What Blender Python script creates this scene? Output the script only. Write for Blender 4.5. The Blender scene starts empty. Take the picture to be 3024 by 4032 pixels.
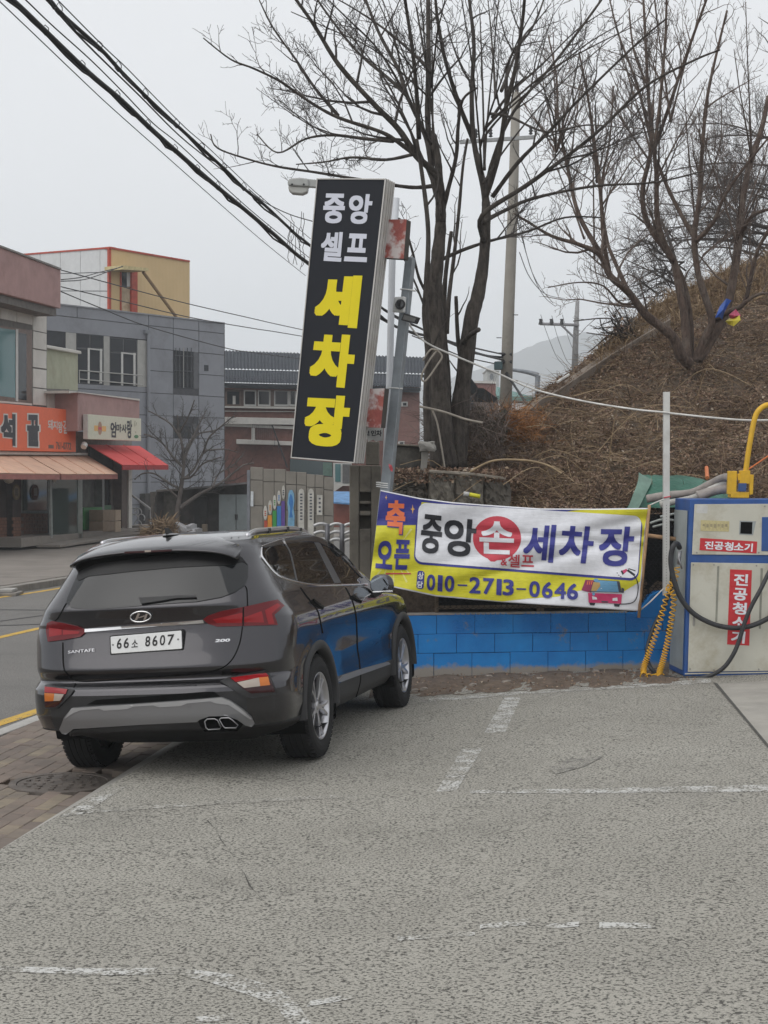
import bpy, bmesh, math, random
import numpy as np
from mathutils import Vector, Matrix
from mathutils.bvhtree import BVHTree

C = bpy.context.scene.collection
SC = bpy.context.scene
rad = math.radians

# ------------------------------------------------------------------ camera, light, exposure
F, CX, CY, HOR, CAMZ = 6200.0, 1512.0, 2016.0, 1850.0, 2.1
PIT = math.atan((CY - HOR) / F)
cam = bpy.data.objects.new('camera', bpy.data.cameras.new('camera'))
C.objects.link(cam); SC.camera = cam
cam.location = (0, 0, CAMZ)
cam.rotation_euler = (math.pi / 2 - PIT, 0, 0)
cam.data.sensor_fit = 'VERTICAL'; cam.data.sensor_height = 24.0; cam.data.sensor_width = 18.0
cam.data.lens = F / 4032 * 24.0
cam.data.clip_start = 0.1; cam.data.clip_end = 6000

SUN_EL, SUN_AZ = rad(50), rad(232)
w = bpy.data.worlds.new('World'); SC.world = w; w.use_nodes = True
nt = w.node_tree; nt.nodes.clear()
sky = nt.nodes.new('ShaderNodeTexSky'); sky.sky_type = 'NISHITA'; sky.sun_disc = False
sky.sun_elevation = SUN_EL; sky.sun_rotation = SUN_AZ; sky.air_density = 1.0; sky.dust_density = 6.0; sky.ozone_density = 1.0
hs = nt.nodes.new('ShaderNodeHueSaturation'); hs.inputs['Saturation'].default_value = 0.16
mx = nt.nodes.new('ShaderNodeMix'); mx.data_type = 'RGBA'; mx.inputs[0].default_value = 0.86
mx.inputs[7].default_value = (8.25, 8.36, 8.58, 1)            # the even cloud layer over the whole sky
bg = nt.nodes.new('ShaderNodeBackground'); bg.inputs['Strength'].default_value = 0.1
wo = nt.nodes.new('ShaderNodeOutputWorld')
nt.links.new(sky.outputs[0], hs.inputs['Color']); nt.links.new(hs.outputs[0], mx.inputs[6])
nt.links.new(mx.outputs[2], bg.inputs['Color']); nt.links.new(bg.outputs[0], wo.inputs[0])
sun = bpy.data.objects.new('sun', bpy.data.lights.new('sun', 'SUN')); C.objects.link(sun)
sun.data.energy = 1.15; sun.data.angle = rad(70); sun.data.color = (1, 0.965, 0.92)
sun.rotation_euler = (math.pi / 2 - SUN_EL, 0, math.pi - SUN_AZ)
SC.view_settings.view_transform = 'Standard'; SC.view_settings.look = 'None'
SC.view_settings.exposure = 0.27; SC.view_settings.gamma = 1.0
SC.view_settings.use_curve_mapping = False
SC.render.engine = 'CYCLES'
SC.cycles.use_denoising = True
SC.cycles.max_bounces = 6; SC.cycles.volume_bounces = 2; SC.cycles.transparent_max_bounces = 12

# ------------------------------------------------------------------ picture ray -> place
_cp, _sp = math.cos(PIT), math.sin(PIT)
CAMO = Vector((0, 0, CAMZ))
def ray(px, py):
    x, u = px - CX, CY - py
    return Vector((x, F * _cp + u * _sp, -F * _sp + u * _cp))
def P(px, py, D):
    r = ray(px, py); return CAMO + r * (D / r.y)
def G(px, py, z=0.0):
    r = ray(px, py); return CAMO + r * ((z - CAMZ) / r.z)
def PL(px, py, o, n, off=0.0):
    r = ray(px, py); d = (o - CAMO).dot(n) / r.dot(n)
    p = CAMO + r * d
    return p + n * off
def S(x, y): return (x * 1.82278, y * 1.82278)

# ------------------------------------------------------------------ objects
MINV = {}
def root(name, loc, label, cat, group=None, M=None):
    o = bpy.data.objects.new(name, None); C.objects.link(o); o.empty_display_size = 0.2
    if M is None: M = Matrix.Translation(Vector(loc))
    o.matrix_world = M; MINV[o] = M.inverted()
    o['label'] = label; o['category'] = cat
    if group: o['group'] = group
    return o
def tag(o, label=None, cat=None, group=None, kind=None):
    if label: o['label'] = label
    if cat: o['category'] = cat
    if group: o['group'] = group
    if kind: o['kind'] = kind
    return o
def link(name, me, m, parent=None, local=False, smooth=False, kind=None, base=None):
    if m: me.materials.append(m)
    if smooth:
        me.polygons.foreach_set('use_smooth', [True] * len(me.polygons))
    o = bpy.data.objects.new(name, me); C.objects.link(o)
    if parent is not None:
        o.parent = parent
        MINV[o] = MINV[parent]
        if not local: me.transform(MINV[parent])
    elif base is not None:
        me.transform(Matrix.Translation(-Vector(base))); o.location = base
    if kind: o['kind'] = kind
    return o
class MB:
    def __init__(s): s.v = []; s.f = []
    def add(s, vs, fs):
        b = len(s.v); s.v += [tuple(p) for p in vs]; s.f += [tuple(i + b for i in q) for q in fs]; return s
    def hexa(s, q):           # q: 4 corners front (TL TR BR BL), 4 corners behind
        return s.add(q, [(3, 2, 1, 0), (4, 5, 6, 7), (0, 1, 5, 4), (1, 2, 6, 5), (2, 3, 7, 6), (3, 0, 4, 7)])
    def box(s, c, d, M=None):
        x, y, z = d[0] / 2, d[1] / 2, d[2] / 2
        q = [Vector(p) for p in ((-x, -y, z), (x, -y, z), (x, -y, -z), (-x, -y, -z), (-x, y, z), (x, y, z), (x, y, -z), (-x, y, -z))]
        if M is not None: q = [M @ p for p in q]
        return s.hexa([p + Vector(c) for p in q])
    def prism(s, poly, ext):   # polygon swept by a vector
        n = len(poly); ext = Vector(ext); poly = [Vector(p) for p in poly]
        return s.add(poly + [p + ext for p in poly], [tuple(range(n))[::-1], tuple(range(n, 2 * n))] + [(i, (i + 1) % n, n + (i + 1) % n, n + i) for i in range(n)])
    def plate(s, pq, D, th):   # picture quad at depth(s) D with thickness th away from the viewer
        if not isinstance(D, (list, tuple)): D = [D] * len(pq)
        return s.prism([P(x, y, d) for (x, y), d in zip(pq, D)], (0, th, 0))
    def tube(s, pts, r, n=8, caps=True):
        pts = [Vector(p) for p in pts]; k = len(pts)
        if not isinstance(r, (list, tuple, np.ndarray)): r = [r] * k
        vs = []; a = None
        for i, p in enumerate(pts):
            t = (pts[min(i + 1, k - 1)] - pts[max(i - 1, 0)])
            t = t.normalized() if t.length > 1e-9 else Vector((0, 0, 1))
            if a is None:
                a = Vector((0, 0, 1)) if abs(t.z) < 0.9 else Vector((1, 0, 0))
            a = (a - t * a.dot(t)); a = a.normalized() if a.length > 1e-6 else t.orthogonal().normalized()
            b = t.cross(a)
            for j in range(n):
                an = 2 * math.pi * j / n
                vs.append(p + (a * math.cos(an) + b * math.sin(an)) * r[i])
        fs = [(i * n + j, i * n + (j + 1) % n, (i + 1) * n + (j + 1) % n, (i + 1) * n + j) for i in range(k - 1) for j in range(n)]
        if caps: fs += [tuple(range(n))[::-1], tuple((k - 1) * n + j for j in range(n))]
        return s.add(vs, fs)
    def lathe(s, prof, M, n=32, close=False):   # prof (r, h) about local z
        vs = [M @ Vector((r * math.cos(2 * math.pi * j / n), r * math.sin(2 * math.pi * j / n), h)) for r, h in prof for j in range(n)]
        fs = [(i * n + j, i * n + (j + 1) % n, (i + 1) * n + (j + 1) % n, (i + 1) * n + j) for i in range(len(prof) - 1) for j in range(n)]
        return s.add(vs, fs)
    def mesh(s, name='m'):
        me = bpy.data.meshes.new(name); me.from_pydata(s.v, [], s.f); me.update(); return me
    def build(s, name, m, parent=None, local=False, smooth=False, bevel=0, kind=None, base=None, fix=True):
        me = s.mesh(name)
        if fix:
            bm = bmesh.new(); bm.from_mesh(me); bmesh.ops.recalc_face_normals(bm, faces=bm.faces); bm.to_mesh(me); bm.free()
        if parent is None and base is None and s.v:
            a = np.array(s.v); base = (float(a[:, 0].mean()), float(a[:, 1].mean()), float(a[:, 2].min()))
        o = link(name, me, m, parent, local, smooth, kind, base)
        if bevel:
            b = o.modifiers.new('bevel', 'BEVEL'); b.width = bevel; b.segments = 2; b.limit_method = 'ANGLE'; b.angle_limit = rad(40)
            o.data.polygons.foreach_set('use_smooth', [True] * len(o.data.polygons)); b.harden_normals = True
        return o
def np_mesh(name, V, Fq, m, n, **k):       # big meshes straight from arrays, n corners per face
    me = bpy.data.meshes.new(name)
    V = np.asarray(V, dtype=np.float32).reshape(-1, 3); Fq = np.asarray(Fq, dtype=np.int32).reshape(-1, n)
    me.vertices.add(len(V)); me.vertices.foreach_set('co', V.ravel())
    me.loops.add(Fq.size); me.loops.foreach_set('vertex_index', Fq.ravel())
    me.polygons.add(len(Fq)); me.polygons.foreach_set('loop_start', np.arange(0, Fq.size, n, dtype=np.int32))
    me.update(calc_edges=True)
    return link(name, me, m, **k)
def dup(o, parent=None, M=None):
    c = o.copy(); C.objects.link(c)
    if parent is not None: c.parent = parent
    for ch in list(o.children): dup(ch, c)
    return c

# ------------------------------------------------------------------ materials
def nd(t, typ, **k):
    n = t.nodes.new(typ)
    for a, b in k.items(): setattr(n, a, b)
    return n
def newmat(name):
    m = bpy.data.materials.new(name); m.use_nodes = True
    t = m.node_tree; b = t.nodes['Principled BSDF']; return m, t, b
def noise(t, scale, detail=4, rough=0.6, co=None, dim='3D'):
    n = nd(t, 'ShaderNodeTexNoise'); n.inputs['Scale'].default_value = scale; n.inputs['Detail'].default_value = detail; n.inputs['Roughness'].default_value = rough
    if co is not None: t.links.new(co, n.inputs['Vector'])
    return n.outputs['Fac']
def ramp(t, fac, stops):
    r = nd(t, 'ShaderNodeValToRGB'); el = r.color_ramp.elements
    while len(el) < len(stops): el.new(0.5)
    for e, (p, c) in zip(el, stops):
        e.position = p; e.color = (c[0], c[1], c[2], 1) if isinstance(c, (tuple, list)) else (c, c, c, 1)
    t.links.new(fac, r.inputs[0]); return r.outputs[0]
def mixc(t, fac, a, b, mode='MIX'):
    m = nd(t, 'ShaderNodeMix', data_type='RGBA', blend_type=mode)
    for sock, val in ((m.inputs[0], fac), (m.inputs[6], a), (m.inputs[7], b)):
        if isinstance(val, (int, float)): sock.default_value = val
        elif isinstance(val, (tuple, list)): sock.default_value = (val[0], val[1], val[2], 1)
        else: t.links.new(val, sock)
    return m.outputs[2]
def bump(t, b, h, strength=0.3, dist=0.01):
    n = nd(t, 'ShaderNodeBump'); n.inputs['Strength'].default_value = strength; n.inputs['Distance'].default_value = dist
    t.links.new(h, n.inputs['Height']); t.links.new(n.outputs[0], b.inputs['Normal'])
def pos(t, scale=None):
    g = nd(t, 'ShaderNodeNewGeometry')
    if scale is None: return g.outputs['Position']
    m = nd(t, 'ShaderNodeMapping'); m.inputs['Scale'].default_value = scale
    t.links.new(g.outputs['Position'], m.inputs[0]); return m.outputs[0]
def M_(name, col, rough=0.7, metal=0.0, var=0.25, scale=6.0, bmp=0.0, bscale=60.0, dirt=None, dscale=2.0, damt=0.5, coat=0.0, spec=0.5):
    """colour with cloudy variation, optional second (dirt) colour in blotches and a fine relief"""
    m, t, b = newmat(name)
    co = pos(t)
    n = noise(t, scale, 5, 0.65, co)
    lo = tuple(max(0, c * (1 - var)) for c in col); hi = tuple(min(1, c * (1 + var)) for c in col)
    c = ramp(t, n, [(0.3, lo), (0.7, hi)])
    if dirt:
        d = ramp(t, noise(t, dscale, 8, 0.7, co), [(0.5 - 0.0, 0), (0.68, damt)])
        c = mixc(t, d, c, dirt)
    t.links.new(c, b.inputs['Base Color'])
    b.inputs['Roughness'].default_value = rough; b.inputs['Metallic'].default_value = metal
    b.inputs['Specular IOR Level'].default_value = spec
    if coat: b.inputs['Coat Weight'].default_value = coat; b.inputs['Coat Roughness'].default_value = 0.03
    if bmp: bump(t, b, noise(t, bscale, 3, 0.6, co), bmp, 0.01)
    return m
def glass_dark(name, col=(0.012, 0.014, 0.017), rough=0.03, spec=0.7):
    m, t, b = newmat(name)
    b.inputs['Base Color'].default_value = (*col, 1); b.inputs['Roughness'].default_value = rough; b.inputs['Specular IOR Level'].default_value = spec
    return m

# ------------------------------------------------------------------ lettering and flat print
_gc = {}
def glyph(s, bold=0.0, n=8):
    """outline of a text as (x, y, copy) points in a unit box; a heavier weight is the same outline laid n times round a small circle"""
    k = (s, bold, n)
    if k not in _gc:
        c = bpy.data.curves.new('lettering', 'FONT'); c.body = s; c.resolution_u = 4; c.fill_mode = 'FRONT'
        o = bpy.data.objects.new('lettering', c); C.objects.link(o)
        dg = bpy.context.evaluated_depsgraph_get(); dg.update()
        me = bpy.data.meshes.new_from_object(o.evaluated_get(dg))
        v = np.array([(p.co.x, p.co.y) for p in me.vertices]); f = [tuple(p.vertices) for p in me.polygons]
        bpy.data.objects.remove(o); bpy.data.curves.remove(c); bpy.data.meshes.remove(me)
        VV, FF = [], []
        for i in range(n if bold else 1):
            a_ = 2 * math.pi * i / n; d = np.array((math.cos(a_), math.sin(a_))); d = d / np.abs(d).max() * bold if n >= 8 else d * bold
            FF += [tuple(j + len(VV) for j in q) for q in f]; VV += [(x, y, i) for x, y in (v + d)]
        VV = np.array(VV, float); a, b = VV[:, :2].min(0), VV[:, :2].max(0); VV[:, :2] = (VV[:, :2] - a) / np.maximum(b - a, 1e-6)
        _gc[k] = (VV, FF)
    return _gc[k]
def bil(q, u, v):             # q = TL TR BR BL in picture units, v measured up
    (ax, ay), (bx, by), (cx, cy), (dx, dy) = q
    tx, ty = ax + (bx - ax) * u, ay + (by - ay) * u
    lx, ly = dx + (cx - dx) * u, dy + (cy - dy) * u
    return lx + (tx - lx) * v, ly + (ty - ly) * v
def cut_grid(bm, nu, nv, lo, hi):
    for ax, n in ((0, nu), (1, nv)):
        for i in range(1, n):
            co = [0, 0, 0]; no = [0, 0, 0]; co[ax] = lo[ax] + (hi[ax] - lo[ax]) * i / n; no[ax] = 1
            bmesh.ops.bisect_plane(bm, geom=bm.verts[:] + bm.edges[:] + bm.faces[:], plane_co=co, plane_no=no)
def text_on(s, q, fn, off, m, parent, name='lettering', bold=0.0, cuts=None, n=16, dz=0.00008):
    """letters filling the picture quad q, laid on the surface fn(px, py, off)"""
    v, f = glyph(s, bold, n)
    bm = bmesh.new(); bv = [bm.verts.new(p) for p in v]
    for k in f:
        try: bm.faces.new([bv[i] for i in k])
        except ValueError: pass
    if cuts: cut_grid(bm, cuts[0], cuts[1], (0, 0), (1, 1))
    for p in bm.verts: p.co = fn(*bil(q, p.co.x, p.co.y), off + dz * p.co.z)
    me = bpy.data.meshes.new(name); bm.to_mesh(me); bm.free()
    return link(name, me, m, parent)
def poly_on(pts, fn, off, m, parent, name, step=None):
    """a flat printed shape with outline pts (picture units) laid on a surface"""
    bm = bmesh.new(); vs = [bm.verts.new((x, y, 0)) for x, y in pts]
    bm.faces.new(vs); bmesh.ops.triangulate(bm, faces=bm.faces[:])
    if step:
        xs = [p[0] for p in pts]; ys = [p[1] for p in pts]
        cut_grid(bm, max(1, int((max(xs) - min(xs)) / step)), max(1, int((max(ys) - min(ys)) / step)), (min(xs), min(ys)), (max(xs), max(ys)))
    for p in bm.verts: p.co = fn(p.co.x, p.co.y, off)
    me = bpy.data.meshes.new(name); bm.to_mesh(me); bm.free()
    return link(name, me, m, parent)
def ell(cx, cy, rx, ry, n=28, rot=0.0):
    c, s = math.cos(rot), math.sin(rot)
    return [(cx + rx * math.cos(a) * c - ry * math.sin(a) * s, cy + rx * math.cos(a) * s + ry * math.sin(a) * c) for a in [2 * math.pi * i / n for i in range(n)]]
def rrect(q, r=0.12, n=5):    # rounded rectangle inside quad q (r as share of the height, per-axis)
    w_ = math.dist(q[0], q[1]); h_ = math.dist(q[0], q[3]); ru, rv = r * h_ / w_, r
    out = []
    for cu, cv, a0 in ((1 - ru, 1 - rv, 0), (ru, 1 - rv, 90), (ru, rv, 180), (1 - ru, rv, 270)):
        for i in range(n + 1):
            a = rad(a0 + 90 * i / n); out.append(bil(q, cu + ru * math.cos(a), cv + rv * math.sin(a)))
    return out
def catmull(pts, k=6):
    pts = [Vector(p) for p in pts]; out = []
    for i in range(len(pts) - 1):
        p0, p1, p2, p3 = pts[max(i - 1, 0)], pts[i], pts[i + 1], pts[min(i + 2, len(pts) - 1)]
        for j in range(k):
            t = j / k
            out.append(0.5 * ((2 * p1) + (p2 - p0) * t + (2 * p0 - 5 * p1 + 4 * p2 - p3) * t * t + (3 * p1 - p0 - 3 * p2 + p3) * t ** 3))
    out.append(pts[-1]); return out
# ================================================================== ground, road, pavements
def gz(x, y):
    return 0.04 - 0.0148 * (min(max(y, -6), 17) - 11.2) + 0.03 * min(max(x, 0), 5)
def GL(px, py, dz=0.0):        # picture point on the sloping car park
    z = 0.0
    for _ in range(12):
        p = G(px, py, z + dz); z = gz(p.x, p.y)
    return G(px, py, z + dz)
EA, EB = GL(0, 3345), GL(789, 2883)
ED = Vector((EB.x - EA.x, EB.y - EA.y, 0)).normalized(); EN = Vector((-ED.y, ED.x, 0))       # along the edge of the lot, to its left
def edge_pt(y, off=0.0): return Vector((EA.x + ED.x / ED.y * (y - EA.y), y, 0)) + EN * off
def side_z(off): return -0.055 - 0.03 * off

def asphalt_nodes(t, b, co, c_lo, c_hi, pit, sc=46.0):
    n1 = noise(t, sc, 3, 0.55, co); n2 = noise(t, sc * 2.3, 2, 0.5, co); n3 = ramp(t, noise(t, 0.5, 6, 0.62, co), [(.32, 0), (.68, 1)]); n4 = noise(t, 3.0, 6, 0.7, co)
    base = mixc(t, n3, c_lo, c_hi); base = mixc(t, ramp(t, n4, [(0.35, 0.0), (0.75, 0.35)]), base, tuple(c * 0.72 for c in c_lo))
    base = mixc(t, ramp(t, noise(t, 0.9, 9, 0.72, co), [(0.54, 0.0), (0.66, 0.5)]), base, tuple(c * 0.62 for c in c_lo))
    grain = mixc(t, ramp(t, n2, [(0.4, 0), (0.66, 0.55)]), base, tuple(min(1, c * 1.45) for c in c_hi))
    pm = ramp(t, n1, [(0.39, 0.95), (0.50, 0.0)])
    col = mixc(t, pm, grain, pit)
    return col, n1
def asphalt(name, c_lo, c_hi, pit, sc=66.0, rough=0.85, bmp=0.5):
    m, t, b = newmat(name); co = pos(t)
    col, h = asphalt_nodes(t, b, co, c_lo, c_hi, pit, sc)
    t.links.new(col, b.inputs['Base Color']); b.inputs['Roughness'].default_value = rough; b.inputs['Specular IOR Level'].default_value = 0.3
    bump(t, b, h, bmp, 0.012); return m
LO, HI, PIT_ = (0.238, 0.228, 0.199), (0.315, 0.303, 0.267), (0.055, 0.052, 0.046)
lot_m = asphalt('worn_asphalt', LO, HI, PIT_)
def paint_on(name, pc, wear, base=(LO, HI, PIT_), sc=66.0, wsc=7.0):
    m, t, b = newmat(name); co = pos(t)
    col, h = asphalt_nodes(t, b, co, *base, sc)
    n = noise(t, wsc, 8, 0.78, co); n2 = noise(t, sc, 3, 0.55, co)
    k = nd(t, 'ShaderNodeMath', operation='ADD'); t.links.new(n, k.inputs[0])
    k2 = nd(t, 'ShaderNodeMath', operation='MULTIPLY'); k2.inputs[1].default_value = 0.55; t.links.new(n2, k2.inputs[0]); t.links.new(k2.outputs[0], k.inputs[1])
    mask = ramp(t, k.outputs[0], [(min(0.98, wear), 0), (min(0.99, wear + 0.07), 0.9)])
    t.links.new(mixc(t, mask, col, pc), b.inputs['Base Color']); b.inputs['Roughness'].default_value = 0.8; bump(t, b, h, 0.4, 0.012); return m
white_p = paint_on('worn_white_paint', (0.50, 0.50, 0.48), 0.775)
white_t = paint_on('thin_white_paint', (0.52, 0.52, 0.50), 0.87, wsc=4.0)
road_b = ((0.135, 0.13, 0.122), (0.175, 0.168, 0.157), (0.085, 0.082, 0.078))
road_m = asphalt('road_asphalt', *road_b, 60)
yellow_p = paint_on('yellow_paint', (0.55, 0.34, 0.035), 0.64, road_b, 60, 5.0)
earth_m = M_('bare_ground', (0.16, 0.13, 0.10), 0.95, bmp=0.5, bscale=20)

b_ = MB(); b_.add([(-900, -60, -0.45), (900, -60, -0.45), (900, 1600, -0.45), (-900, 1600, -0.45)], [(0, 1, 2, 3)])
b_.build('ground', earth_m, kind='structure')
# the lot: a gently sloping sheet
b_ = MB(); ys = list(np.linspace(-8, 17.4, 60)); rows = []
for y in ys:
    l = edge_pt(y); xs = [l.x + (34 - l.x) * (i / 24) ** 2 for i in range(25)]
    rows.append([(x, y, gz(x, y)) for x in xs])
b_.v = [p for r in rows for p in r]; b_.f = [(i * 25 + j, i * 25 + j + 1, (i + 1) * 25 + j + 1, (i + 1) * 25 + j) for i in range(59) for j in range(24)]
n = len(b_.v)
for y in ys: l = edge_pt(y); b_.v.append((l.x, y, -0.40))
b_.f += [(i * 25, (i + 1) * 25, n + i + 1, n + i) for i in range(59)]
b_.build('car_park', lot_m, kind='structure')
def lot_sheet(pts, dz, m, name, n=8):
    dz = dz * 0.5 if 'paint' in m.name else dz
    """marking laid on the sloping lot: left and right outlines of equal length"""
    L, R = pts; b_ = MB()
    for i in range(len(L) - 1):
        for k in range(n):
            q = []
            for s_ in (k / n, (k + 1) / n):
                q.append((GL(L[i][0] + (L[i + 1][0] - L[i][0]) * s_, L[i][1] + (L[i + 1][1] - L[i][1]) * s_), GL(R[i][0] + (R[i + 1][0] - R[i][0]) * s_, R[i][1] + (R[i + 1][1] - R[i][1]) * s_)))
            up = Vector((0, 0, dz)); b_.add([q[0][0] + up, q[0][1] + up, q[1][1] + up, q[1][0] + up], [(0, 1, 2, 3)])
    return b_.build(name, m, kind='structure')
for L, R, m in (
    (((1718, 3118), (1820, 2948)), ((1798, 3113), (1902, 2944)), white_p), (((1905, 2888), (1985, 2748)), ((1990, 2882), (2052, 2744)), white_p),
    (((1850, 3113), (2300, 3106), (3150, 3088)), ((1850, 3124), (2300, 3124), (3150, 3116)), white_p), (((1690, 2752), (2100, 2718), (2560, 2690), (2800, 2674)), ((1690, 2764), (2100, 2730), (2560, 2704), (2800, 2690)), white_p),
    (((0, 3806), (400, 3814), (700, 3812), (900, 3836), (1080, 3884), (1170, 3950), (1230, 4040)), ((0, 3826), (400, 3842), (700, 3838), (860, 3880), (1010, 3930), (1100, 3980), (1160, 4060)), white_p),
    (((1210, 3944), (1400, 3914)), ((1210, 3966), (1400, 3932)), white_p), (((770, 4006), (920, 3990)), ((770, 4030), (920, 4014)), white_p), (((1565, 3690), (1870, 3668)), ((1565, 3706), (1870, 3684)), white_p), (((1890, 3640), (2090, 3618)), ((1890, 3660), (2090, 3642)), white_p),
    (((2150, 3640), (2280, 3630)), ((2150, 3658), (2280, 3650)), white_p), (((2360, 3632), (2580, 3636)), ((2360, 3656), (2580, 3656)), white_p),
    (((235, 3218), (330, 3160), (430, 3100)), ((330, 3205), (430, 3140), (500, 3096)), white_p), (((300, 3192), (900, 3150), (1500, 3122)), ((300, 3206), (900, 3166), (1500, 3136)), white_t)):
    lot_sheet((L, R), 0.004, m, 'parking_line')
# concrete slab on the right with its open joint, and the old cracks
slab_m = M_('slab_concrete', (0.29, 0.275, 0.245), 0.9, var=0.15, scale=3, bmp=0.25, bscale=70, dirt=(0.2, 0.19, 0.165), dscale=1.2, damt=0.6)
lot_sheet((((2826, 2694), (2925, 2815), (3200, 3148), (3900, 4000)), ((3480, 2655), (3480, 2760), (3650, 3060), (4300, 4000))), 0.004, slab_m, 'concrete_slab')
crack_m = M_('crack', (0.06, 0.056, 0.05), 1.0)
lot_sheet((((2808, 2690), (2915, 2815), (3190, 3150), (3888, 4000)), ((2824, 2692), (2926, 2815), (3204, 3148), (3904, 4000))), 0.006, crack_m, 'slab_joint')
random.seed(3)
cr = [(815, 3232), (850, 3270), (870, 3310), (915, 3370), (925, 3395), (965, 3440), (985, 3490), (1015, 3530), (1060, 3570), (1090, 3590)]
lot_sheet(([(x + random.uniform(-6, 6), y) for x, y in cr], [(x + 2 + random.uniform(-5, 3), y + 2) for x, y in cr]), 0.005, crack_m, 'crack', 3)
stain_m = paint_on('oil_stain', (0.10, 0.095, 0.085), 0.78, wsc=9)
lot_sheet((((2160, 3030), (2230, 2995), (2370, 2978)), ((2190, 3050), (2300, 3020), (2370, 2984))), 0.004, stain_m, 'oil_stain')
# concrete edging band and brick pavement down to the road
conc = M_('concrete', (0.30, 0.29, 0.265), 0.88, var=0.18, scale=4, bmp=0.3, bscale=80, dirt=(0.17, 0.16, 0.145), dscale=2.2, damt=0.6)
b_ = MB(); y = 4.0
edging = root('edging', (0, 10, 0), 'flat concrete edging strip between brick pavement and car park', 'kerb'); edging['kind'] = 'structure'
while y < 26:
    a0, a1, c0, c1_ = edge_pt(y + 0.006, 0.002), edge_pt(y + 0.994, 0.002), edge_pt(y + 0.006, 0.21), edge_pt(y + 0.994, 0.21)
    b_ = MB(); zt = min(gz(-1, y) - 0.012, 0.2); ze = min(gz(-1, y + 1) - 0.012, 0.2)
    q = [Vector((a0.x, a0.y, zt)), Vector((a1.x, a1.y, ze)), Vector((c1_.x, c1_.y, side_z(0.21) + 0.012)), Vector((c0.x, c0.y, side_z(0.21) + 0.012))]
    b_.hexa([*q, *[p - Vector((0, 0, 0.2)) for p in q]]); b_.build('edging_stone', conc, edging, bevel=0.004); y += 1.0
RD = Vector((0.2, 1, 0)); K0 = G(0, 2868, -0.12)               # near road kerb
def kerb_x(y): return K0.x + 0.2 * (y - K0.y)
b_ = MB(); 
for y0 in np.arange(0, 40, 1.0):
    q = []
    for y in (y0, y0 + 1):
        for off in (0.21, None):
            p = edge_pt(y, 0.21) if off else Vector((kerb_x(y) + 0.02, y, 0)); d = (p - edge_pt(y)).dot(EN); q.append((p.x, p.y, side_z(d) - 0.04))
    b_.add(q, [(0, 2, 3, 1)])
b_.build('pavement_bed', M_('joint_sand', (0.12, 0.105, 0.085), 0.95), kind='structure')
bm_, t, b = newmat('paving_brick')
oi = nd(t, 'ShaderNodeObjectInfo'); ge = nd(t, 'ShaderNodeNewGeometry'); ad = nd(t, 'ShaderNodeMath', operation='ADD'); fr = nd(t, 'ShaderNodeMath', operation='FRACT')
t.links.new(oi.outputs['Random'], ad.inputs[0]); t.links.new(ge.outputs['Random Per Island'], ad.inputs[1]); t.links.new(ad.outputs[0], fr.inputs[0])
bc = ramp(t, fr.outputs[0], [(0.0, (0.15, 0.12, 0.102)), (0.3, (0.205, 0.16, 0.132)), (0.6, (0.18, 0.146, 0.122)), (0.8, (0.255, 0.212, 0.152)), (1.0, (0.165, 0.13, 0.11))])
bc = mixc(t, ramp(t, noise(t, 2.5, 7, 0.7, pos(t)), [(0.42, 0), (0.7, 0.75)]), bc, (0.105, 0.092, 0.08))
t.links.new(bc, b.inputs['Base Color']); b.inputs['Roughness'].default_value = 0.9; bump(t, b, noise(t, 120, 3, 0.6, pos(t)), 0.3, 0.004)
MH = G(245, 3086, -0.085); MHR = 0.315
bricks = []
bl, bw = 0.225, 0.1125
for i in range(-4, 40):
    for j in range(-30, 220):
        off = 0.215 + (i + 0.5) * bl if False else 0.215 + (i + 0.5) * bw
        y = 5 + (j + (0.5 if i % 2 else 0)) * bl
        p = edge_pt(y, off)
        if off < 0.26 or p.x < kerb_x(p.y) + 0.17 or p.y < 3.6 or p.y > 22: continue
        if math.hypot(p.x - MH.x, p.y - MH.y) < MHR + 0.09: continue
        u = CX + F * p.x / p.y; v = HOR + F * (CAMZ + 0.09) / p.y
        vis = u > -40 and u < 780 and v < 3400 and not (u > 420 and v < 2960)
        bricks.append((0 if vis else 1, p.y, p, off))
bricks.sort(key=lambda k: (k[0], k[1]))
pav = root('brick_pavement', (MH.x, MH.y, -0.1), 'worn brown brick pavement beside the road under the parked car', 'pavement'); pav['kind'] = 'structure'
BASEB = MB(); BASEB.box((0, 0, 0), (bw - 0.006, bl - 0.006, 0.06)); bme = BASEB.mesh('brick')
bmm = bmesh.new(); bmm.from_mesh(bme); bmesh.ops.recalc_face_normals(bmm, faces=bmm.faces); bmesh.ops.bevel(bmm, geom=[e for e in bmm.edges if all(v.co.z > 0 for v in e.verts)], offset=0.006, segments=1, affect='EDGES'); bmm.to_mesh(bme); bmm.free(); bme.materials.append(bm_)
rest = MB(); yaw = -math.atan2(ED.x, ED.y); rb = random.Random(5)
for k, (vis, _, p, off) in enumerate(bricks):
    zz = side_z(off) - 0.03 + rb.uniform(-0.004, 0.003); tl = (rb.uniform(-.02, .02) + 0.03, rb.uniform(-.015, .015))
    if k < 290 and vis == 0:
        o = bpy.data.objects.new('brick', bme); C.objects.link(o); o.parent = pav
        o.location = (p.x - MH.x, p.y - MH.y, zz + 0.1); o.rotation_euler = (tl[1], tl[0], yaw + rb.uniform(-.012, .012))
    else:
        rest.box((p.x, p.y, zz), (bw - 0.006, bl - 0.006, 0.06), Matrix.Rotation(yaw, 4, 'Z'))
rest.build('brick_paving', bm_, pav, kind='stuff')
iron = M_('cast_iron', (0.115, 0.098, 0.085), 0.75, metal=0.15, var=0.35, scale=9, bmp=0.6, bscale=45, dirt=(0.09, 0.075, 0.065), dscale=6)
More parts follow.
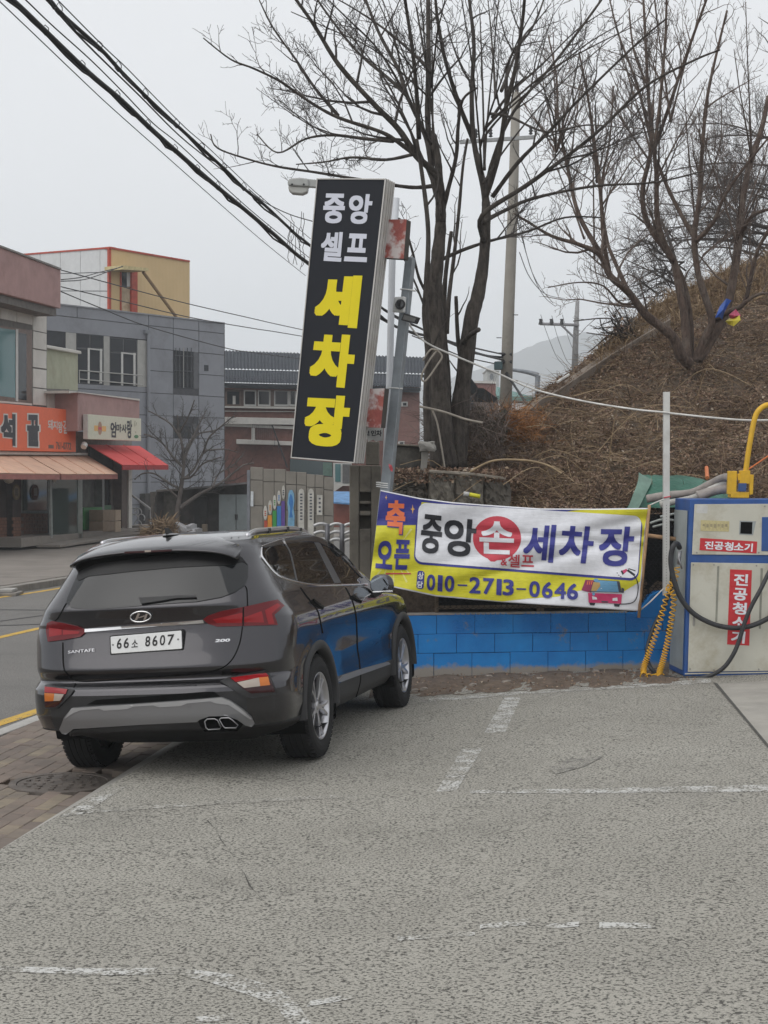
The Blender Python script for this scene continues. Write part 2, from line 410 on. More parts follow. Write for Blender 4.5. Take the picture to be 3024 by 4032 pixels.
mh = root('manhole_cover', MH, 'round rusty manhole cover set in the brick pavement behind the car', 'manhole cover')
b_ = MB(); Mm = Matrix.Translation(MH + Vector((0, 0, 0.012)))
b_.lathe([(MHR + 0.05, -0.03), (MHR + 0.05, 0.0), (MHR, 0.0), (MHR - 0.005, -0.015)], Mm, 40); b_.build('rim', iron, mh)
b_ = MB(); b_.lathe([(MHR - 0.008, -0.03), (MHR - 0.008, -0.004), (0.0, 0.0)], Mm, 40)
for r_ in (0.07, 0.13, 0.19, 0.25):
    for k in range(int(r_ * 60)):
        a = 2 * math.pi * k / int(r_ * 60); b_.box(MH + Vector((r_ * math.cos(a), r_ * math.sin(a), 0.013)), (0.022, 0.034, 0.007), Matrix.Rotation(a, 4, 'Z'))
b_.build('lid', iron, mh)
# near kerb, road, markings, far kerb and far pavement
gran = M_('granite', (0.36, 0.35, 0.33), 0.8, var=0.12, scale=40, bmp=0.2, bscale=120, dirt=(0.22, 0.21, 0.19), dscale=2)
nk = root('kerb', (K0.x, K0.y, -0.2), 'pale granite kerb between brick pavement and road', 'kerb'); nk['kind'] = 'structure'
for y0 in np.arange(6, 30, 1.0):
    b_ = MB(); x0, x1 = kerb_x(y0 + 0.006), kerb_x(y0 + 0.994)
    b_.hexa([(x0 - 0.0, y0 + .006, -0.12), (x1, y0 + .994, -0.12), (x1, y0 + .994, -0.4), (x0, y0 + .006, -0.4), (x0 + 0.16, y0 + .006, -0.115), (x1 + 0.16, y0 + .994, -0.115), (x1 + 0.16, y0 + .994, -0.4), (x0 + 0.16, y0 + .006, -0.4)])
    b_.build('kerb_stone', gran, nk, bevel=0.01)
FK = G(0, 2344, -0.2)
def far_x(y): return FK.x + 0.245 * (y - FK.y)
b_ = MB()
for y0, y1 in ((-40, 10), (10, 30), (30, 60), (60, 140)):
    b_.add([(far_x(y0), y0, -0.2), (kerb_x(y0), y0, -0.2), (kerb_x(y1), y1, -0.2), (far_x(y1), y1, -0.2)], [(0, 1, 2, 3)])
b_.build('road', road_m, kind='structure')
def road_line(pts, wd, m, name, z=-0.196):
    b_ = MB(); c = [G(x, y, z) for x, y in pts]
    c = [c[0] - (c[1] - c[0]).normalized() * 5] + c + [c[-1] + (c[-1] - c[-2]).normalized() * 9]
    L, R = [], []
    for i, p in enumerate(c):
        d = (c[min(i + 1, len(c) - 1)] - c[max(i - 1, 0)]).normalized(); nn = Vector((-d.y, d.x, 0)); L.append(p + nn * wd / 2); R.append(p - nn * wd / 2)
    for i in range(len(c) - 1): b_.add([L[i], R[i], R[i + 1], L[i + 1]], [(0, 1, 2, 3)])
    return b_.build(name, m, kind='structure')
road_line([(0, 2847), (90, 2818), (180, 2788)], 0.15, yellow_p, 'road_line')
road_line([(0, 2509), (182, 2467)], 0.14, yellow_p, 'road_line')
road_line([(0, 2352), (150, 2330), (283, 2308)], 0.14, yellow_p, 'road_line')
tar = M_('tar_seam', (0.045, 0.045, 0.045), 0.7)
road_line([(0, 2400), (240, 2402)], 0.10, tar, 'tar_seam', -0.195); road_line([(0, 2445), (200, 2418)], 0.05, tar, 'tar_seam', -0.194); road_line([(0, 2462), (190, 2456)], 0.07, tar, 'tar_seam', -0.193)
kd = M_('old_kerb', (0.21, 0.195, 0.175), 0.9, var=0.2, scale=5, bmp=0.3, dirt=(0.11, 0.1, 0.09))
fk = root('kerb', (FK.x, FK.y, -0.2), 'dark old concrete kerb along the far side of the road', 'kerb'); fk['kind'] = 'structure'
for y0 in np.arange(18, 62, 1.0):
    b_ = MB(); x0, x1 = far_x(y0 + 0.01), far_x(y0 + 0.99)
    b_.hexa([(x0, y0 + .01, -0.07), (x1, y0 + .99, -0.07), (x1, y0 + .99, -0.4), (x0, y0 + .01, -0.4), (x0 - 0.2, y0 + .01, -0.065), (x1 - 0.2, y0 + .99, -0.065), (x1 - 0.2, y0 + .99, -0.4), (x0 - 0.2, y0 + .01, -0.4)])
    b_.build('kerb_stone', kd, fk, bevel=0.012)
fp = M_('far_paving', (0.185, 0.165, 0.145), 0.92, var=0.15, scale=1.5, bmp=0.3, bscale=25, dirt=(0.13, 0.115, 0.1), dscale=0.8)
b_ = MB()
for y0, y1 in ((5, 30), (30, 60), (60, 150)): b_.add([(far_x(y0) - 40, y0, -0.08), (far_x(y0) - 0.2, y0, -0.08), (far_x(y1) - 0.2, y1, -0.08), (far_x(y1) - 60, y1, -0.08)], [(0, 1, 2, 3)])
b_.build('pavement', fp, kind='structure')
fslab = root('paving_border', (FK.x, FK.y, -0.08), 'row of broad paving slabs behind the far kerb', 'pavement'); fslab['kind'] = 'structure'
for y0 in np.arange(22, 50, 1.6):
    b_ = MB(); x0, x1 = far_x(y0 + 0.02) - 0.22, far_x(y0 + 1.58) - 0.22
    b_.hexa([(x0, y0 + .02, -0.055), (x1, y0 + 1.58, -0.055), (x1, y0 + 1.58, -0.1), (x0, y0 + .02, -0.1), (x0 - 1.25, y0 + .02, -0.055), (x1 - 1.25, y0 + 1.58, -0.055), (x1 - 1.25, y0 + 1.58, -0.1), (x0 - 1.25, y0 + .02, -0.1)])
    b_.build('paving_slab', fp, fslab, bevel=0.008)
rp = root('kerb_ramp', G(20, 2345, -0.2), 'low grey kerb ramp of two stacked boards by the far kerb', 'ramp')
for k, (ya, yb) in enumerate(((2348, 2338), (2338, 2328))):
    b_ = MB(); p0, p1 = G(-60, ya, -0.2 + 0.06 * k), G(64 - 30 * k, ya, -0.2 + 0.06 * k)
    b_.box((p0 + p1) / 2 + Vector((0, 0.3 + 0.2 * k, 0.03)), ((p1 - p0).length, 0.6 - 0.2 * k, 0.055)); b_.build('board', gran if k else kd, rp, bevel=0.01)
# earth strip at the foot of the block wall
soil = M_('dry_soil', (0.115, 0.085, 0.062), 0.97, var=0.4, scale=9, bmp=0.8, bscale=30)
b_ = MB(); NX, NY = 90, 14; rs = random.Random(9)
tp = lambda s_: (1480 + (2760 - 1480) * s_, 2664 - 42 * s_ + (10 if s_ > 0.9 else 0)); bt = lambda s_: (1450 + (2740 - 1450) * s_, 2752 - 66 * s_)
for j in range(NY + 1):
    for i in range(NX + 1):
        s_, k = i / NX, j / NY; A, B = bt(s_), tp(s_)
        near = GL(*B_) if False else GL(*A); far = P(B[0], B[1], 16.05 + 0.35 * s_)
        p = near.lerp(far, k); p.z += math.sin(math.pi * k) * rs.uniform(0.0, 0.03) + (0.004 if j == 0 else 0) + 0.01 * math.sin(s_ * 37) * (k > 0)
        if j == 0: p.y += 0.05 * math.sin(s_ * 60) + rs.uniform(-.04, .04); p.z = gz(p.x, p.y) + 0.003
        b_.v.append(tuple(p))
b_.f = [(j * (NX + 1) + i, j * (NX + 1) + i + 1, (j + 1) * (NX + 1) + i + 1, (j + 1) * (NX + 1) + i) for j in range(NY) for i in range(NX)]
soil_o = b_.build('soil', soil, kind='structure', smooth=True)
# ================================================================== the car (frame: x ahead, y left, z up, origin under the rear axle)
def RX(a): return Matrix.Rotation(rad(a), 4, 'X')
CARM = Matrix.Translation((-1.3318, 11.3862, -0.007)) @ Matrix.Rotation(rad(76.8875), 4, 'Z') @ Matrix.Rotation(rad(0.89), 4, 'Y')
_a = Matrix.Translation((0, -0.82, 0))
CARM = CARM @ RX(-3.9136) @ _a @ RX(0.5) @ _a.inverted()
CARI = CARM.inverted(); CAR3 = CARI.to_3x3()
car = root('parked_car', None, 'dark grey metallic family car parked with its rear towards the viewer beside the banner', 'car', M=CARM)
_co = CARI @ CAMO

paint, t, b = newmat('car_paint')
b.inputs['Base Color'].default_value = (0.058, 0.053, 0.058, 1); b.inputs['Metallic'].default_value = 0.95; b.inputs['Roughness'].default_value = 0.22
b.inputs['Coat Weight'].default_value = 0.8; b.inputs['Coat Roughness'].default_value = 0.02
fl = noise(t, 900, 1, 0.5, pos(t)); t.links.new(ramp(t, fl, [(0.35, (0.041, 0.040, 0.0445)), (0.7, (0.063, 0.061, 0.067))]), b.inputs['Base Color'])
plastic = M_('car_black_plastic', (0.018, 0.018, 0.019), 0.62, bmp=0.15, bscale=500)
blackgap = M_('car_gap', (0.004, 0.004, 0.004), 0.9, spec=0.1)
cglass = glass_dark('car_glass', (0.006, 0.007, 0.008), 0.015, 0.5); cglass.node_tree.nodes['Principled BSDF'].inputs['IOR'].default_value = 1.52
chrome, t, b = newmat('chrome'); b.inputs['Base Color'].default_value = (0.75, 0.75, 0.76, 1); b.inputs['Metallic'].default_value = 1; b.inputs['Roughness'].default_value = 0.12
dchrome, t, b = newmat('dark_chrome'); b.inputs['Base Color'].default_value = (0.32, 0.32, 0.33, 1); b.inputs['Metallic'].default_value = 1; b.inputs['Roughness'].default_value = 0.3
silver, t, b = newmat('silver_plastic'); b.inputs['Base Color'].default_value = (0.20, 0.20, 0.205, 1); b.inputs['Metallic'].default_value = 0.35; b.inputs['Roughness'].default_value = 0.42
alloy, t, b = newmat('alloy'); b.inputs['Base Color'].default_value = (0.50, 0.50, 0.52, 1); b.inputs['Metallic'].default_value = 0.9; b.inputs['Roughness'].default_value = 0.28
alloyd, t, b = newmat('alloy_dark'); b.inputs['Base Color'].default_value = (0.06, 0.06, 0.065, 1); b.inputs['Metallic'].default_value = 0.6; b.inputs['Roughness'].default_value = 0.4
def lens(name, c, r=0.08):
    m, t, b = newmat(name); b.inputs['Base Color'].default_value = (*c, 1); b.inputs['Roughness'].default_value = r
    b.inputs['Coat Weight'].default_value = 0.25; b.inputs['Coat Roughness'].default_value = 0.02; b.inputs['Specular IOR Level'].default_value = 0.3; return m
lred = lens('lamp_red', (0.11, 0.002, 0.005)); lred2 = lens('lamp_red_inner', (0.24, 0.005, 0.008), 0.2); ldark = lens('lamp_dark_red', (0.03, 0.003, 0.004))
lclear = lens('lamp_clear', (0.34, 0.29, 0.25), 0.15); lamber = lens('lamp_amber', (0.45, 0.13, 0.02), 0.15)
rubber, t, b = newmat('tyre_rubber'); b.inputs['Base Color'].default_value = (0.016, 0.016, 0.0165, 1); b.inputs['Roughness'].default_value = 0.8; b.inputs['Specular IOR Level'].default_value = 0.25

ZT = [  # z, rear x, half width, rear corner length, front x
    (0.20, -0.50, 0.70, 0.55, 3.40), (0.26, -0.62, 0.84, 0.55, 3.55), (0.325, -0.80, 0.895, 0.5, 3.62), (0.345, -1.0, 0.905, 0.5, 3.66), (0.45, -1.05, 0.925, 0.5, 3.70), (0.55, -1.065, 0.925, 0.5, 3.70),
    (0.60, -1.07, 0.922, 0.5, 3.70), (0.635, -1.06, 0.920, 0.5, 3.70), (0.66, -1.025, 0.918, 0.5, 3.70), (0.68, -0.985, 0.916, 0.5, 3.70), (0.70, -0.985, 0.916, 0.5, 3.70), (0.75, -1.012, 0.920, 0.5, 3.69),
    (0.77, -1.012, 0.922, 0.5, 3.68), (0.85, -0.988, 0.931, 0.5, 3.64), (0.95, -0.962, 0.938, 0.5, 3.45), (1.00, -0.95, 0.936, 0.5, 3.15), (1.045, -0.942, 0.926, 0.5, 2.60), (1.06, -0.948, 0.920, 0.5, 2.35),
    (1.10, -0.952, 0.895, 0.5, 2.34), (1.165, -0.965, 0.858, 0.5, 2.25), (1.18, -0.96, 0.850, 0.5, 2.22), (1.205, -0.945, 0.838, 0.5, 2.18), (1.30, -0.89, 0.775, 0.48, 2.00), (1.40, -0.825, 0.715, 0.45, 1.79), (1.50, -0.74, 0.668, 0.42, 1.62),
    (1.55, -0.67, 0.642, 0.40, 1.48), (1.58, -0.60, 0.62, 0.38, 1.36), (1.61, -0.46, 0.58, 0.36, 1.15), (1.63, -0.28, 0.48, 0.34, 0.8), (1.64, -0.12, 0.40, 0.3, 0.62), (1.646, 0.0, 0.28, 0.25, 0.45)]
ZT = np.array(ZT)
def zrow(z): return [np.interp(z, ZT[:, 0], ZT[:, k]) for k in range(1, 5)]
_zz = np.concatenate([np.linspace(0.20, 0.60, 30), np.linspace(0.60, 0.80, 24)[1:], np.linspace(0.80, 1.03, 14)[1:], np.linspace(1.03, 1.22, 20)[1:], np.linspace(1.22, 1.55, 20)[1:], np.linspace(1.55, 1.646, 18)[1:]])
def ringpts(z):
    xr, wd, ca, xf = zrow(z)
    n1, n2 = 2.9, (2.5 if z < 1.05 else 3.2); cf = min(0.75 if z < 1.05 else 0.42, (xf - xr) * 0.42); ca = min(ca, (xf - xr) * 0.4)
    out = []
    for i in range(64):
        tt = math.pi / 2 * (i / 63); s_, c_ = math.sin(tt) ** (2 / n1), max(0, math.cos(tt)) ** (2 / n1)
        out.append((xr + ca * (1 - c_), wd * s_))
    for i in range(1, 130): out.append((xr + ca + (xf - cf - xr - ca) * i / 130, wd))
    for i in range(22):
        tt = math.pi / 2 * (1 - i / 21); s_, c_ = math.sin(tt) ** (2 / n2), max(0, math.cos(tt)) ** (2 / n2)
        out.append((xf - cf * (1 - c_), wd * s_))
    # gentle taper towards both ends of the flanks and arch flares
    res = []
    for x, y in out:
        k = 1 - 0.03 * max(0, (x - 2.2) / 1.5) ** 2
        if z < 1.0:
            for xc in (0, 2.765):
                d = math.hypot(x - xc, z - 0.37); k += 0.014 * math.exp(-((d - 0.42) / 0.10) ** 2)
            if 0.4 < x < 2.4: k -= 0.022 * math.exp(-((z - 0.62) / 0.13) ** 2) * min(1, (x - 0.4) * 3, (2.4 - x) * 3)
        res.append((x, y * k, z))
    return res
V = []; NR = 0
for z in _zz:
    r = ringpts(z); full = [(x, -y, zz) for x, y, zz in r] + [(x, y, zz) for x, y, zz in r[::-1]][1:-1]
    NR = len(full); V += full
fup, flow, fall = [], [], []
for i in range(len(_zz) - 1):
    for j in range(NR):
        q = (i * NR + j, i * NR + (j + 1) % NR, (i + 1) * NR + (j + 1) % NR, (i + 1) * NR + j)
        c = [sum(V[k][a] for k in q) / 4 for a in range(3)]
        fall.append(q)
        if c[2] < 0.9 and abs(c[1]) > 0.55 and any(math.hypot(c[0] - xc, c[2] - 0.365) < 0.425 for xc in (0, 2.765)): continue
        low = c[2] < 0.36 or (c[0] < -0.55 and abs(c[1]) < 0.70 and c[2] < 0.60) or (0.35 < c[0] < 2.4 and c[2] < 0.46)
        (flow if low else fup).append(q)
top = (len(_zz) - 1) * NR
fup.append(tuple(range(top, top + NR))); fall.append(fup[-1])
def sub(faces):
    ids = sorted({i for q in faces for i in q}); m = {k: n for n, k in enumerate(ids)}
    b = MB(); b.v = [V[i] for i in ids]; b.f = [tuple(m[i] for i in q) for q in faces]; return b
body = sub(fup).build('body', paint, car, local=True, smooth=True)
sub(flow).build('lower_cladding', plastic, car, local=True, smooth=True)
bvh = BVHTree.FromPolygons([Vector(v) for v in V], fall)
_b2 = bmesh.new(); _me = MB(); _me.v = V; _me.f = fall; _m = _me.mesh(); _m.polygons.foreach_set('use_smooth', [True] * len(_m.polygons)); _m.update()
_vn = [Vector(v.normal) for v in _m.vertices]; _pl = [tuple(p.vertices) for p in _m.polygons]
def snorm(idx, p):
    ws = [(1 / ((Vector(V[i]) - p).length + 1e-4)) for i in _pl[idx]]
    n = sum((_vn[i] * w_ for i, w_ in zip(_pl[idx], ws)), Vector()); return n.normalized()
_m.update()
if (_vn[5 * NR]).x > 0: _vn = [-n for n in _vn]
def hit(px, py):
    d = (CAR3 @ ray(px, py)).normalized()
    l, n, i, ds = bvh.ray_cast(_co, d)
    if l is None:              # just outside the outline: carry on from the nearest spot that lies on the body
        tx, ty = (1180 if px > 1000 else 600), 2420
        for k in range(1, 60):
            a = k * 0.01; l, n, i, ds = bvh.ray_cast(_co, (CAR3 @ ray(px + (tx - px) * a, py + (ty - py) * a)).normalized())
            if l is not None: break
        nn = mnorm(l); return _co + d * (l - _co).length, nn
    return l, mnorm(l)
def mnorm(l):
    s_ = Vector()
    for o in ((0, 0, 0), (0.03, 0, 0), (-0.03, 0, 0), (0, 0.03, 0), (0, -0.03, 0), (0, 0, 0.03), (0, 0, -0.03)):
        p, n, i, ds = bvh.find_nearest(l + Vector(o)); s_ += snorm(i, p)
    return s_.normalized()
def cplane(px, py, ax, val):   # picture point -> plane of the car frame
    d = CAR3 @ ray(px, py); return _co + d * ((val - _co[ax]) / d[ax])
def skirt(bm, nrm, th):
    be = [e for e in bm.edges if e.is_boundary]
    for f_ in bm.faces: f_.smooth = True
    for e in be: e.smooth = False
    r = bmesh.ops.extrude_edge_only(bm, edges=be)
    for v in [g for g in r['geom'] if isinstance(g, bmesh.types.BMVert)]:
        l, n, i, ds = bvh.find_nearest(v.co); v.co -= mnorm(l) * th
    bmesh.ops.recalc_face_normals(bm, faces=bm.faces)
def patch(pts, off, th, m, name, parent=None, step=12, mirror=False, closed=True, smooth=True, k=0):
    parent = parent or car
    if k:
        n = len(pts); ext = [(*p, 0) for p in (pts[-2:] + pts + pts[:2])]
        c = catmull(ext, k); pts = [(p.x, p.y) for p in c[2 * k:(n + 2) * k]]
    bm = bmesh.new(); bm.faces.new([bm.verts.new((x, y, 0)) for x, y in pts])
    bmesh.ops.triangulate(bm, faces=bm.faces[:])
    xs = [p[0] for p in pts]; ys = [p[1] for p in pts]
    cut_grid(bm, max(1, int((max(xs) - min(xs)) / step)), max(1, int((max(ys) - min(ys)) / step)), (min(xs), min(ys)), (max(xs), max(ys)))
    for v in bm.verts:
        p, n = hit(v.co.x, v.co.y); v.co = p + n * off
    bmesh.ops.recalc_face_normals(bm, faces=bm.faces)
    if th: skirt(bm, None, th)
    objs = []
    me = bpy.data.meshes.new(name); bm.to_mesh(me)
    objs.append(link(name, me, m, parent, True, smooth))
    if mirror:
        for v in bm.verts: v.co.y = -v.co.y
        bmesh.ops.reverse_faces(bm, faces=bm.faces[:])
        me = bpy.data.meshes.new(name); bm.to_mesh(me); objs.append(link(name, me, m, parent, True, smooth))
    bm.free(); return objs[0]
def strip(pts, wpx, k=6):      # ribbon outline around a picture polyline
    c = catmull([(x, y, 0) for x, y in pts], k); L, R = [], []
    for i, p in enumerate(c):
        d = (c[min(i + 1, len(c) - 1)] - c[max(i - 1, 0)]).normalized(); n = Vector((-d.y, d.x, 0)); w_ = wpx if not isinstance(wpx, tuple) else wpx[0] + (wpx[1] - wpx[0]) * i / (len(c) - 1)
        L.append(p + n * w_ / 2); R.append(p - n * w_ / 2)
    return L, R
def ribbon(pts, wpx, off, th, m, name, parent=None, mirror=False, k=6):
    parent = parent or car
    L, R = strip(pts, wpx, k); bm = bmesh.new(); row = []
    for a, b_ in zip(L, R):
        r_ = []
        for s_ in (0, 0.5, 1):
            q = a.lerp(b_, s_); p, n = hit(q.x, q.y); r_.append(bm.verts.new(p + n * (off + (th * 0.35 if s_ == 0.5 else 0))))
        row.append(r_)
    for a, b_ in zip(row, row[1:]):
        for s_ in (0, 1): bm.faces.new((a[s_], a[s_ + 1], b_[s_ + 1], b_[s_]))
    bmesh.ops.recalc_face_normals(bm, faces=bm.faces)
    if th: skirt(bm, None, th)
    me = bpy.data.meshes.new(name); bm.to_mesh(me); o = link(name, me, m, parent, True, True)
    if mirror:
        for v in bm.verts: v.co.y = -v.co.y
        bmesh.ops.reverse_faces(bm, faces=bm.faces[:]); me = bpy.data.meshes.new(name); bm.to_mesh(me); link(name, me, m, parent, True, True)
    bm.free(); return o
def cv(ox, oy, s): return lambda *pts: [(ox + x * s, oy + y * s) for x, y in pts]
c1 = cv(150, 2050, .5425); c2 = cv(150, 2600, .6028); c3 = cv(900, 2050, .4822); c4 = cv(1000, 2500, .3918)

# --- rear glass, lamps, trim
rg = patch(c1((300, 372), (420, 318), (700, 280), (1000, 246), (1230, 225), (1400, 230), (1480, 272), (1522, 330), (1520, 420), (1500, 470), (1430, 520), (1330, 558), (1150, 590), (900, 606), (700, 622), (500, 640), (330, 642), (240, 632), (208, 602), (215, 565), (262, 455)), 0.006, 0.008, cglass, 'rear_window', step=14)
spoiler_refl = M_('spoiler_reflection', (0.006, 0.006, 0.0065), 0.35, spec=0.25)  # black on the glass: spoiler's shade and reflection put into the colour
patch(c1((302, 374), (420, 320), (700, 282), (1000, 248), (1230, 227), (1400, 232), (1480, 274), (1518, 325), (1480, 303), (1380, 330), (1200, 335), (1000, 345), (700, 372), (372, 408), (300, 440), (285, 420)), 0.009, 0.002, spoiler_refl, 'window_band', rg, step=14)  # band added on the glass for the spoiler's shade and reflection
patch(c1((738, 568), (900, 560), (1010, 553), (1150, 553), (1155, 567), (1010, 572), (900, 590), (755, 610)), 0.022, 0.018, plastic, 'wiper')
rl = patch(c1((1200, 716), (1230, 690), (1330, 655), (1480, 628)) + c3((390, 650), (447, 700), (400, 745), (367, 772), (395, 855), (250, 858), (118, 862)) + c1((1300, 770), (1240, 750)), 0.012, 0.02, lred, 'tail_lamp', step=10)
ll = patch(c1((75, 745), (110, 728), (200, 745), (290, 765), (345, 790), (345, 815), (310, 845), (200, 865), (80, 880), (66, 800)), 0.012, 0.02, lred, 'tail_lamp', step=10)
patch(c1((1270, 715), (1480, 668), (1482, 690), (1478, 745), (1300, 742)), 0.0135, 0, lred2, 'lamp_reflector', rl)
patch(c3((125, 790), (262, 742), (272, 770), (285, 835), (125, 832)), 0.0135, 0, lred2, 'lamp_reflector', rl)
patch(c3((290, 735), (390, 680), (415, 700), (345, 765), (368, 845), (320, 848)), 0.0135, 0, lred2, 'lamp_reflector', rl)
ribbon(c3((118, 708), (118, 862)), 5, 0.0138, 0, blackgap, 'lamp_joint', rl, k=2)
patch(c1((90, 775), (180, 790), (180, 830), (90, 845)), 0.0135, 0, lred2, 'lamp_reflector', ll)
patch(c1((190, 795), (310, 805), (300, 822), (190, 830)), 0.0135, 0, lred2, 'lamp_reflector', ll)
patch(c1((345, 786), (600, 766), (900, 742), (1200, 719), (1205, 742), (900, 764), (600, 789), (345, 811)), 0.014, 0.016, chrome, 'chrome_bar')
# --- emblem: oval ring with a slanted letter
em = MB(); cx, cy = 748, 697
em.tube([hit(*c1((cx + 74 * math.cos(a), cy + 38 * math.sin(a) - 0.06 * 74 * math.cos(a)))[0])[0] + Vector((-0.010, 0, 0)) for a in np.linspace(0, 2 * math.pi, 33)], 0.0055, 8, caps=False)
em = em.build('badge', chrome, car, local=True, smooth=True)
for q in (((705, 722), (722, 720), (745, 672), (728, 668)), ((768, 718), (786, 716), (800, 674), (786, 672)), ((722, 702), (735, 706), (785, 690), (775, 684))):
    patch(c1(*q), 0.012, 0.01, chrome, 'badge_letter', em, step=20)
# --- number plate
pq = c1((525, 843), (1040, 798), (1045, 930), (530, 967))
plate_m = M_('plate_white', (0.74, 0.75, 0.75), 0.35, var=0.04); pblack = M_('plate_ink', (0.02, 0.02, 0.022), 0.4)
px0 = hit(785, 2505)[0].x
def pfn(off):
    return lambda x, y, o=0: CARM @ (cplane(x, y, 0, -0.985 - off - o))
def flatpatch(pts, fn, th, m, name, parent):
    b_ = MB(); b_.prism([fn(x, y) for x, y in pts], CARM.to_3x3() @ Vector((th, 0, 0))); return b_.build(name, m, parent, bevel=0.003)
hold = flatpatch(rrect(c1((517, 836), (1048, 790), (1053, 938), (522, 977)), 0.08), pfn(0.0), 0.05, plastic, 'plate_holder', car)
np_ = flatpatch(rrect(pq, 0.07), pfn(0.006), 0.005, plate_m, 'number_plate', car)
for s_, q in (('6', (570, 857, 608, 932)), ('6', (620, 853, 660, 927)), ('소', (677, 866, 725, 922)), ('8', (776, 840, 815, 915)), ('6', (828, 836, 868, 911)), ('0', (882, 832, 923, 907)), ('7', (937, 828, 988, 903))):
    k = -0.087; x0, y0, x1, y1 = q; h = (y1 - y0)
    text_on(s_, c1((x0 + 4, y0), (x1, y0 + k * (x1 - x0)), (x1 - 3, y0 + h + k * (x1 - x0)), (x0, y0 + h)), pfn(0.006), 0.0012, pblack, np_, bold=0.012)
for x, y in ((543, 902), (1016, 862)):
    poly_on(c1(*ell(x, y, 7, 7, 12)), pfn(0.006), 0.002, silver, np_, 'plate_bolt')
poly_on(c1((735, 942), (815, 935), (815, 946), (735, 953)), pfn(0.0), 0.002, plate_m, hold, 'holder_print')
sil = alloy
def chfn(x, y, o=0):
    p, n = hit(x, y); return CARM @ (p + n * (0.004 + o))
text_on('SANTAFE', c1((222, 945), (412, 928), (415, 950), (220, 966)), chfn, 0.002, alloy, car, 'badge_lettering', bold=0.01)
text_on('200', c1((1292, 862), (1396, 857), (1392, 878), (1284, 884)), chfn, 0.002, chrome, car, 'badge_lettering', bold=0.03)
# --- bumper
patch(c2((1190, 142), (1262, 108), (1480, 64), (1502, 76), (1542, 180), (1555, 218), (1400, 245), (1350, 236), (1280, 196)), 0.012, 0.02, plastic, 'fog_lamp_surround')
f = patch(c2((1255, 125), (1480, 82), (1506, 122), (1540, 205), (1390, 215), (1335, 186)), 0.016, 0.01, ldark, 'fog_lamp')
patch(c2((1258, 126), (1480, 84), (1503, 117), (1290, 152)), 0.019, 0.004, lred2, 'lamp_reflector', f)
patch(c2((1300, 156), (1440, 128), (1445, 172), (1345, 184)), 0.021, 0.004, lclear, 'lamp_lens', f)
patch(c2((1440, 128), (1497, 121), (1506, 165), (1445, 172)), 0.021, 0.004, lamber, 'lamp_lens', f)
patch(c2((50, 168), (240, 198), (215, 230), (130, 312), (55, 312)), 0.012, 0.02, plastic, 'fog_lamp_surround')
f = patch(c2((54, 180), (202, 197), (165, 262), (125, 302), (58, 302)), 0.016, 0.01, ldark, 'fog_lamp')
patch(c2((55, 182), (200, 198), (190, 222), (56, 212)), 0.019, 0.004, lred2, 'lamp_reflector', f)
patch(c2((57, 216), (120, 220), (115, 262), (60, 264)), 0.021, 0.004, lamber, 'lamp_lens', f)
patch(c2((120, 220), (180, 224), (155, 260), (115, 262)), 0.021, 0.004, lclear, 'lamp_lens', f)
sk = patch(c2((150, 440), (180, 370), (230, 308), (430, 294), (620, 283), (900, 263), (1200, 239), (1260, 262), (1340, 318), (1395, 368), (1410, 403), (1390, 420), (1350, 412), (1300, 377), (1230, 354), (1120, 357), (1060, 377), (1040, 392), (700, 408), (330, 432), (240, 436), (208, 458), (190, 468), (165, 462)), 0.022, 0.03, silver, 'skid_plate', step=12)
skl, t, b = newmat('skid_lit'); b.inputs['Base Color'].default_value = (0.36, 0.36, 0.365, 1); b.inputs['Metallic'].default_value = 0.3; b.inputs['Roughness'].default_value = 0.45  # paler silver: brightness of the upward-facing lip put into the colour
patch(c2((232, 309), (430, 295), (620, 284), (900, 264), (1200, 240), (1258, 263), (1395, 370), (1380, 372), (1245, 285), (1165, 275), (1130, 262), (980, 275), (940, 292), (800, 300), (760, 288), (630, 296), (590, 312), (440, 322), (410, 310), (290, 320), (240, 340), (190, 372)), 0.0255, 0.006, skl, 'skid_plate_lit_lip', sk, step=12)
patch(c2((320, 288), (380, 258), (700, 236), (1100, 205), (1150, 205), (1190, 235), (900, 258), (620, 278)), 0.006, 0.004, blackgap, 'bumper_grille')
patch(c2((205, 476), (240, 448), (700, 414), (1050, 396), (1060, 410), (700, 440), (215, 486)), 0.012, 0.02, plastic, 'lower_valance')
def cfx(x, y, dx=0.0): return cplane(x, y, 0, -1.045 + dx)
for pts in (((1088, 400), (1105, 384), (1152, 382), (1172, 392), (1196, 436), (1186, 450), (1112, 453), (1096, 440)), ((1184, 388), (1196, 377), (1246, 376), (1266, 388), (1306, 424), (1292, 442), (1222, 442), (1208, 430))):
    q = c2(*pts); q.append(q[0]); b_ = MB()
    b_.tube([cfx(*p) for p in q], 0.0042, 8, caps=False); n = len(pts)
    b_.add([cfx(*p) for p in q[:-1]] + [cfx(*p, 0.16) + Vector((0.16, 0, 0.0)) * 0 for p in q[:-1]], [(i, (i + 1) % n, n + (i + 1) % n, n + i) for i in range(n)])
    ex = b_.build('exhaust_tip', dchrome, car, local=True, smooth=True)
    b_ = MB(); b_.add([cfx(*p, 0.03) for p in q[:-1]], [tuple(range(n))]); b_.build('exhaust_mouth', blackgap, ex, local=True)
patch(c2((1048, 390), (1062, 372), (1120, 352), (1230, 350), (1300, 375), (1340, 410), (1300, 450), (1090, 456), (1060, 420)), 0.014, 0.02, blackgap, 'exhaust_recess')
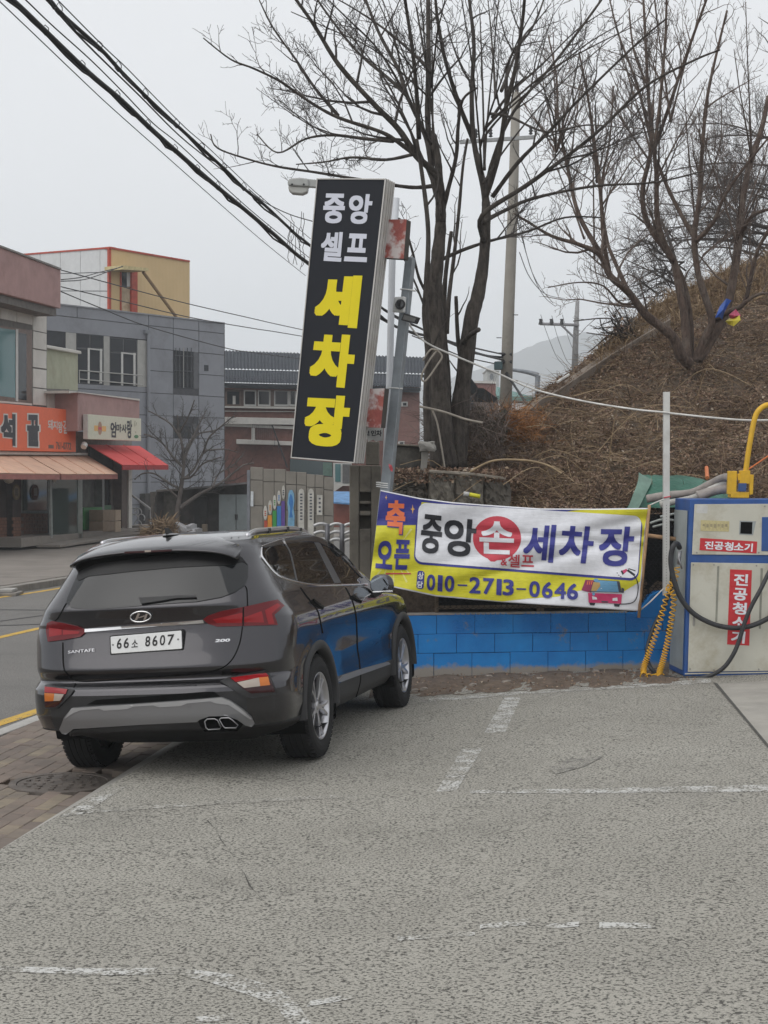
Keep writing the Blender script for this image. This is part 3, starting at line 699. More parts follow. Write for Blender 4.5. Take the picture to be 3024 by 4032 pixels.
# --- shut lines
for pts in (c1((1502, 474), (1516, 510), (1520, 622)), c1((1484, 768), (1460, 900), (1400, 1018), (1300, 1083), (1100, 1114), (700, 1145), (400, 1166), (280, 1160), (222, 1120), (186, 1060), (180, 885)), c1((205, 600), (150, 700), (120, 730))):
    ribbon(pts, 5, 0.0015, 0, blackgap, 'shut_line')
for pts, w_ in ((c3((585, 545), (640, 622), (718, 720), (745, 800), (768, 920)), 4.5), (c3((955, 545), (1008, 650), (1038, 760), (1048, 900), (1052, 1040), (1068, 1150), (1076, 1300), (1040, 1440)), 4.5)):
    ribbon(pts, w_, 0.002, 0, blackgap, 'shut_line', mirror=True)
# --- side glass and trim
sg = patch(c3((283, 228), (440, 200), (600, 172), (700, 172), (800, 200), (880, 255), (960, 332), (1040, 420), (1090, 490), (1102, 516), (900, 517), (700, 520), (560, 498), (440, 460), (370, 412), (300, 322), (275, 272)), 0.006, 0.006, cglass, 'side_window', step=9, mirror=True)
ribbon(c3((268, 218), (266, 285), (300, 336), (370, 420), (440, 468), (560, 506), (690, 527), (900, 525), (1132, 521)), 7, 0.007, 0.008, chrome, 'window_trim', mirror=True)
visor = glass_dark('visor', (0.035, 0.035, 0.037), 0.08, 0.6)
patch(c3((262, 214), (430, 160), (600, 128), (720, 145), (850, 203), (960, 300), (1092, 472), (1062, 456), (930, 312), (840, 235), (720, 180), (600, 172), (440, 198), (285, 226)), 0.012, 0.012, visor, 'window_visor', step=9, mirror=True)
ribbon(c3((262, 213), (430, 158), (600, 126), (720, 143), (850, 201)), 3, 0.014, 0.004, chrome, 'visor_trim', mirror=True)
ribbon(c3((437, 160), (458, 205)), 5, 0.016, 0.003, chrome, 'visor_trim', k=3)
pill = M_('pillar_trim', (0.03, 0.03, 0.032), 0.35)
ribbon(c3((460, 200), (502, 280), (550, 492)), 6, 0.008, 0.004, pill, 'window_pillar', mirror=True)
patch(c3((692, 182), (738, 182), (912, 510), (858, 514)), 0.009, 0.005, pill, 'window_pillar', mirror=True)
for q in (((672, 652), (690, 638), (745, 655), (775, 690), (765, 712), (735, 700), (690, 668)), ((1000, 615), (1020, 604), (1060, 615), (1085, 640), (1078, 662), (1050, 652))):
    patch(c3(*q), 0.028, 0.02, paint, 'door_handle', mirror=True, step=6)
    patch(c3(*[(x + 4, y + 16) for x, y in q]), 0.003, 0, blackgap, 'handle_recess', mirror=True, step=6)
patch(c3((880, 1318), (930, 1262), (1070, 1214), (1290, 1154), (1307, 1170), (1070, 1256), (905, 1318)), 0.018, 0.02, silver, 'side_moulding', step=8, mirror=True)
# --- wheels, arches
for sy in (-1, 1):
    for xc in (0, 2.765):
        b_ = MB(); n = 40; prof = ((0.402, -0.05), (0.405, 0.010), (0.43, 0.020), (0.468, 0.013), (0.478, -0.035))
        rows = []
        for i in range(n + 1):
            a = rad(-5 + 190 * i / n); row = []
            for r_, o_ in prof: row.append((xc + r_ * math.cos(a), sy * (0.93 + o_), 0.365 + r_ * math.sin(a)))
            rows.append(row)
        b_.v = [p for r_ in rows for p in r_]
        b_.f = [(i * 5 + j, i * 5 + j + 1, (i + 1) * 5 + j + 1, (i + 1) * 5 + j) for i in range(n) for j in range(4)]
        b_.build('wheel_arch_trim', plastic, car, local=True, smooth=True)
        b_ = MB(); M2 = Matrix.Translation((xc, sy * 0.52, 0.365)) @ Matrix.Rotation(-sy * math.pi / 2, 4, 'X')
        b_.lathe([(0.0, 0.0), (0.43, 0.0), (0.43, 0.405)], M2, 40)
        b_.v = [(x, y, max(z, 0.22)) for x, y, z in b_.v]
        b_.build('wheel_well', blackgap, car, local=True)
def wheel(loc, sy):
    M2 = Matrix.Translation(loc) @ (Matrix.Identity(4) if sy > 0 else Matrix.Rotation(math.pi, 4, 'Z')) @ Matrix.Rotation(-math.pi / 2, 4, 'X')   # +z outwards
    wr = bpy.data.objects.new('wheel', None); C.objects.link(wr); wr.parent = car; MINV[wr] = MINV[car]
    b_ = MB(); prof = [(0.232, 0.105), (0.25, 0.116), (0.285, 0.122), (0.315, 0.119), (0.340, 0.109), (0.356, 0.094)]
    tread = []
    for h0 in (0.094, 0.085, 0.055, 0.050, 0.042, 0.012, 0.007, -0.001, -0.03, -0.036, -0.044, -0.075, -0.08, -0.094):
        tread.append((0.366 if len(tread) not in (3, 6, 9, 12) else 0.357, h0))
    prof2 = prof + tread[1:] + [(r_, -h) for r_, h in prof[::-1]]
    b_.lathe(prof2, M2, 64)
    # shoulder blocks of the tread
    for i in range(64):
        a = 2 * math.pi * i / 64
        for sgn in (1, -1):
            R_ = M2 @ Matrix.Rotation(a, 4, 'Z') @ Matrix.Translation((0.3585, 0, sgn * 0.096)) @ Matrix.Rotation(sgn * rad(-22), 4, 'Y')
            b_.box((0, 0, 0), (0.011, 0.021, 0.026)); b_.v[-8:] = [tuple(R_ @ Vector(v)) for v in b_.v[-8:]]
    b_.build('tyre', rubber, wr, local=True, smooth=False)
    b_ = MB(); b_.lathe([(0.238, 0.104), (0.240, 0.110), (0.236, 0.112), (0.226, 0.106), (0.215, 0.08), (0.205, 0.02), (0.205, -0.1)], M2, 56)
    b_.build('rim', alloy, wr, local=True, smooth=True)
    b_ = MB(); b_.lathe([(0.0, 0.022), (0.204, 0.022)], M2, 40); b_.build('brake_disc', alloyd, wr, local=True)
    sp = MB(); dk = MB()
    def bar(bm_, a0, a1, w0, w1, r0, r1, h0, h1, dp, bend):
        pts = []
        for i in range(9):
            t_ = i / 8; r_ = r0 + (r1 - r0) * t_; a = a0 + (a1 - a0) * t_ + bend * math.sin(math.pi * t_); w_ = w0 + (w1 - w0) * t_; h = h0 + (h1 - h0) * t_
            c_ = Vector((r_ * math.cos(a), r_ * math.sin(a), h)); tn = Vector((-math.sin(a), math.cos(a), 0))
            pts.append([M2 @ (c_ - tn * w_), M2 @ (c_ + tn * w_), M2 @ (c_ + tn * w_ * 1.15 - Vector((0, 0, dp))), M2 @ (c_ - tn * w_ * 1.15 - Vector((0, 0, dp)))])
        for p, q in zip(pts, pts[1:]): bm_.add(p + q, [(0, 1, 5, 4), (1, 2, 6, 5), (2, 3, 7, 6), (3, 0, 4, 7)])
        bm_.add(pts[-1], [(0, 1, 2, 3)])
    for k in range(5):
        a = 2 * math.pi * k / 5 + 0.35
        bar(sp, a - 0.05, a - 0.14, 0.0085, 0.011, 0.045, 0.232, 0.088, 0.104, 0.03, 0.03)
        bar(sp, a + 0.16, a + 0.30, 0.008, 0.010, 0.045, 0.232, 0.088, 0.104, 0.03, -0.06)
        bar(dk, a + 0.06, a + 0.08, 0.016, 0.040, 0.045, 0.226, 0.066, 0.074, 0.03, -0.02)
    sp.lathe([(0.0, 0.094), (0.028, 0.094), (0.032, 0.088), (0.056, 0.086), (0.06, 0.05)], M2, 24)
    sp.build('spokes', alloy, wr, local=True, bevel=0.002)
    dk.build('spoke_pocket', alloyd, wr, local=True)
wheel((0, -0.815, 0.365), -1); wheel((2.765, -0.812, 0.362), -1); wheel((0, 0.815, 0.318), 1); wheel((2.765, 0.812, 0.335), 1)
# --- spoiler, rails, aerial, mirrors, underside
rows = []
for i in range(37):
    y = -0.60 + 1.20 * i / 36; e = abs(y / 0.60); dr = 0.045 * e ** 2.2 + 0.03 * e ** 8; fx = 0.05 * e ** 3
    rows.append([(-0.30 , y * 0.93, 1.640 - dr * 1.25), (-0.45, y * 0.96, 1.630 - dr * 1.2), (-0.60, y, 1.602 - dr), (-0.72 + fx, y, 1.572 - dr), (-0.79 + fx, y, 1.549 - dr), (-0.80 + fx, y, 1.54 - dr), (-0.79 + fx, y, 1.528 - dr), (-0.68 + fx, y, 1.515 - dr), (-0.60 + fx, y, 1.50 - dr)])
b_ = MB(); nr = 9; b_.v = [p for r in rows for p in r]
b_.f = [(i * nr + j, i * nr + j + 1, (i + 1) * nr + j + 1, (i + 1) * nr + j) for i in range(36) for j in range(nr - 1)] + [tuple(range(nr)), tuple(36 * nr + j for j in range(nr))]
spo = b_.build('spoiler', paint, car, local=True, smooth=True)
b_ = MB()
for i in range(13, 22): pass
b_.prism([(-0.803, y, 1.541 - 0.045 * abs(y / .64) ** 2.2 + dz) for y, dz in ((-0.17, 0.006), (0.17, 0.006), (0.17, -0.007), (-0.17, -0.007))], (0.012, 0, 0)); b_.build('stop_lamp', ldark, spo, local=True)
b_ = MB()
b_.prism([(-0.806, y, 1.541 + dz) for y, dz in ((-0.022, 0.006), (0.022, 0.006), (0.022, -0.007), (-0.022, -0.007))], (0.004, 0, 0)); b_.build('stop_lamp_lens', lclear, spo, local=True)
b_ = MB(); fx0 = -0.36
b_.lathe([(0.0, 0.012), (0.04, 0.010), (0.055, 0.0)], Matrix.Translation((fx0, 0, 1.640)) @ Matrix.Scale(1.5, 4, (1, 0, 0)), 20); b_.build('aerial_base', silver, car, local=True, smooth=True)
b_ = MB(); b_.prism([(fx0 + 0.07, -0.011, 1.636), (fx0 + 0.0, -0.009, 1.672), (fx0 - 0.05, -0.005, 1.692), (fx0 - 0.075, -0.005, 1.692), (fx0 - 0.07, -0.011, 1.636)], (0, 0.022, 0)); b_.build('aerial', plastic, car, local=True, bevel=0.006)
for sy in (-1, 1):
    b_ = MB(); pts = []
    for i in range(15):
        t_ = i / 14; x = -0.30 + 1.75 * t_; y = 0.545 - 0.03 * t_
        l, n, k, d_ = bvh.ray_cast(Vector((x, sy * y, 3)), Vector((0, 0, -1))); z = l.z if l else 1.58
        pts.append((x, sy * y, z - 0.006 + (0.022 if sy < 0 else 0.006) * min(1, math.sin(math.pi * t_) * 3.2)))
    b_.tube(catmull(pts, 3), 0.019, 10); rl_ = b_.build('roof_rail', silver if False else alloy, car, local=True, smooth=True)
    for k in (4, 8, 11):
        b_ = MB(); b_.box((pts[k][0], pts[k][1], pts[k][2] - 0.012), (0.06, 0.044, 0.05)); b_.build('rail_foot', plastic, rl_, local=True, bevel=0.004)
for sy in (-1, 1):
    mr = bpy.data.objects.new('door_mirror', None); C.objects.link(mr); mr.parent = car; MINV[mr] = MINV[car]
    c_ = Vector((1.78, sy * 1.0, 1.135)); b_ = MB(); rows = []
    for i in range(13):
        th = math.pi * i / 12
        for j in range(24):
            a = 2 * math.pi * j / 24; sx = math.copysign(abs(math.cos(a)) ** 0.75, math.cos(a)); sz = math.copysign(abs(math.sin(a)) ** 0.75, math.sin(a)); r_ = math.sin(th) ** 0.5
            dep = -math.cos(th); dep = dep * 0.085 if dep > 0 else dep * 0.03
            b_.v.append(tuple(c_ + Vector((dep, sx * 0.098 * r_ * (1 - 0.12 * sz), sz * 0.078 * r_))))
    b_.f = [(i * 24 + j, i * 24 + (j + 1) % 24, (i + 1) * 24 + (j + 1) % 24, (i + 1) * 24 + j) for i in range(12) for j in range(24)]
    b_.build('mirror_housing', paint, mr, local=True, smooth=True)
    mg, t, b = newmat('mirror_glass'); b.inputs['Base Color'].default_value = (0.30, 0.33, 0.36, 1); b.inputs['Metallic'].default_value = 1; b.inputs['Roughness'].default_value = 0.02
    b_ = MB(); b_.add([tuple(c_ + Vector((-0.032, sy * -0.012 + math.copysign(abs(math.cos(a)) ** 0.7, math.cos(a)) * 0.075, math.copysign(abs(math.sin(a)) ** 0.7, math.sin(a)) * 0.064))) for a in np.linspace(0, 2 * math.pi, 28, endpoint=False)], [tuple(range(28))])
    b_.build('mirror_glass', mg, mr, local=True)
    b_ = MB(); b_.tube([c_ + Vector((0.02, sy * -0.03, -0.06)), c_ + Vector((0.03, sy * -0.10, -0.10)), c_ + Vector((0.05, sy * -0.17, -0.12))], [0.035, 0.03, 0.035], 10); b_.build('mirror_stalk', plastic, mr, local=True, smooth=True)
    b_ = MB(); b_.box(c_ + Vector((-0.028, sy * 0.01, -0.066)), (0.014, 0.17, 0.014)); b_.build('mirror_trim', chrome, mr, local=True, bevel=0.003)
b_ = MB(); b_.box((1.45, 0, 0.30), (3.7, 1.2, 0.10)); b_.tube([(0, -0.7, 0.36), (0, 0.7, 0.34)], 0.04, 8); b_.tube([(-0.25, 0.62, 0.27), (-0.1, 0.1, 0.24)], 0.028, 8); b_.tube([(-0.9, -0.45, 0.36), (0.4, -0.35, 0.30)], 0.035, 8)
b_.build('underbody', blackgap, car, local=True)
# ================================================================== block wall, banner, sign, posts
WO = P(1640, 2649, 15.95); WN = Vector((0.13, -1, 0)).normalized(); WU = Vector((1, 0.13, 0)).normalized()
def wl(px, py, off=0.0): return PL(px, py, WO, WN, off)
ZB = WO.z
m, t, b = newmat('blue_paint'); co = pos(t)
bcol = mixc(t, ramp(t, noise(t, 3.5, 5, 0.6, co), [(0.3, 0), (0.7, 1)]), (0.005, 0.165, 0.50), (0.010, 0.24, 0.63))
sx = nd(t, 'ShaderNodeSeparateXYZ'); t.links.new(co, sx.inputs[0])
hz = nd(t, 'ShaderNodeMath', operation='MULTIPLY_ADD'); t.links.new(sx.outputs[2], hz.inputs[0]); hz.inputs[1].default_value = -4.2; hz.inputs[2].default_value = 0.80
a2 = nd(t, 'ShaderNodeMath', operation='ADD'); t.links.new(hz.outputs[0], a2.inputs[0]); t.links.new(noise(t, 5, 7, 0.7, co), a2.inputs[1])
mask = ramp(t, a2.outputs[0], [(0.80, 0), (1.0, 0.95)])
m2 = ramp(t, noise(t, 3.2, 9, 0.78, co), [(0.585, 0), (0.66, 0.8)])
bcol = mixc(t, mask, bcol, (0.30, 0.265, 0.215)); bcol = mixc(t, m2, bcol, (0.22, 0.21, 0.19))
t.links.new(bcol, b.inputs['Base Color']); b.inputs['Roughness'].default_value = 0.62; bump(t, b, noise(t, 60, 4, 0.6, co), 0.35, 0.01)
blue = m
wall = root('block_wall', wl(2100, 2640), 'low blue painted concrete block wall behind the dirt strip', 'wall')
def wp(u, z, off=0.0): return Vector((WO.x, WO.y, 0)) + WU * u + WN * off + Vector((0, 0, ZB + z))
rw = random.Random(4); pit = 0.396; RH = 0.195
for r_, ph in ((0, 0.177), (1, 0.015), (2, 0.206)):
    k = -3
    while True:
        u0, u1 = ph + (k - 0) * pit, ph + (k + 1) * pit; k += 1
        if u0 > 2.75: break
        if u1 < -0.7: continue
        u1 = min(u1, 2.85); o = rw.uniform(-.004, .007); g = rw.uniform(.001, .003)
        z0, z1 = r_ * RH + (0.002 if r_ else -0.25), (r_ + 1) * RH - 0.002
        b_ = MB(); dz = rw.uniform(-.002, .002)
        b_.hexa([wp(u0 + g, z1 + dz, o), wp(u1 - g, z1 + dz, o), wp(u1 - g, z0, o), wp(u0 + g, z0, o), wp(u0 + g, z1 + dz, -.15), wp(u1 - g, z1 + dz, -.15), wp(u1 - g, z0, -.15), wp(u0 + g, z0, -.15)])
        b_.build('block', blue, wall, bevel=0.005)
mort = M_('mortar', (0.012, 0.07, 0.17), 0.9, var=.5, dirt=(.08, .08, .08))
b_ = MB(); b_.hexa([wp(-.7, .583, -.007), wp(2.8, .583, -.007), wp(2.8, -.25, -.007), wp(-.7, -.25, -.007), wp(-.7, .583, -.14), wp(2.8, .583, -.14), wp(2.8, -.25, -.14), wp(-.7, -.25, -.14)]); b_.build('mortar', mort, wall)
b_ = MB(); q = [wl(x, y, 0.004) for x, y in ((2498, 2432), (2560, 2345), (2590, 2328), (2700, 2322), (2700, 2432))]; b_.prism(q, -WN * 0.15); b_.build('end_block', blue, wall, bevel=0.006)
cap_m = M_('wall_cap', (0.33, 0.30, 0.27), 0.9, bmp=0.3)
b_ = MB(); b_.hexa([wp(-.7, .600, .002), wp(2.2, .600, .002), wp(2.2, .586, .002), wp(-.7, .586, .002), wp(-.7, .600, -.15), wp(2.2, .600, -.15), wp(2.2, .586, -.15), wp(-.7, .586, -.15)]); b_.build('coping', cap_m, wall)
def hexnet(name, m, parent, org, eu, ev, W, H, s, r_, keep=None, sag=None, kind='stuff'):
    b_ = MB(); dx = s * math.sqrt(3); rr = random.Random(2); nodes = {}
    def pt(x, y):
        k = (round(x, 4), round(y, 4))
        if k not in nodes: nodes[k] = org + eu * (x + rr.uniform(-.08, .08) * s) + ev * (y + rr.uniform(-.08, .08) * s) + (WN * rr.uniform(0, 0.012))
        return nodes[k]
    j = 0; y = 0
    while y < H:
        x = (dx / 2 if j % 2 else 0)
        while x < W:
            if keep is None or keep(x, y):
                c = (x, y); a = pt(x, y + s * .5); b1 = pt(x + dx / 2, y); b2 = pt(x - dx / 2, y); a2_ = pt(x, y - s * 0.5) if False else None
                for p, q in ((a, b1), (a, b2), (a, pt(x, y + s * 1.0 + s * .0))): 
                    b_.tube([p, q], r_, 3, caps=False)
            x += dx
        y += s * 1.0 if False else s; j += 1
    return b_.build(name, m, parent, kind=kind, fix=False)
hexnet('wire_mesh', blue, wall, wp(0.40, .335, 0.004), WU, Vector((0, 0, 1)), 1.95, .25, .030, .0028, keep=lambda x, y: (y > .06 + .05 * math.sin(x * 5) and not (0.55 < x < 0.68)))
# --- rusty frame fence with black netting
rust = M_('rusty_steel', (0.13, 0.095, 0.065), 0.85, metal=0.2, var=0.4, scale=12, dirt=(0.22, 0.19, 0.14), dscale=5, bmp=0.3)
black = M_('shade_backing_black', (0.008, 0.008, 0.009), 0.9, var=0.5, scale=5, bmp=0.5, bscale=12, spec=.15)
net_m = M_('black_net', (0.010, 0.010, 0.011), 0.7, spec=.2)
fen = root('mesh_fence', wp(0.2, .6, -.05), 'low fence of rusty frames and black hexagon netting on the blue wall behind the banner', 'fence')
def fp_(u, z, off=-.08): return wp(u, z, off)
for u0, u1 in ((0.22, 1.28), (1.32, 2.30)):
    for z_ in (0.655, 1.33):
        b_ = MB(); b_.box((fp_(u0, z_) + fp_(u1, z_)) / 2, (u1 - u0, 0.035, 0.035), Matrix.Rotation(math.atan2(WU.y, WU.x), 4, 'Z')); b_.build('rail', rust, fen, bevel=0.003)
    for u in (u0, u1):
        b_ = MB(); b_.box(fp_(u, 0.98), (0.035, 0.036, 0.75), Matrix.Rotation(math.atan2(WU.y, WU.x), 4, 'Z')); b_.build('post', rust, fen, bevel=0.003)
hexnet('netting', net_m, fen, fp_(0.24, 0.64, -.06), WU, Vector((0, 0, 1)), 2.06, .72, .034, .0030)
hexnet('netting', net_m, fen, fp_(2.28, 0.62, -.05), WU, Vector((0, 0, 1)), 0.50, 1.02, .030, .0034)
b_ = MB(); q = []
for i in range(25):
    for j in range(10):
        q.append(tuple(wp(0.24 + 2.54 * i / 24, 0.60 + (0.70 if i < 20 else 1.0) * j / 9, -0.16 - 0.05 * math.sin(i * 1.7) * math.sin(j * 1.1) - .03 * math.sin(j * 2.2 + i))))
b_.v = q; b_.f = [(i * 10 + j, i * 10 + j + 1, (i + 1) * 10 + j + 1, (i + 1) * 10 + j) for i in range(24) for j in range(9)]
b_.build('shade_backing', black, fen, smooth=True)  # sheet added for the dark of shadowed hillside and soil behind the net

# --- banner
m, t, b = newmat('banner_cloth'); b.inputs['Roughness'].default_value = 0.55; b.inputs['Base Color'].default_value = (0.72, 0.73, 0.77, 1); cloth_w = m
bump(t, b, noise(t, 9, 4, 0.6, pos(t, (1, 1, 3))), 0.25, 0.02)
def ink(name, c, r=0.5):
    m, t, b = newmat(name); b.inputs['Roughness'].default_value = r
    n = noise(t, 14, 3, 0.6, pos(t)); t.links.new(ramp(t, n, [(0.3, tuple(k * .92 for k in c)), (0.7, tuple(min(1, k * 1.06) for k in c))]), b.inputs['Base Color'])
    bump(t, b, noise(t, 9, 4, 0.6, pos(t, (1, 1, 3))), 0.25, 0.02); return m
i_blue, i_yel, i_red, i_blk, i_org, i_wht = ink('print_blue', (0.032, 0.036, 0.24)), ink('print_yellow', (0.66, 0.62, 0.03)), ink('print_red', (0.52, 0.045, 0.07)), ink('print_black', (0.012, 0.013, 0.02)), ink('print_orange', (0.75, 0.17, 0.06)), ink('print_white', (0.72, 0.73, 0.77))
i_lyel, i_gold, i_sky, i_pink, i_mar, i_tan, i_gray = ink('print_pale_yellow', (0.72, 0.70, 0.22)), ink('print_gold', (0.72, 0.42, 0.12)), ink('print_light_blue', (0.13, 0.32, 0.50)), ink('print_pink', (0.55, 0.04, 0.14)), ink('print_maroon', (0.25, 0.02, 0.08)), ink('print_tan', (0.45, 0.30, 0.11)), ink('print_gray', (0.055, 0.06, 0.08))
d4 = lambda *p: [(1400 + x * .7233, 1850 + y * .7233) for x, y in p]
def BD(px, py):
    u = (px - 1460) / 1090.0; v = (py - 1930) / 420.0
    d = 15.62 + 0.12 * u - 0.05 * math.sin(math.pi * min(1, max(0, u)))
    d += 0.012 * math.sin((px * 0.35 + py) * 0.021 + 1.0) + 0.014 * math.sin((px - 2.2 * py) * 0.0105) + 0.008 * math.sin((px * .6 + 1.6 * py) * .03 + 2)
    d += 0.011 * math.exp(-((px - 1718 + 0.04 * (py - 2100)) / 16) ** 2) * (0.6 + 0.4 * math.sin(py * .07))
    for c, k, w_ in ((2098, 0.10, 15), (2160, -0.22, 20), (2245, -0.26, 16)):
        d += 0.021 * math.exp(-((py - c - k * (px - 2000)) / w_) ** 2) * (0.3 + 0.7 / (1 + math.exp((1850 - px) / 25)))
    e = max(0, (px - 2430) / 110); d += 0.010 * e * math.sin(py * 0.09) * math.exp(-((px - 2490) / 55) ** 2)
    e = max(0, 1 - (px - 1460) / 90); d += 0.012 * e * math.sin(py * 0.05 + px * .05)
    return d
def bf(px, py, off=0.0): return P(px, py, BD(px, py) - off)
topk = [(1499, 1929), (1653, 1961), (1780, 1977), (1906, 1987), (2123, 2002), (2340, 2003), (2551, 2000)]
botk = [(1456, 2292), (1516, 2306), (1718, 2349), (1979, 2371), (2268, 2389), (2420, 2400), (2514, 2406)]
tx_ = [p[0] for p in topk]; bx_ = [p[0] for p in botk]
def bquad(u, v):
    i = u * 6; k = min(5, int(i)); f_ = i - k
    tx, ty = topk[k][0] + (topk[k + 1][0] - topk[k][0]) * f_, topk[k][1] + (topk[k + 1][1] - topk[k][1]) * f_
    lx, ly = botk[k][0] + (botk[k + 1][0] - botk[k][0]) * f_, botk[k][1] + (botk[k + 1][1] - botk[k][1]) * f_
    return tx + (lx - tx) * v, ty + (ly - ty) * v
ban = root('banner', bf(2000, 2390), 'wide printed cloth banner in white yellow and blue hung in front of the block wall', 'banner')
b_ = MB(); NU, NV = 170, 60
for i in range(NU + 1):
    for j in range(NV + 1): b_.v.append(tuple(bf(*bquad(i / NU, j / NV))))
b_.f = [(i * (NV + 1) + j, i * (NV + 1) + j + 1, (i + 1) * (NV + 1) + j + 1, (i + 1) * (NV + 1) + j) for i in range(NU) for j in range(NV)]
clo = b_.build('cloth', cloth_w, ban, smooth=True)
so = clo.modifiers.new('thickness', 'SOLIDIFY'); so.thickness = 0.002; so.offset = 0
def bp(pts, m, name='print', lay=1): return poly_on(pts, bf, 0.003 + 0.002 * lay, m, ban, name, step=9)
def btxt(s_, q, m, bold=0.03, lay=3): return text_on(s_, q, bf, 0.005 + 0.002 * lay, m, ban, 'lettering', bold, cuts=(max(2, int((q[1][0] - q[0][0]) / 9)), max(2, int((q[3][1] - q[0][1]) / 9))), n=16, dz=0.00012)
def lerp_edge(tab, x):
    for a, c in zip(tab, tab[1:]):
        if a[0] <= x <= c[0]: return a[1] + (c[1] - a[1]) * (x - a[0]) / (c[0] - a[0])
    return tab[-1][1] if x > tab[-1][0] else tab[0][1]
# yellow ground, then the blue field, then the white panel
yb = [bquad(i / 24, 0.012) for i in range(25)] + [bquad(1 - i / 24, (0.985 if (1 - i / 24) < 0.50 else (0.985 - 0.0 if False else 0.985))) for i in range(25)]
yl = [bquad(i / 24, 0.012) for i in range(25)] + [bquad(0.995, v) for v in (0.2, 0.4, 0.6, 0.715)] + d4((1450, 668), (1390, 640), (1200, 660), (1100, 690), (945, 700), (800, 716)) + [bquad(1 - i / 24, 0.985) for i in range(15, 25)]
bp(yl, i_yel, lay=0)
bp([bquad(i / 24, 0.0125) for i in range(20)] + d4((1180, 222), (1100, 236), (900, 232), (600, 200), (360, 175), (330, 300)) + [bquad(0.0, v) for v in (0.385, 0.3, 0.2, 0.1)], i_blue, lay=1)
wq = d4((345, 178), (1558, 252), (1535, 592), (322, 500))
bp(rrect(d4((335, 182), (1565, 262), (1538, 606), (316, 512)), 0.14), i_blue, lay=2)
wtop = d4((700, 200), (950, 224), (1200, 236))
def panel():
    q = rrect(wq, 0.13, 6); out = []
    return q
bp(panel(), i_wht, lay=3)
d5 = lambda *p: [(1400 + x * .3617, 1880 + y * .3617) for x, y in p]
d6 = lambda *p: [(2000 + x * .3617, 1950 + y * .3617) for x, y in p]
# light rays round the left words
for k in range(26):
    a = 2 * math.pi * k / 26 + 0.1; c_ = (1548, 2180); r0, r1 = (60 + 12 * (k % 2)), 98 + 14 * ((k * 7) % 3)
    p = [(c_[0] + r0 * math.cos(a - .02), c_[1] + r0 * math.sin(a - .02) * 1.15), (c_[0] + r1 * math.cos(a - .035), c_[1] + r1 * math.sin(a - .035) * 1.15), (c_[0] + r1 * math.cos(a + .035), c_[1] + r1 * math.sin(a + .035) * 1.15), (c_[0] + r0 * math.cos(a + .02), c_[1] + r0 * math.sin(a + .02) * 1.15)]
    if all(1478 < x < 1632 and 2078 < y < 2320 for x, y in p) : poly_on(p, bf, 0.0065, i_lyel, ban, 'print', step=9)
btxt('축', d5((345, 257), (560, 264), (540, 634), (314, 614)), i_blue, 0.045, 3); btxt('축', d5((340, 245), (553, 252), (530, 622), (318, 604)), i_org, 0.035, 4)
btxt('오', d5((238, 690), (412, 690), (396, 1005), (215, 985)), i_blue, 0.035); btxt('픈', d5((432, 675), (606, 682), (575, 1003), (412, 1003)), i_blue, 0.035)
bp(d5((330, 1040), (602, 1040), (602, 1053), (330, 1056)), i_red, lay=3)
for x, y, s_ in ((333, 218, 22), (622, 345, 40)):
    bp(d5(*[(x + (s_ if k % 2 == 0 else s_ * .25) * (0.62 if k % 4 == 0 else 1) * math.cos(math.pi * k / 4), y + (s_ * 1.35 if k % 2 == 0 else s_ * .3) * math.sin(math.pi * k / 4)) for k in range(8)]), i_gold, lay=3)
btxt('중', d5((738, 395), (955, 420), (925, 838), (688, 815)), i_blk, 0.024, 5); btxt('앙', d5((968, 432), (1328, 462), (1290, 870), (962, 850)), i_blk, 0.026, 5)
bp(ell(*d4((770, 372))[0], 95, 87, 40) , i_red, lay=4)
bp(d4((672, 440), (735, 498), (756, 500), (830, 460), (880, 430)), i_red, lay=4)
btxt('손', d4((672, 276), (868, 285), (858, 462), (676, 455)), i_wht, 0.026, 5)
btxt('&', d4((792, 478), (826, 479), (825, 522), (790, 520)), i_red, 0.01, 5); btxt('셀', d4((833, 460), (896, 462), (893, 533), (831, 528)), i_red, 0.015, 5); btxt('프', d4((904, 463), (972, 466), (971, 528), (902, 526)), i_red, 0.015, 5)
btxt('세', d6((195, 318), (530, 322), (490, 735), (155, 715)), i_blue, 0.028, 5); btxt('차', d6((590, 318), (955, 345), (905, 748), (542, 725)), i_blue, 0.028, 5); btxt('장', d6((1005, 338), (1388, 342), (1340, 778), (978, 768)), i_blue, 0.028, 5)
bp(rrect(d4((338, 548), (376, 552), (370, 650), (330, 646)), 0.14), i_blue, lay=3)
btxt('상', d4((342, 556), (372, 559), (369, 597), (338, 594)), i_wht, 0.02, 5); btxt('담', d4((338, 605), (368, 608), (364, 644), (334, 641)), i_wht, 0.02, 5)
x_ = (386, 446, 484, 556, 618, 692, 766, 800, 876, 944, 1014, 1082, 1150); w_ = (46, 26, 52, 52, 62, 60, 28, 60, 52, 58, 58, 62, 60)
for s_, x, wd in zip('010-2713-0646', x_, w_):
    yt = 568 + (x - 386) * 0.0645; h = 88
    if s_ == '-': bp(d4((x, yt + h * .5), (x + wd, yt + h * .52), (x + wd, yt + h * .62), (x, yt + h * .60)), i_blue, lay=3); continue
    btxt(s_, d4((x + 3, yt), (x + wd + 3, yt + 3), (x + wd, yt + h + 3), (x, yt + h)), i_blue, 0.022, 3)
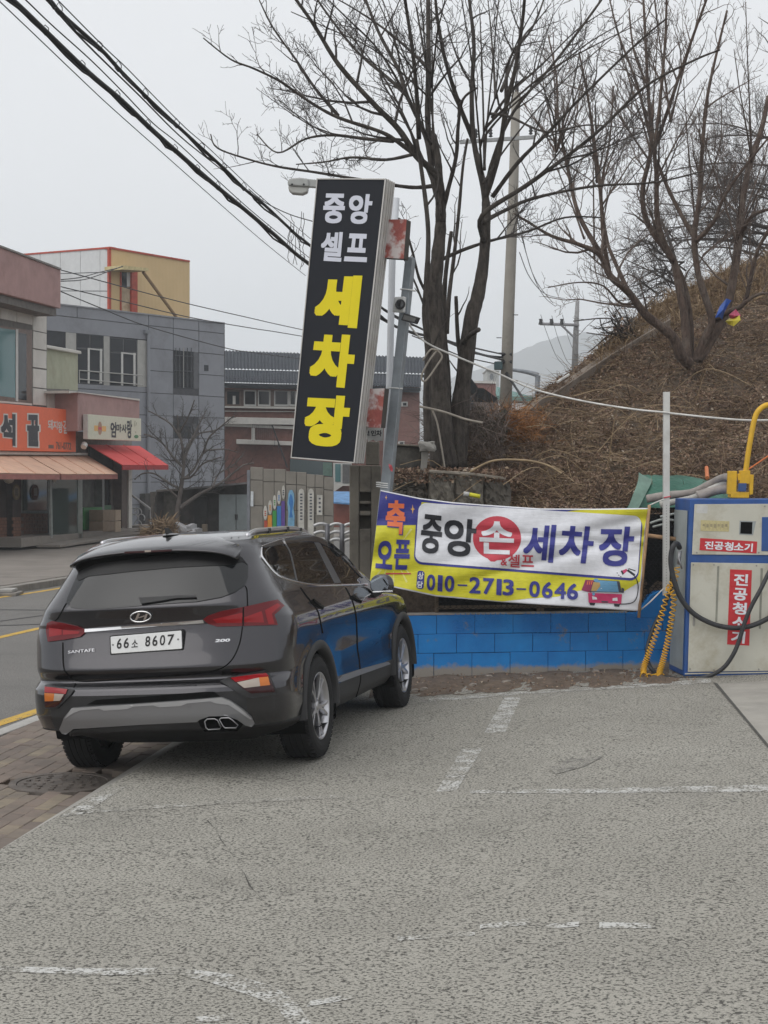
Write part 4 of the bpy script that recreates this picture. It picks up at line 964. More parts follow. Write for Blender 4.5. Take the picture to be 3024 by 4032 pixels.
# little washed car, spray gun and hose
for pts, m in ((((845, 920), (945, 925), (905, 1060), (800, 1035)), i_mar), (((945, 918), (1215, 935), (1240, 1060), (890, 1050)), i_gray), (((958, 925), (1185, 938), (1208, 1055), (915, 1045)), i_sky),
               (((872, 1062), (1242, 1078), (1232, 1180), (880, 1168)), i_pink), (((1238, 1005), (1268, 1018), (1262, 1062), (1236, 1062)), i_gray), (((885, 1168), (952, 1172), (940, 1200), (895, 1196)), i_blk), (((1152, 1182), (1222, 1184), (1210, 1214), (1160, 1210)), i_blk)):
    bp(d6(*pts), m, lay=(5 if m is i_sky else 4))
for pts, m in ((((930, 945), (1000, 950), (1005, 990), (960, 1045), (905, 1040)), i_tan), (((915, 1098), (965, 1112), (972, 1135), (920, 1135)), i_wht), (((1190, 1112), (1140, 1122), (1138, 1148), (1195, 1150)), i_wht), (((1015, 1150), (1095, 1155), (1085, 1170), (1022, 1166)), i_gray), (((1010, 1012), (1022, 1010), (1022, 1018), (1010, 1018)), i_wht)):
    bp(d6(*pts), m, lay=6)
bp(d6(*ell(960, 925, 26, 18, 14)), i_sky, lay=7); bp(d6(*ell(933, 1075, 16, 18, 14)), i_sky, lay=7)
for x in (868, 890, 912): bp(d6((x, 930), (x + 9, 932), (x - 2, 975), (x - 11, 972)), i_org, lay=5)
bp(d6((1228, 826), (1292, 800), (1300, 824), (1250, 866)), i_pink, lay=4); bp(d6((1226, 824), (1242, 816), (1262, 852), (1250, 868)), i_blk, lay=5)
bp(d6((1290, 822), (1310, 806), (1388, 862), (1372, 880)), i_blk, lay=4); bp(d6((1300, 800), (1322, 796), (1390, 818), (1388, 828)), i_blk, lay=4)
for x, y in ((1184, 842), (1200, 866), (1222, 882)): bp(d6((x, y), (x + 16, y + 2), (x + 10, y + 9), (x - 2, y + 6)), i_blk, lay=4)
c = catmull([(x, y, 0) for x, y in ((1372, 872), (1402, 920), (1418, 1000), (1405, 1100), (1370, 1160), (1300, 1182), (1215, 1184))], 6)
for p, q in zip(c, c[1:]):
    d = (q - p).normalized() * 5; n_ = Vector((-d.y, d.x, 0)); bp(d6(*[(v.x, v.y) for v in (p + n_, q + n_ + d * .3, q - n_ + d * .3, p - n_)]), i_blk, lay=4)
c = [bquad(0.5 + 0.5 * i / 10, 0) for i in range(11)]
wood = M_('wood', (0.36, 0.22, 0.12), 0.8, var=0.3, scale=10, bmp=0.2)
b_ = MB(); b_.tube([P(2557, 1988, 15.73), P(2515, 2432, 15.73)], 0.016, 8); tag(b_.build('banner_stick', wood, smooth=True), 'thin wooden stick holding the right edge of the banner', 'stick')

# --- the tall sign and what carries it
SO_ = P(1380, 1250, 15.3); SYAW = rad(20); SN = Vector((-math.sin(SYAW), -math.cos(SYAW), 0))
def sf(px, py, off=0.0): return PL(px, py, SO_, SN, off)
s3 = lambda *p: [(1000 + x * .678, 600 + y * .678) for x, y in p]
alu = M_('aluminium_frame', (0.50, 0.49, 0.47), 0.45, metal=0.25, var=0.12, dirt=(0.25, 0.2, 0.16), dscale=3, damt=0.5)
m, t, b = newmat('sign_face'); b.inputs['Base Color'].default_value = (0.013, 0.015, 0.021, 1); b.inputs['Specular IOR Level'].default_value = 0.2; b.inputs['Roughness'].default_value = 0.5; sdark = m
i_syel = M_('sign_yellow', (0.72, 0.60, 0.012), 0.5, var=.03, spec=.25); i_swht = M_('sign_white', (0.60, 0.62, 0.70), 0.5, var=.03, spec=.25)
sign = root('tall_sign', sf(1270, 1815), 'tall leaning black sign box with white and yellow letters beside the car', 'sign')
SQ = s3((365, 150), (768, 152), (586, 1806), (213, 1775)); TH = 0.25
f4 = [sf(x, y) for x, y in SQ]
def inset(q, e): 
    c_ = sum(q, Vector()) / 4; return q
def sbar(i, j, wd=0.03):
    a, c_ = f4[i], f4[j]; mid = sum(f4, Vector()) / 4; d = (c_ - a).normalized(); inw = (mid - (a + c_) / 2); inw = (inw - d * inw.dot(d)).normalized() * wd
    b_ = MB(); b_.prism([a + SN * .006, c_ + SN * .006, c_ + inw - d * 0.0 + SN * .006, a + inw + SN * .006], -SN * (TH + 0.006)); return b_
for i, j, wd in ((0, 1, .012), (2, 3, .012), (1, 2, .014), (3, 0, .010)): sbar(i, j, wd).build('frame', alu, sign, bevel=0.002)
b_ = MB(); b_.prism([p - SN * 0.004 for p in f4], -SN * 0.01); b_.build('face', sdark, sign)
b_ = MB(); b_.prism([p - SN * (TH - 0.012) for p in f4], -SN * 0.01); b_.build('back_panel', sdark, sign)
R0, R1 = f4[1], f4[2]; out = (f4[1] - f4[0]).normalized()
for k in range(4):
    o1 = -SN * (0.03 + 0.058 * k); b_ = MB()
    b_.hexa([R0 + o1 + out * .012, R0 + o1 - SN * .022 + out * .012, R1 + o1 - SN * .022 + out * .012, R1 + o1 + out * .012, R0 + o1 - out * .004, R0 + o1 - SN * .022 - out * .004, R1 + o1 - SN * .022 - out * .004, R1 + o1 - out * .004])
    b_.build('side_rib', alu, sign, bevel=0.003)
for s_, q, m, bo in (('중', ((408, 238), (534, 240), (522, 413), (397, 411)), i_swht, .032), ('앙', ((556, 240), (694, 243), (672, 418), (545, 414)), i_swht, .032), ('셀', ((398, 460), (522, 463), (506, 636), (380, 628)), i_swht, .032), ('프', ((546, 470), (666, 474), (655, 638), (522, 632)), i_swht, .032),
                    ('세', ((378, 712), (630, 716), (598, 1022), (340, 1004)), i_syel, .052), ('차', ((350, 1050), (598, 1062), (566, 1372), (312, 1348)), i_syel, .052), ('장', ((308, 1404), (566, 1416), (534, 1716), (280, 1698)), i_syel, .052)):
    text_on(s_, s3(*q), sf, 0.0005, m, sign, bold=bo)
rusty, t, b = newmat('flaking_red'); co = pos(t)
t.links.new(mixc(t, ramp(t, noise(t, 5.5, 6, .62, co), [(.48, 0), (.60, .9)]), mixc(t, ramp(t, noise(t, 9, 5, .7, co), [(.35, 0), (.65, 1)]), (.22, .05, .042), (.34, .10, .08)), (.50, .47, .46)), b.inputs['Base Color']); b.inputs['Roughness'].default_value = .75
steel = M_('galvanised', (0.28, 0.31, 0.335), 0.5, metal=0.35, var=0.15, scale=5, dirt=(0.2, 0.2, 0.2), dscale=3)
edge_d = M_('dark_edge', (0.05, 0.042, 0.036), 0.8)
SBO = SO_ - SN * 0.16
for q, lb in ((((765, 390), (885, 388), (868, 618), (743, 610)), 'faded red and white rusty box panel behind the top half of the tall sign'), (((645, 1375), (757, 1370), (735, 1600), (625, 1590)), 'faded red and white rusty box panel low behind the tall sign')):
    rt = root('rusty_box', PL(*s3(q[3])[0], SBO, SN), lb, 'box')
    pts = [PL(x, y, SBO, SN) for x, y in s3(*q)]
    b_ = MB(); b_.prism(pts, -SN * 0.012); b_.build('front', rusty, rt)
    b_ = MB(); b_.prism([p - SN * 0.0125 for p in pts], -SN * 0.13); b_.build('shell', edge_d, rt, bevel=0.004)
PO = P(1500, 1900, 15.78)
e1 = Vector((math.cos(SYAW), -math.sin(SYAW), 0))
pole = root('leaning_pole', PL(1478, 2450, PO, SN), 'leaning square galvanised steel pole holding the left end of the banner', 'pole')
b_ = MB(); T0, T1, B0, B1 = PL(1595, 1010, PO, SN), PL(1625, 1012, PO, SN), PL(1440, 2440, PO, SN), PL(1483, 2440, PO, SN)
b_.hexa([T0, T1, B1, B0, T0 - SN * .1, T1 - SN * .1, B1 - SN * .1, B0 - SN * .1]); b_.build('shaft', steel, pole, bevel=0.006)
wire_w = M_('white_wire', (0.62, 0.62, 0.60), 0.6); blk_w = M_('black_cable', (0.018, 0.018, 0.02), 0.6)
def ring_at(px, py, wpx, dpx, mat, r_=0.006, wraps=1, name='wire_tie'):
    b_ = MB(); c_ = PL(px, py, PO, SN, -0.05)
    for k in range(wraps): b_.tube([c_ + e1 * (wpx / F * 15.8) * math.cos(a) - SN * 0.075 * math.sin(a) + Vector((0, 0, (dpx / F * 15.8) * math.cos(a) + 0.02 * k)) for a in np.linspace(0, 2 * math.pi, 20)], r_, 5, caps=False)
    b_.build(name, mat, pole, smooth=True)
ring_at(1600, 1140, 30, -4, wire_w); ring_at(1548, 1528, 30, -2, wire_w); ring_at(1505, 1918, 30, -3, wire_w, 0.006, 3)
# camera, flood light
cc = root('security_camera', PL(1580, 1230, PO, SN, .02), 'small white security camera with dark lens on the leaning steel pole', 'camera')
wplas = M_('white_plastic', (0.6, 0.61, 0.6), 0.4, var=0.06)
b_ = MB(); b_.prism([PL(x, y, PO, SN, .03) for x, y in s3((832, 845), (893, 842), (886, 935), (820, 932))], SN * 0.07); b_.build('housing', wplas, cc, bevel=0.012)
b_ = MB(); c_ = PL(*s3((868, 890))[0], PO, SN, .10); b_.tube([c_, c_ + SN * .05 + Vector((.02, 0, 0))], 0.05, 16); b_.build('hood', blk_w, cc, bevel=0.004)
b_ = MB(); c_ = c_ + SN * .055 + Vector((.022, 0, 0)); b_.tube([c_, c_ + SN * .008], 0.034, 14); b_.build('lens', glass_dark('lens_glass'), cc)
fl_ = root('flood_light', PL(1620, 1275, PO, SN, .02), 'flat dark flood light on the leaning steel pole under the camera', 'lamp')
b_ = MB(); b_.prism([PL(x, y, PO, SN, .06) for x, y in s3((893, 938), (980, 965), (962, 1003), (876, 980))], SN * 0.06); b_.build('housing', blk_w, fl_, bevel=0.006)
b_ = MB(); b_.prism([PL(x, y, PO, SN, .121) for x, y in s3((896, 950), (966, 970), (955, 992), (886, 976))], SN * 0.004); b_.build('lens', M_('flood_lens', (.10, .10, .095), .3), fl_)
b_ = MB(); b_.tube([PL(1618, 1258, PO, SN, .03), PL(1600, 1236, PO, SN, -.02)], 0.012, 6); b_.build('bracket', blk_w, fl_)
# street lamp poking out behind the sign
sl = root('street_lamp', P(1240, 745, 15.9), 'grey street lamp head with glass bowl sticking out left of the tall sign', 'lamp')
lg = M_('lamp_grey', (0.36, 0.37, 0.36), 0.55, var=0.1, dirt=(.22, .22, .21)); lb_, t, b = newmat('lamp_bowl'); b.inputs['Base Color'].default_value = (0.50, 0.50, 0.47, 1); b.inputs['Roughness'].default_value = 0.2; b.inputs['Transmission Weight'].default_value = 0.3
b_ = MB(); b_.prism([P(x, y, 15.85) for x, y in ((1131, 712), (1140, 701), (1180, 698), (1216, 702), (1216, 736), (1134, 730))], (0, 0.16, 0)); b_.build('head', lg, sl, bevel=0.02)
b_ = MB(); b_.prism([P(x, y, 15.87) for x, y in ((1134, 730), (1216, 736), (1210, 756), (1190, 764), (1150, 760), (1137, 748))], (0, 0.12, 0)); b_.build('bowl', lb_, sl, bevel=0.015)
b_ = MB(); b_.prism([P(x, y, 15.88) for x, y in ((1212, 704), (1260, 708), (1260, 738), (1212, 735))], (0, 0.07, 0)); b_.build('arm', lg, sl, bevel=0.008)
for x in (1150, 1196):
    b_ = MB(); b_.tube([P(x, 726, 15.85), P(x, 726, 15.835)], 0.011, 8); b_.build('bolt', blk_w, sl)
# white thin pole behind the sign
b_ = MB(); b_.tube([P(1518, 1860, 16.7), P(1534, 1500, 16.7), P(1545, 1000, 16.7), P(1560, 780, 16.7)], 0.036, 12); tag(b_.build('white_pole', M_('pole_white', (.50, .52, .55), .5, var=.06), smooth=True), 'thin pale steel pole standing behind the tall sign', 'pole')
# torn plate with letters
tp_ = root('torn_plate', P(1470, 1735, 15.9), 'torn white plate with black letters between the tall sign and the leaning pole', 'sign')
r3 = lambda *p: [(1350 + x * .339, 1600 + y * .339) for x, y in p]
fnp = lambda x, y, o=0: P(x, y, 15.9 - o)
b_ = MB(); b_.prism([fnp(x, y) for x, y in r3((262, 252), (470, 250), (465, 400), (430, 398), (385, 410), (352, 386), (320, 402), (290, 410), (282, 375), (262, 340))], (0, .006, 0)); b_.build('plate', M_('plate_enamel', (.55, .55, .53), .5, dirt=(.3, .25, .2)), tp_)
for s_, q in (('코', ((268, 285), (312, 285), (312, 338), (268, 338))), ('인', ((326, 278), (384, 278), (384, 344), (326, 344))), ('차', ((388, 276), (452, 276), (452, 350), (388, 350)))): text_on(s_, r3(*q), fnp, .0015, i_blk, tp_, bold=.03)
# old concrete gate post with ladder holes
oldc = M_('old_concrete', (0.155, 0.14, 0.115), 0.95, var=0.35, scale=5, bmp=0.6, bscale=25, dirt=(0.07, 0.062, 0.052), dscale=2.5, damt=0.9)
gp = root('concrete_post', P(1430, 2450, 16.2), 'weathered old concrete post with square recesses behind the leaning pole', 'post')
def cplate(b_, x0, y0, x1, y1, D, th): b_.plate(((x0, y0), (x1, y0), (x1, y1), (x0, y1)), D, th)
for (x0, y0, x1, y1, D, th) in ((1376, 1832, 1414, 2470, 16.1, .30), (1462, 1832, 1500, 2470, 16.1, .30), (1414.5, 1832, 1461.5, 1938, 16.105, .29), (1414.5, 1972, 1461.5, 1985, 16.12, .25), (1414.5, 2012, 1461.5, 2030, 16.11, .27), (1414.5, 2082, 1461.5, 2470, 16.107, .28), (1440, 1738, 1494, 1831, 16.15, .22)):
    b_ = MB(); cplate(b_, x0, y0, x1, y1, D, th); b_.build('slab', oldc, gp, bevel=0.012)
b_ = MB(); cplate(b_, 1412, 1930, 1464, 2100, 16.30, .05); b_.build('back_slab', oldc, gp)
# ruined wall behind the pole
rub = M_('rubble', (0.12, 0.108, 0.09), 0.95, var=0.35, scale=4, bmp=0.8, bscale=18, dirt=(0.08, 0.072, 0.06), dscale=2, damt=0.9)
def rock(name, c_, d, m, parent=None, seed=0, sub=3, flat=0.0):
    r_ = random.Random(seed); bm = bmesh.new(); bmesh.ops.create_cube(bm, size=2)
    bmesh.ops.subdivide_edges(bm, edges=bm.edges[:], cuts=sub, use_grid_fill=True)
    ph = [r_.uniform(0, 6) for _ in range(6)]
    for v in bm.verts:
        k = v.co.normalized() * 1.25; q = v.co.lerp(k, 0.45)
        s_ = 1 + .12 * math.sin(q.x * 2.3 + ph[0]) * math.sin(q.y * 2.1 + ph[1]) + .1 * math.sin(q.z * 3 + ph[2] + q.x * 2) + r_.uniform(-.05, .05)
        v.co = Vector((q.x * d[0], q.y * d[1], q.z * d[2])) * s_ * 0.5
    bmesh.ops.transform(bm, matrix=Matrix.Translation(Vector(c_)) @ Matrix.Rotation(r_.uniform(-.15, .15), 4, 'Y') @ Matrix.Rotation(r_.uniform(-.3, .3), 4, 'Z'), verts=bm.verts)
    me = bpy.data.meshes.new(name); bm.to_mesh(me); bm.free()
    return link(name, me, m, parent, smooth=False, base=None if parent else c_)
rwl = root('ruined_wall', P(1680, 1985, 16.8), 'broken old stone and concrete wall behind the top left of the banner', 'wall')
hexc = M_('lumpy_concrete', (0.155, 0.14, 0.115), 0.95, var=0.4, scale=16, bmp=1.0, bscale=22, dirt=(0.10, 0.075, 0.055), dscale=3.5, damt=1)
def slabrock(x0, y0, x1, y1, D, th, m, seed):
    rr = random.Random(seed); b_ = MB(); nx, ny = 12, 7; p, q = P(x0, y0, D), P(x1, y1, D)
    for side in (0, 1):
        for j in range(ny + 1):
            for i in range(nx + 1):
                e = min(i, nx - i) == 0 or min(j, ny - j) == 0
                b_.v.append((p.x + (q.x - p.x) * i / nx + rr.uniform(-.012, .012), D + side * th + (0 if side else (.04 if e else rr.uniform(-.025, .02))), p.z + (q.z - p.z) * j / ny + rr.uniform(-.014, .014)))
    n0 = (nx + 1) * (ny + 1)
    for j in range(ny):
        for i in range(nx): k_ = j * (nx + 1) + i; b_.f += [(k_, k_ + 1, k_ + nx + 2, k_ + nx + 1), (n0 + k_, n0 + k_ + nx + 1, n0 + k_ + nx + 2, n0 + k_ + 1)]
    for i in range(nx): b_.f += [(i, n0 + i, n0 + i + 1, i + 1), (ny * (nx + 1) + i, ny * (nx + 1) + i + 1, n0 + ny * (nx + 1) + i + 1, n0 + ny * (nx + 1) + i)]
    for j in range(ny): a_, c_ = j * (nx + 1), (j + 1) * (nx + 1); b_.f += [(a_, c_, n0 + c_, n0 + a_), (a_ + nx, n0 + a_ + nx, n0 + c_ + nx, c_ + nx)]
    return b_.build('block', m, rwl)
for k, (x0, y0, x1, y1, D, th, m) in enumerate(((1688, 1860, 1790, 1990, 16.72, .4, hexc), (1788, 1868, 1905, 2000, 16.76, .35, hexc), (1540, 1884, 1690, 1935, 16.9, .4, rub), (1532, 1933, 1600, 2000, 16.8, .4, rub), (1598, 1930, 1692, 2002, 16.85, .4, rub), (1500, 1998, 1720, 2090, 16.7, .4, rub), (1716, 1995, 1900, 2090, 16.68, .4, rub), (1903, 1895, 2010, 2010, 16.85, .3, rub))): slabrock(x0, y0, x1, y1, D, th, m, k)
b_ = MB(); b_.tube([P(1690, 1856, 16.7), P(1850, 1866, 16.7), P(1990, 1885, 16.75)], .018, 6); b_.build('ledge', M_('rotten_ledge', (.26, .23, .19), .95, var=.3, scale=8), rwl)
dk = M_('dark_concrete', (0.07, 0.066, 0.06), 0.95, var=0.5, scale=4, dirt=(0.16, 0.15, 0.13), dscale=2.2, damt=0.8, bmp=0.4)
dw = root('dark_wall', P(1600, 1880, 17.1), 'dark stained concrete slab between the leaning pole and a leaning grey post', 'wall')
b_ = MB(); b_.plate(((1530, 1752), (1660, 1762), (1662, 1885), (1530, 1885)), 17.1, .2); b_.build('slab', dk, dw, bevel=0.02)
b_ = MB(); b_.plate(((1528, 1744), (1664, 1754), (1664, 1761), (1528, 1751)), 17.05, .26); b_.build('coping', oldc, dw, bevel=0.006)
gp2 = root('grey_post', P(1670, 1905, 16.95), 'short leaning grey concrete post with a lumpy cap below the big bare tree', 'post')
b_ = MB(); b_.plate(((1662, 1768), (1690, 1768), (1672, 1905), (1652, 1900)), 16.95, .12); b_.build('shaft', conc, gp2, bevel=0.012)
rock('cap', P(1682, 1758, 16.95), (.16, .16, .11), conc, gp2, seed=77)
rg_ = root('fabric_tag', P(1540, 1850, 15.7), 'scrap of pink cloth caught on the leaning steel pole', 'rag')
b_ = MB(); b_.v = [tuple(P(x, y, 15.72 - d)) for x, y, d in ((1530, 1826, 0), (1543, 1832, .02), (1547, 1846, .0), (1545, 1858, .03), (1537, 1852, .0), (1532, 1840, .02))]; b_.f = [(0, 1, 5), (1, 2, 4, 5), (2, 3, 4)]; b_.build('cloth', ink('rag_pink', (.55, .10, .12)), rg_)

# --- white post, rope, wooden bar, yellow gadget on the bank
wpm = M_('post_white', (0.56, 0.56, 0.54), 0.55, var=0.06, dirt=(.35, .33, .3), dscale=4, damt=.4)
wp_ = root('white_post', P(2620, 2340, 15.85), 'upright white perforated angle post left of the vacuum machine', 'post')
b_ = MB(); b_.plate(((2614, 1543), (2638, 1543), (2636, 2345), (2612, 2345)), 15.85, .006); b_.build('front', wpm, wp_)
b_ = MB(); b_.prism([P(2614, 1543, 15.857), P(2612, 2345, 15.857), P(2612, 2345, 15.857) + Vector((.006, 0, 0)), P(2614, 1543, 15.857) + Vector((.006, 0, 0))], (0, .055, 0)); b_.build('side', wpm, wp_)
hole = MB()
for k in range(30):
    y = 1990 + k * 11; c_ = P(2625.5 - (y - 1560) / 400, y, 15.8485); hole.box(c_, (.008, .001, .009))
hole.build('hole', M_('hole_grey', (.25, .25, .24), .9), wp_, kind='stuff')
rope = M_('white_rope', (0.60, 0.59, 0.56), 0.8)
b_ = MB(); pts = [P(x, y, d) for x, y, d in ((1560, 1185, 15.75), (1620, 1290, 15.9), (1680, 1350, 16.1), (1800, 1405, 16.4), (1960, 1470, 16.6), (2100, 1532, 16.6), (2300, 1580, 16.3), (2500, 1612, 16.0), (2614, 1623, 15.84), (2640, 1627, 15.84), (2800, 1644, 15.8), (2950, 1655, 15.8), (3100, 1652, 15.8))]
b_.tube(catmull(pts, 4), .010, 6); tag(b_.build('white_rope', rope, smooth=True), 'thin white rope strung across the bank from the leaning pole past the white post', 'rope')
for pts, lb in ((((2552, 1992), (2590, 1975), (2616, 1965)), 'short white cord tying the banner top corner to the white post'), (((2515, 2408), (2560, 2370), (2612, 2318)), 'short white cord tying the banner bottom corner to the white post')):
    b_ = MB(); b_.tube([P(x, y, 15.78) for x, y in pts], .0065, 6); tag(b_.build('cord', rope, smooth=True), lb, 'cord')
b_ = MB(); b_.tube([P(2614, 1960, 15.84), P(2638, 1955, 15.84), P(2640, 1958, 15.92), P(2612, 1963, 15.92), P(2614, 1960, 15.84)], .006, 5, caps=False); b_.build('red_tie', i_red, wp_)
b_ = MB(); b_.tube([P(2545, 2108, 15.98), P(2672, 2124, 15.9)], .021, 8); tag(b_.build('wooden_bar', wood, smooth=True), 'horizontal wooden bar between the banner stick and the vacuum machine', 'bar')
yg = root('yellow_tube', P(1850, 1955, 16.6), 'yellow and white plastic tube lying on the bank above the banner', 'tube')
b_ = MB(); b_.tube([P(1848, 1947, 16.5), P(1890, 1955, 16.5)], .022, 10); b_.build('body', i_yel, yg, smooth=True)
b_ = MB(); b_.tube([P(1825, 1944, 16.5), P(1847, 1947, 16.5)], .025, 10); b_.build('cap', wpm, yg, smooth=True)

# --- vacuum machine
PD = 15.45
cream = M_('cream_panel', (0.50, 0.49, 0.42), 0.5, var=0.07, scale=3, dirt=(0.33, 0.29, 0.20), dscale=2.4, damt=0.75)
mblue = M_('machine_blue', (0.018, 0.075, 0.26), 0.45, var=0.2, scale=4, dirt=(0.06, 0.09, 0.14), dscale=3)
sidem = M_('machine_side', (0.30, 0.33, 0.33), 0.5, var=0.1, dirt=(.2, .2, .19))
vm = root('vacuum_machine', P(2850, 2655, PD), 'large cream and blue coin vacuum machine with red labels at the right edge', 'vacuum machine')
p5 = lambda *p: [(2400 + x * .5877, 1500 + y * .5877) for x, y in p]
W1 = 1310
def vf(px, py, off=0.0): return P(px, py, PD - off)
b_ = MB(); q = [vf(*p) for p in p5((540, 792), (W1, 792), (W1 - 15, 1972), (497, 1978))]; b_.prism(q, (-0.045, .55, 0)); b_.build('cabinet', mblue, vm, bevel=0.008)
def vp(pts, m, name, off, th=0.008, bevel=0.0): 
    b_ = MB(); b_.prism([vf(x, y, off) for x, y in p5(*pts)], (0, th, 0)); return b_.build(name, m, vm, bevel=bevel)
vp(((570, 826), (1290, 822), (1283, 1168), (553, 1163)), cream, 'upper_panel', .012, .011, .004)
vp(((546, 1216), (1288, 1226), (1275, 1940), (525, 1950)), cream, 'lower_panel', .012, .011, .004)
scr = M_('screw', (.30, .29, .27), .4, metal=.6)
for x, y in ((585, 1150), (1000, 1150), (562, 1232), (700, 1232), (985, 1238), (540, 1930), (700, 1936), (1000, 1932), (1040, 840)): vp(ell(x, y, 6, 6, 10), scr, 'screw', .016, .004)
vp(((560, 1560), (574, 1560), (572, 1640), (558, 1640)), scr, 'hinge', .02, .01, .002)
vp(((505, 1958), (1290, 1945), (1290, 1952), (505, 1966)), cream, 'bottom_trim', .008, .006)
b_ = MB(); a_, c_, d_, e_ = [vf(*p) for p in p5((540, 880), (528, 1060), (497, 1978), (505, 1660))]
sd = Vector((-0.045, .55, 0)); nrm = Vector((-1, -.08, 0)).normalized() * .004
q0, q1 = [vf(*p) for p in p5((536, 870))][0], [vf(*p) for p in p5((501, 1940))][0]
b_.prism([q0 + sd * .10 + nrm, q0 + sd * .95 + nrm, q1 + sd * .95 + nrm, q1 + sd * .10 + nrm], nrm); b_.build('side_panel', sidem, vm)
vp(((612, 932), (803, 940), (800, 1010), (610, 1004)), M_('old_label', (.48, .42, .22), .6, var=.15, scale=30), 'label', .015, .003)
vp(((585, 832), (660, 836), (655, 888), (580, 884)), M_('faint_label', (.47, .47, .45), .6), 'label', .0135, .002)
lw = M_('label_grey', (.30, .26, .16), .7)
for k in range(7):
    x = 625 + k * 25; h_ = (14, 22, 18, 26, 16, 24, 18)[k]; poly_on(p5((x, 958), (x + 14, 960), (x + 13, 960 + h_), (x - 1, 958 + h_)), vf, .0165, lw, vm, 'label_print')
    poly_on(p5((x + 17, 950), (x + 19, 950), (x + 18, 998), (x + 16, 998)), vf, .0165, lw, vm, 'label_print')
vp(((872, 936), (982, 940), (962, 1034), (868, 1028)), sidem, 'display_bezel', .0145, .003); vp(((880, 944), (958, 946), (954, 1026), (876, 1022)), blackgap, 'display', .0165, .003)
vp(((1022, 912), (1290, 912), (1285, 1146), (1018, 1140)), mblue, 'coin_plate', .018, .007, .003)
rl_m = ink('label_red', (.50, .022, .03), .4)
vp(((608, 1052), (990, 1076), (985, 1156), (603, 1134)), rl_m, 'red_label', .0145, .003)
for s_, q in zip('진공청소기', (((640, 1072), (698, 1075), (694, 1128), (636, 1126)), ((703, 1076), (766, 1079), (763, 1133), (700, 1130)), ((772, 1078), (832, 1081), (828, 1138), (768, 1135)), ((836, 1084), (900, 1088), (897, 1136), (832, 1133)), ((906, 1086), (962, 1089), (957, 1145), (902, 1142)))):
    text_on(s_, p5(*q), vf, .0165, i_wht, vm, bold=.03)
vl = vp(((808, 1262), (954, 1268), (936, 1773), (788, 1765)), rl_m, 'red_label', .0145, .003)
for s_, q in zip('진공청소기', (((836, 1290), (932, 1296), (926, 1374), (832, 1368)), ((832, 1385), (926, 1391), (920, 1474), (826, 1468)), ((828, 1480), (922, 1487), (916, 1568), (822, 1562)), ((824, 1578), (916, 1584), (910, 1660), (818, 1654)), ((820, 1672), (912, 1680), (904, 1760), (812, 1752)))):
    text_on(s_, p5(*q), vf, .0165, i_wht, vm, bold=.03)
for pts in (((722, 1240), (736, 1240), (722, 1615), (708, 1615)), ((1012, 1255), (1028, 1255), (1014, 1660), (1000, 1660))): vp(pts, M_('slot', (.24, .24, .2), .7), 'slot', .0135, .003)
yel = M_('yellow_enamel', (0.62, 0.36, 0.012), 0.45, var=0.12, dirt=(.35, .2, .03), dscale=5, damt=.4)
yb_ = root('boom', P(2925, 1965, PD + .2), 'yellow pipe boom in a bracket on top of the vacuum machine', 'boom')
bd = PD + 0.12
for pts, th in ((((795, 603), (856, 604), (850, 766), (790, 760)), .05), (((912, 745), (938, 745), (936, 785), (812, 783), (814, 742)), .14), (((858, 622), (900, 620), (892, 668), (862, 668)), .04), (((925, 625), (968, 628), (962, 760), (940, 765), (935, 660)), .05), (((878, 600), (945, 600), (938, 690), (872, 690)), .08)):
    b_ = MB(); b_.prism([P(x, y, bd) for x, y in p5(*pts)], (0, th, 0)); b_.build('bracket', yel, yb_, bevel=0.006); bd -= 0.003
b_ = MB(); b_.plate(p5((866, 685), (918, 685), (915, 740), (862, 738)), bd - .0, .02); b_.build('strap', mblue, yb_)
b_ = MB(); b_.tube(catmull([P(x, y, bd + .04) for x, y in p5((908, 640), (930, 480), (952, 350), (968, 270), (990, 210), (1030, 172), (1080, 160), (1250, 165), (1400, 180))], 6), .027, 14); b_.build('pipe', yel, yb_, smooth=True)
hose_m = M_('hose_rubber', (0.022, 0.023, 0.026), 0.55, var=0.3, scale=20)
def hose(pts, r_, lb, name, m, D0=PD - .10, cat='hose', rib=0):
    c = catmull([P(x, y, D0 + (d[0] if d else 0)) for (x, y, *d) in pts], 8 if not rib else 20)
    rr = r_ if not rib else [r_ * (1 + .06 * math.sin(i * 1.9)) for i in range(len(c))]
    b_ = MB(); b_.tube(c, rr, 12); return tag(b_.build(name, m, smooth=True), lb, cat)
h1 = [(2400 + x * .5877, 1500 + y * .5877, d) for x, y, d in ((470, 1120, .15), (455, 1090, .1), (428, 1105, 0), (413, 1160, 0), (412, 1230, 0), (428, 1320, 0), (460, 1420, 0), (500, 1490, 0), (560, 1555, 0), (640, 1605, 0), (740, 1642, 0), (850, 1655, 0), (950, 1640, 0), (1060, 1592, 0), (1200, 1500, 0), (1290, 1400, 0.03))]
hose(h1, .025, 'thick black vacuum hose looped low across the front of the vacuum machine', 'vacuum_hose', hose_m)
h2 = [(2400 + x * .5877, 1500 + y * .5877, d) for x, y, d in ((1130, 1180, .02), (1075, 1270, -.02), (1010, 1400, -.07), (950, 1510, -.07), (905, 1620, -.07), (868, 1740, -.07), (830, 1830, -.07), (770, 1915, -.06), (690, 1968, -.04), (600, 1992, -.02), (500, 1996, 0), (400, 1990, .05), (340, 1975, .15), (290, 1940, .3), (262, 1895, .35), (250, 1820, .35), (265, 1740, .38), (300, 1640, .4), (350, 1540, .42), (400, 1420, .42), (430, 1330, .38))]
hose(h2, .021, 'black hose running down over the red label and along the foot of the vacuum machine', 'vacuum_hose', hose_m)
coil_m = M_('coil_yellow', (0.66, 0.36, 0.02), 0.45, var=0.1)
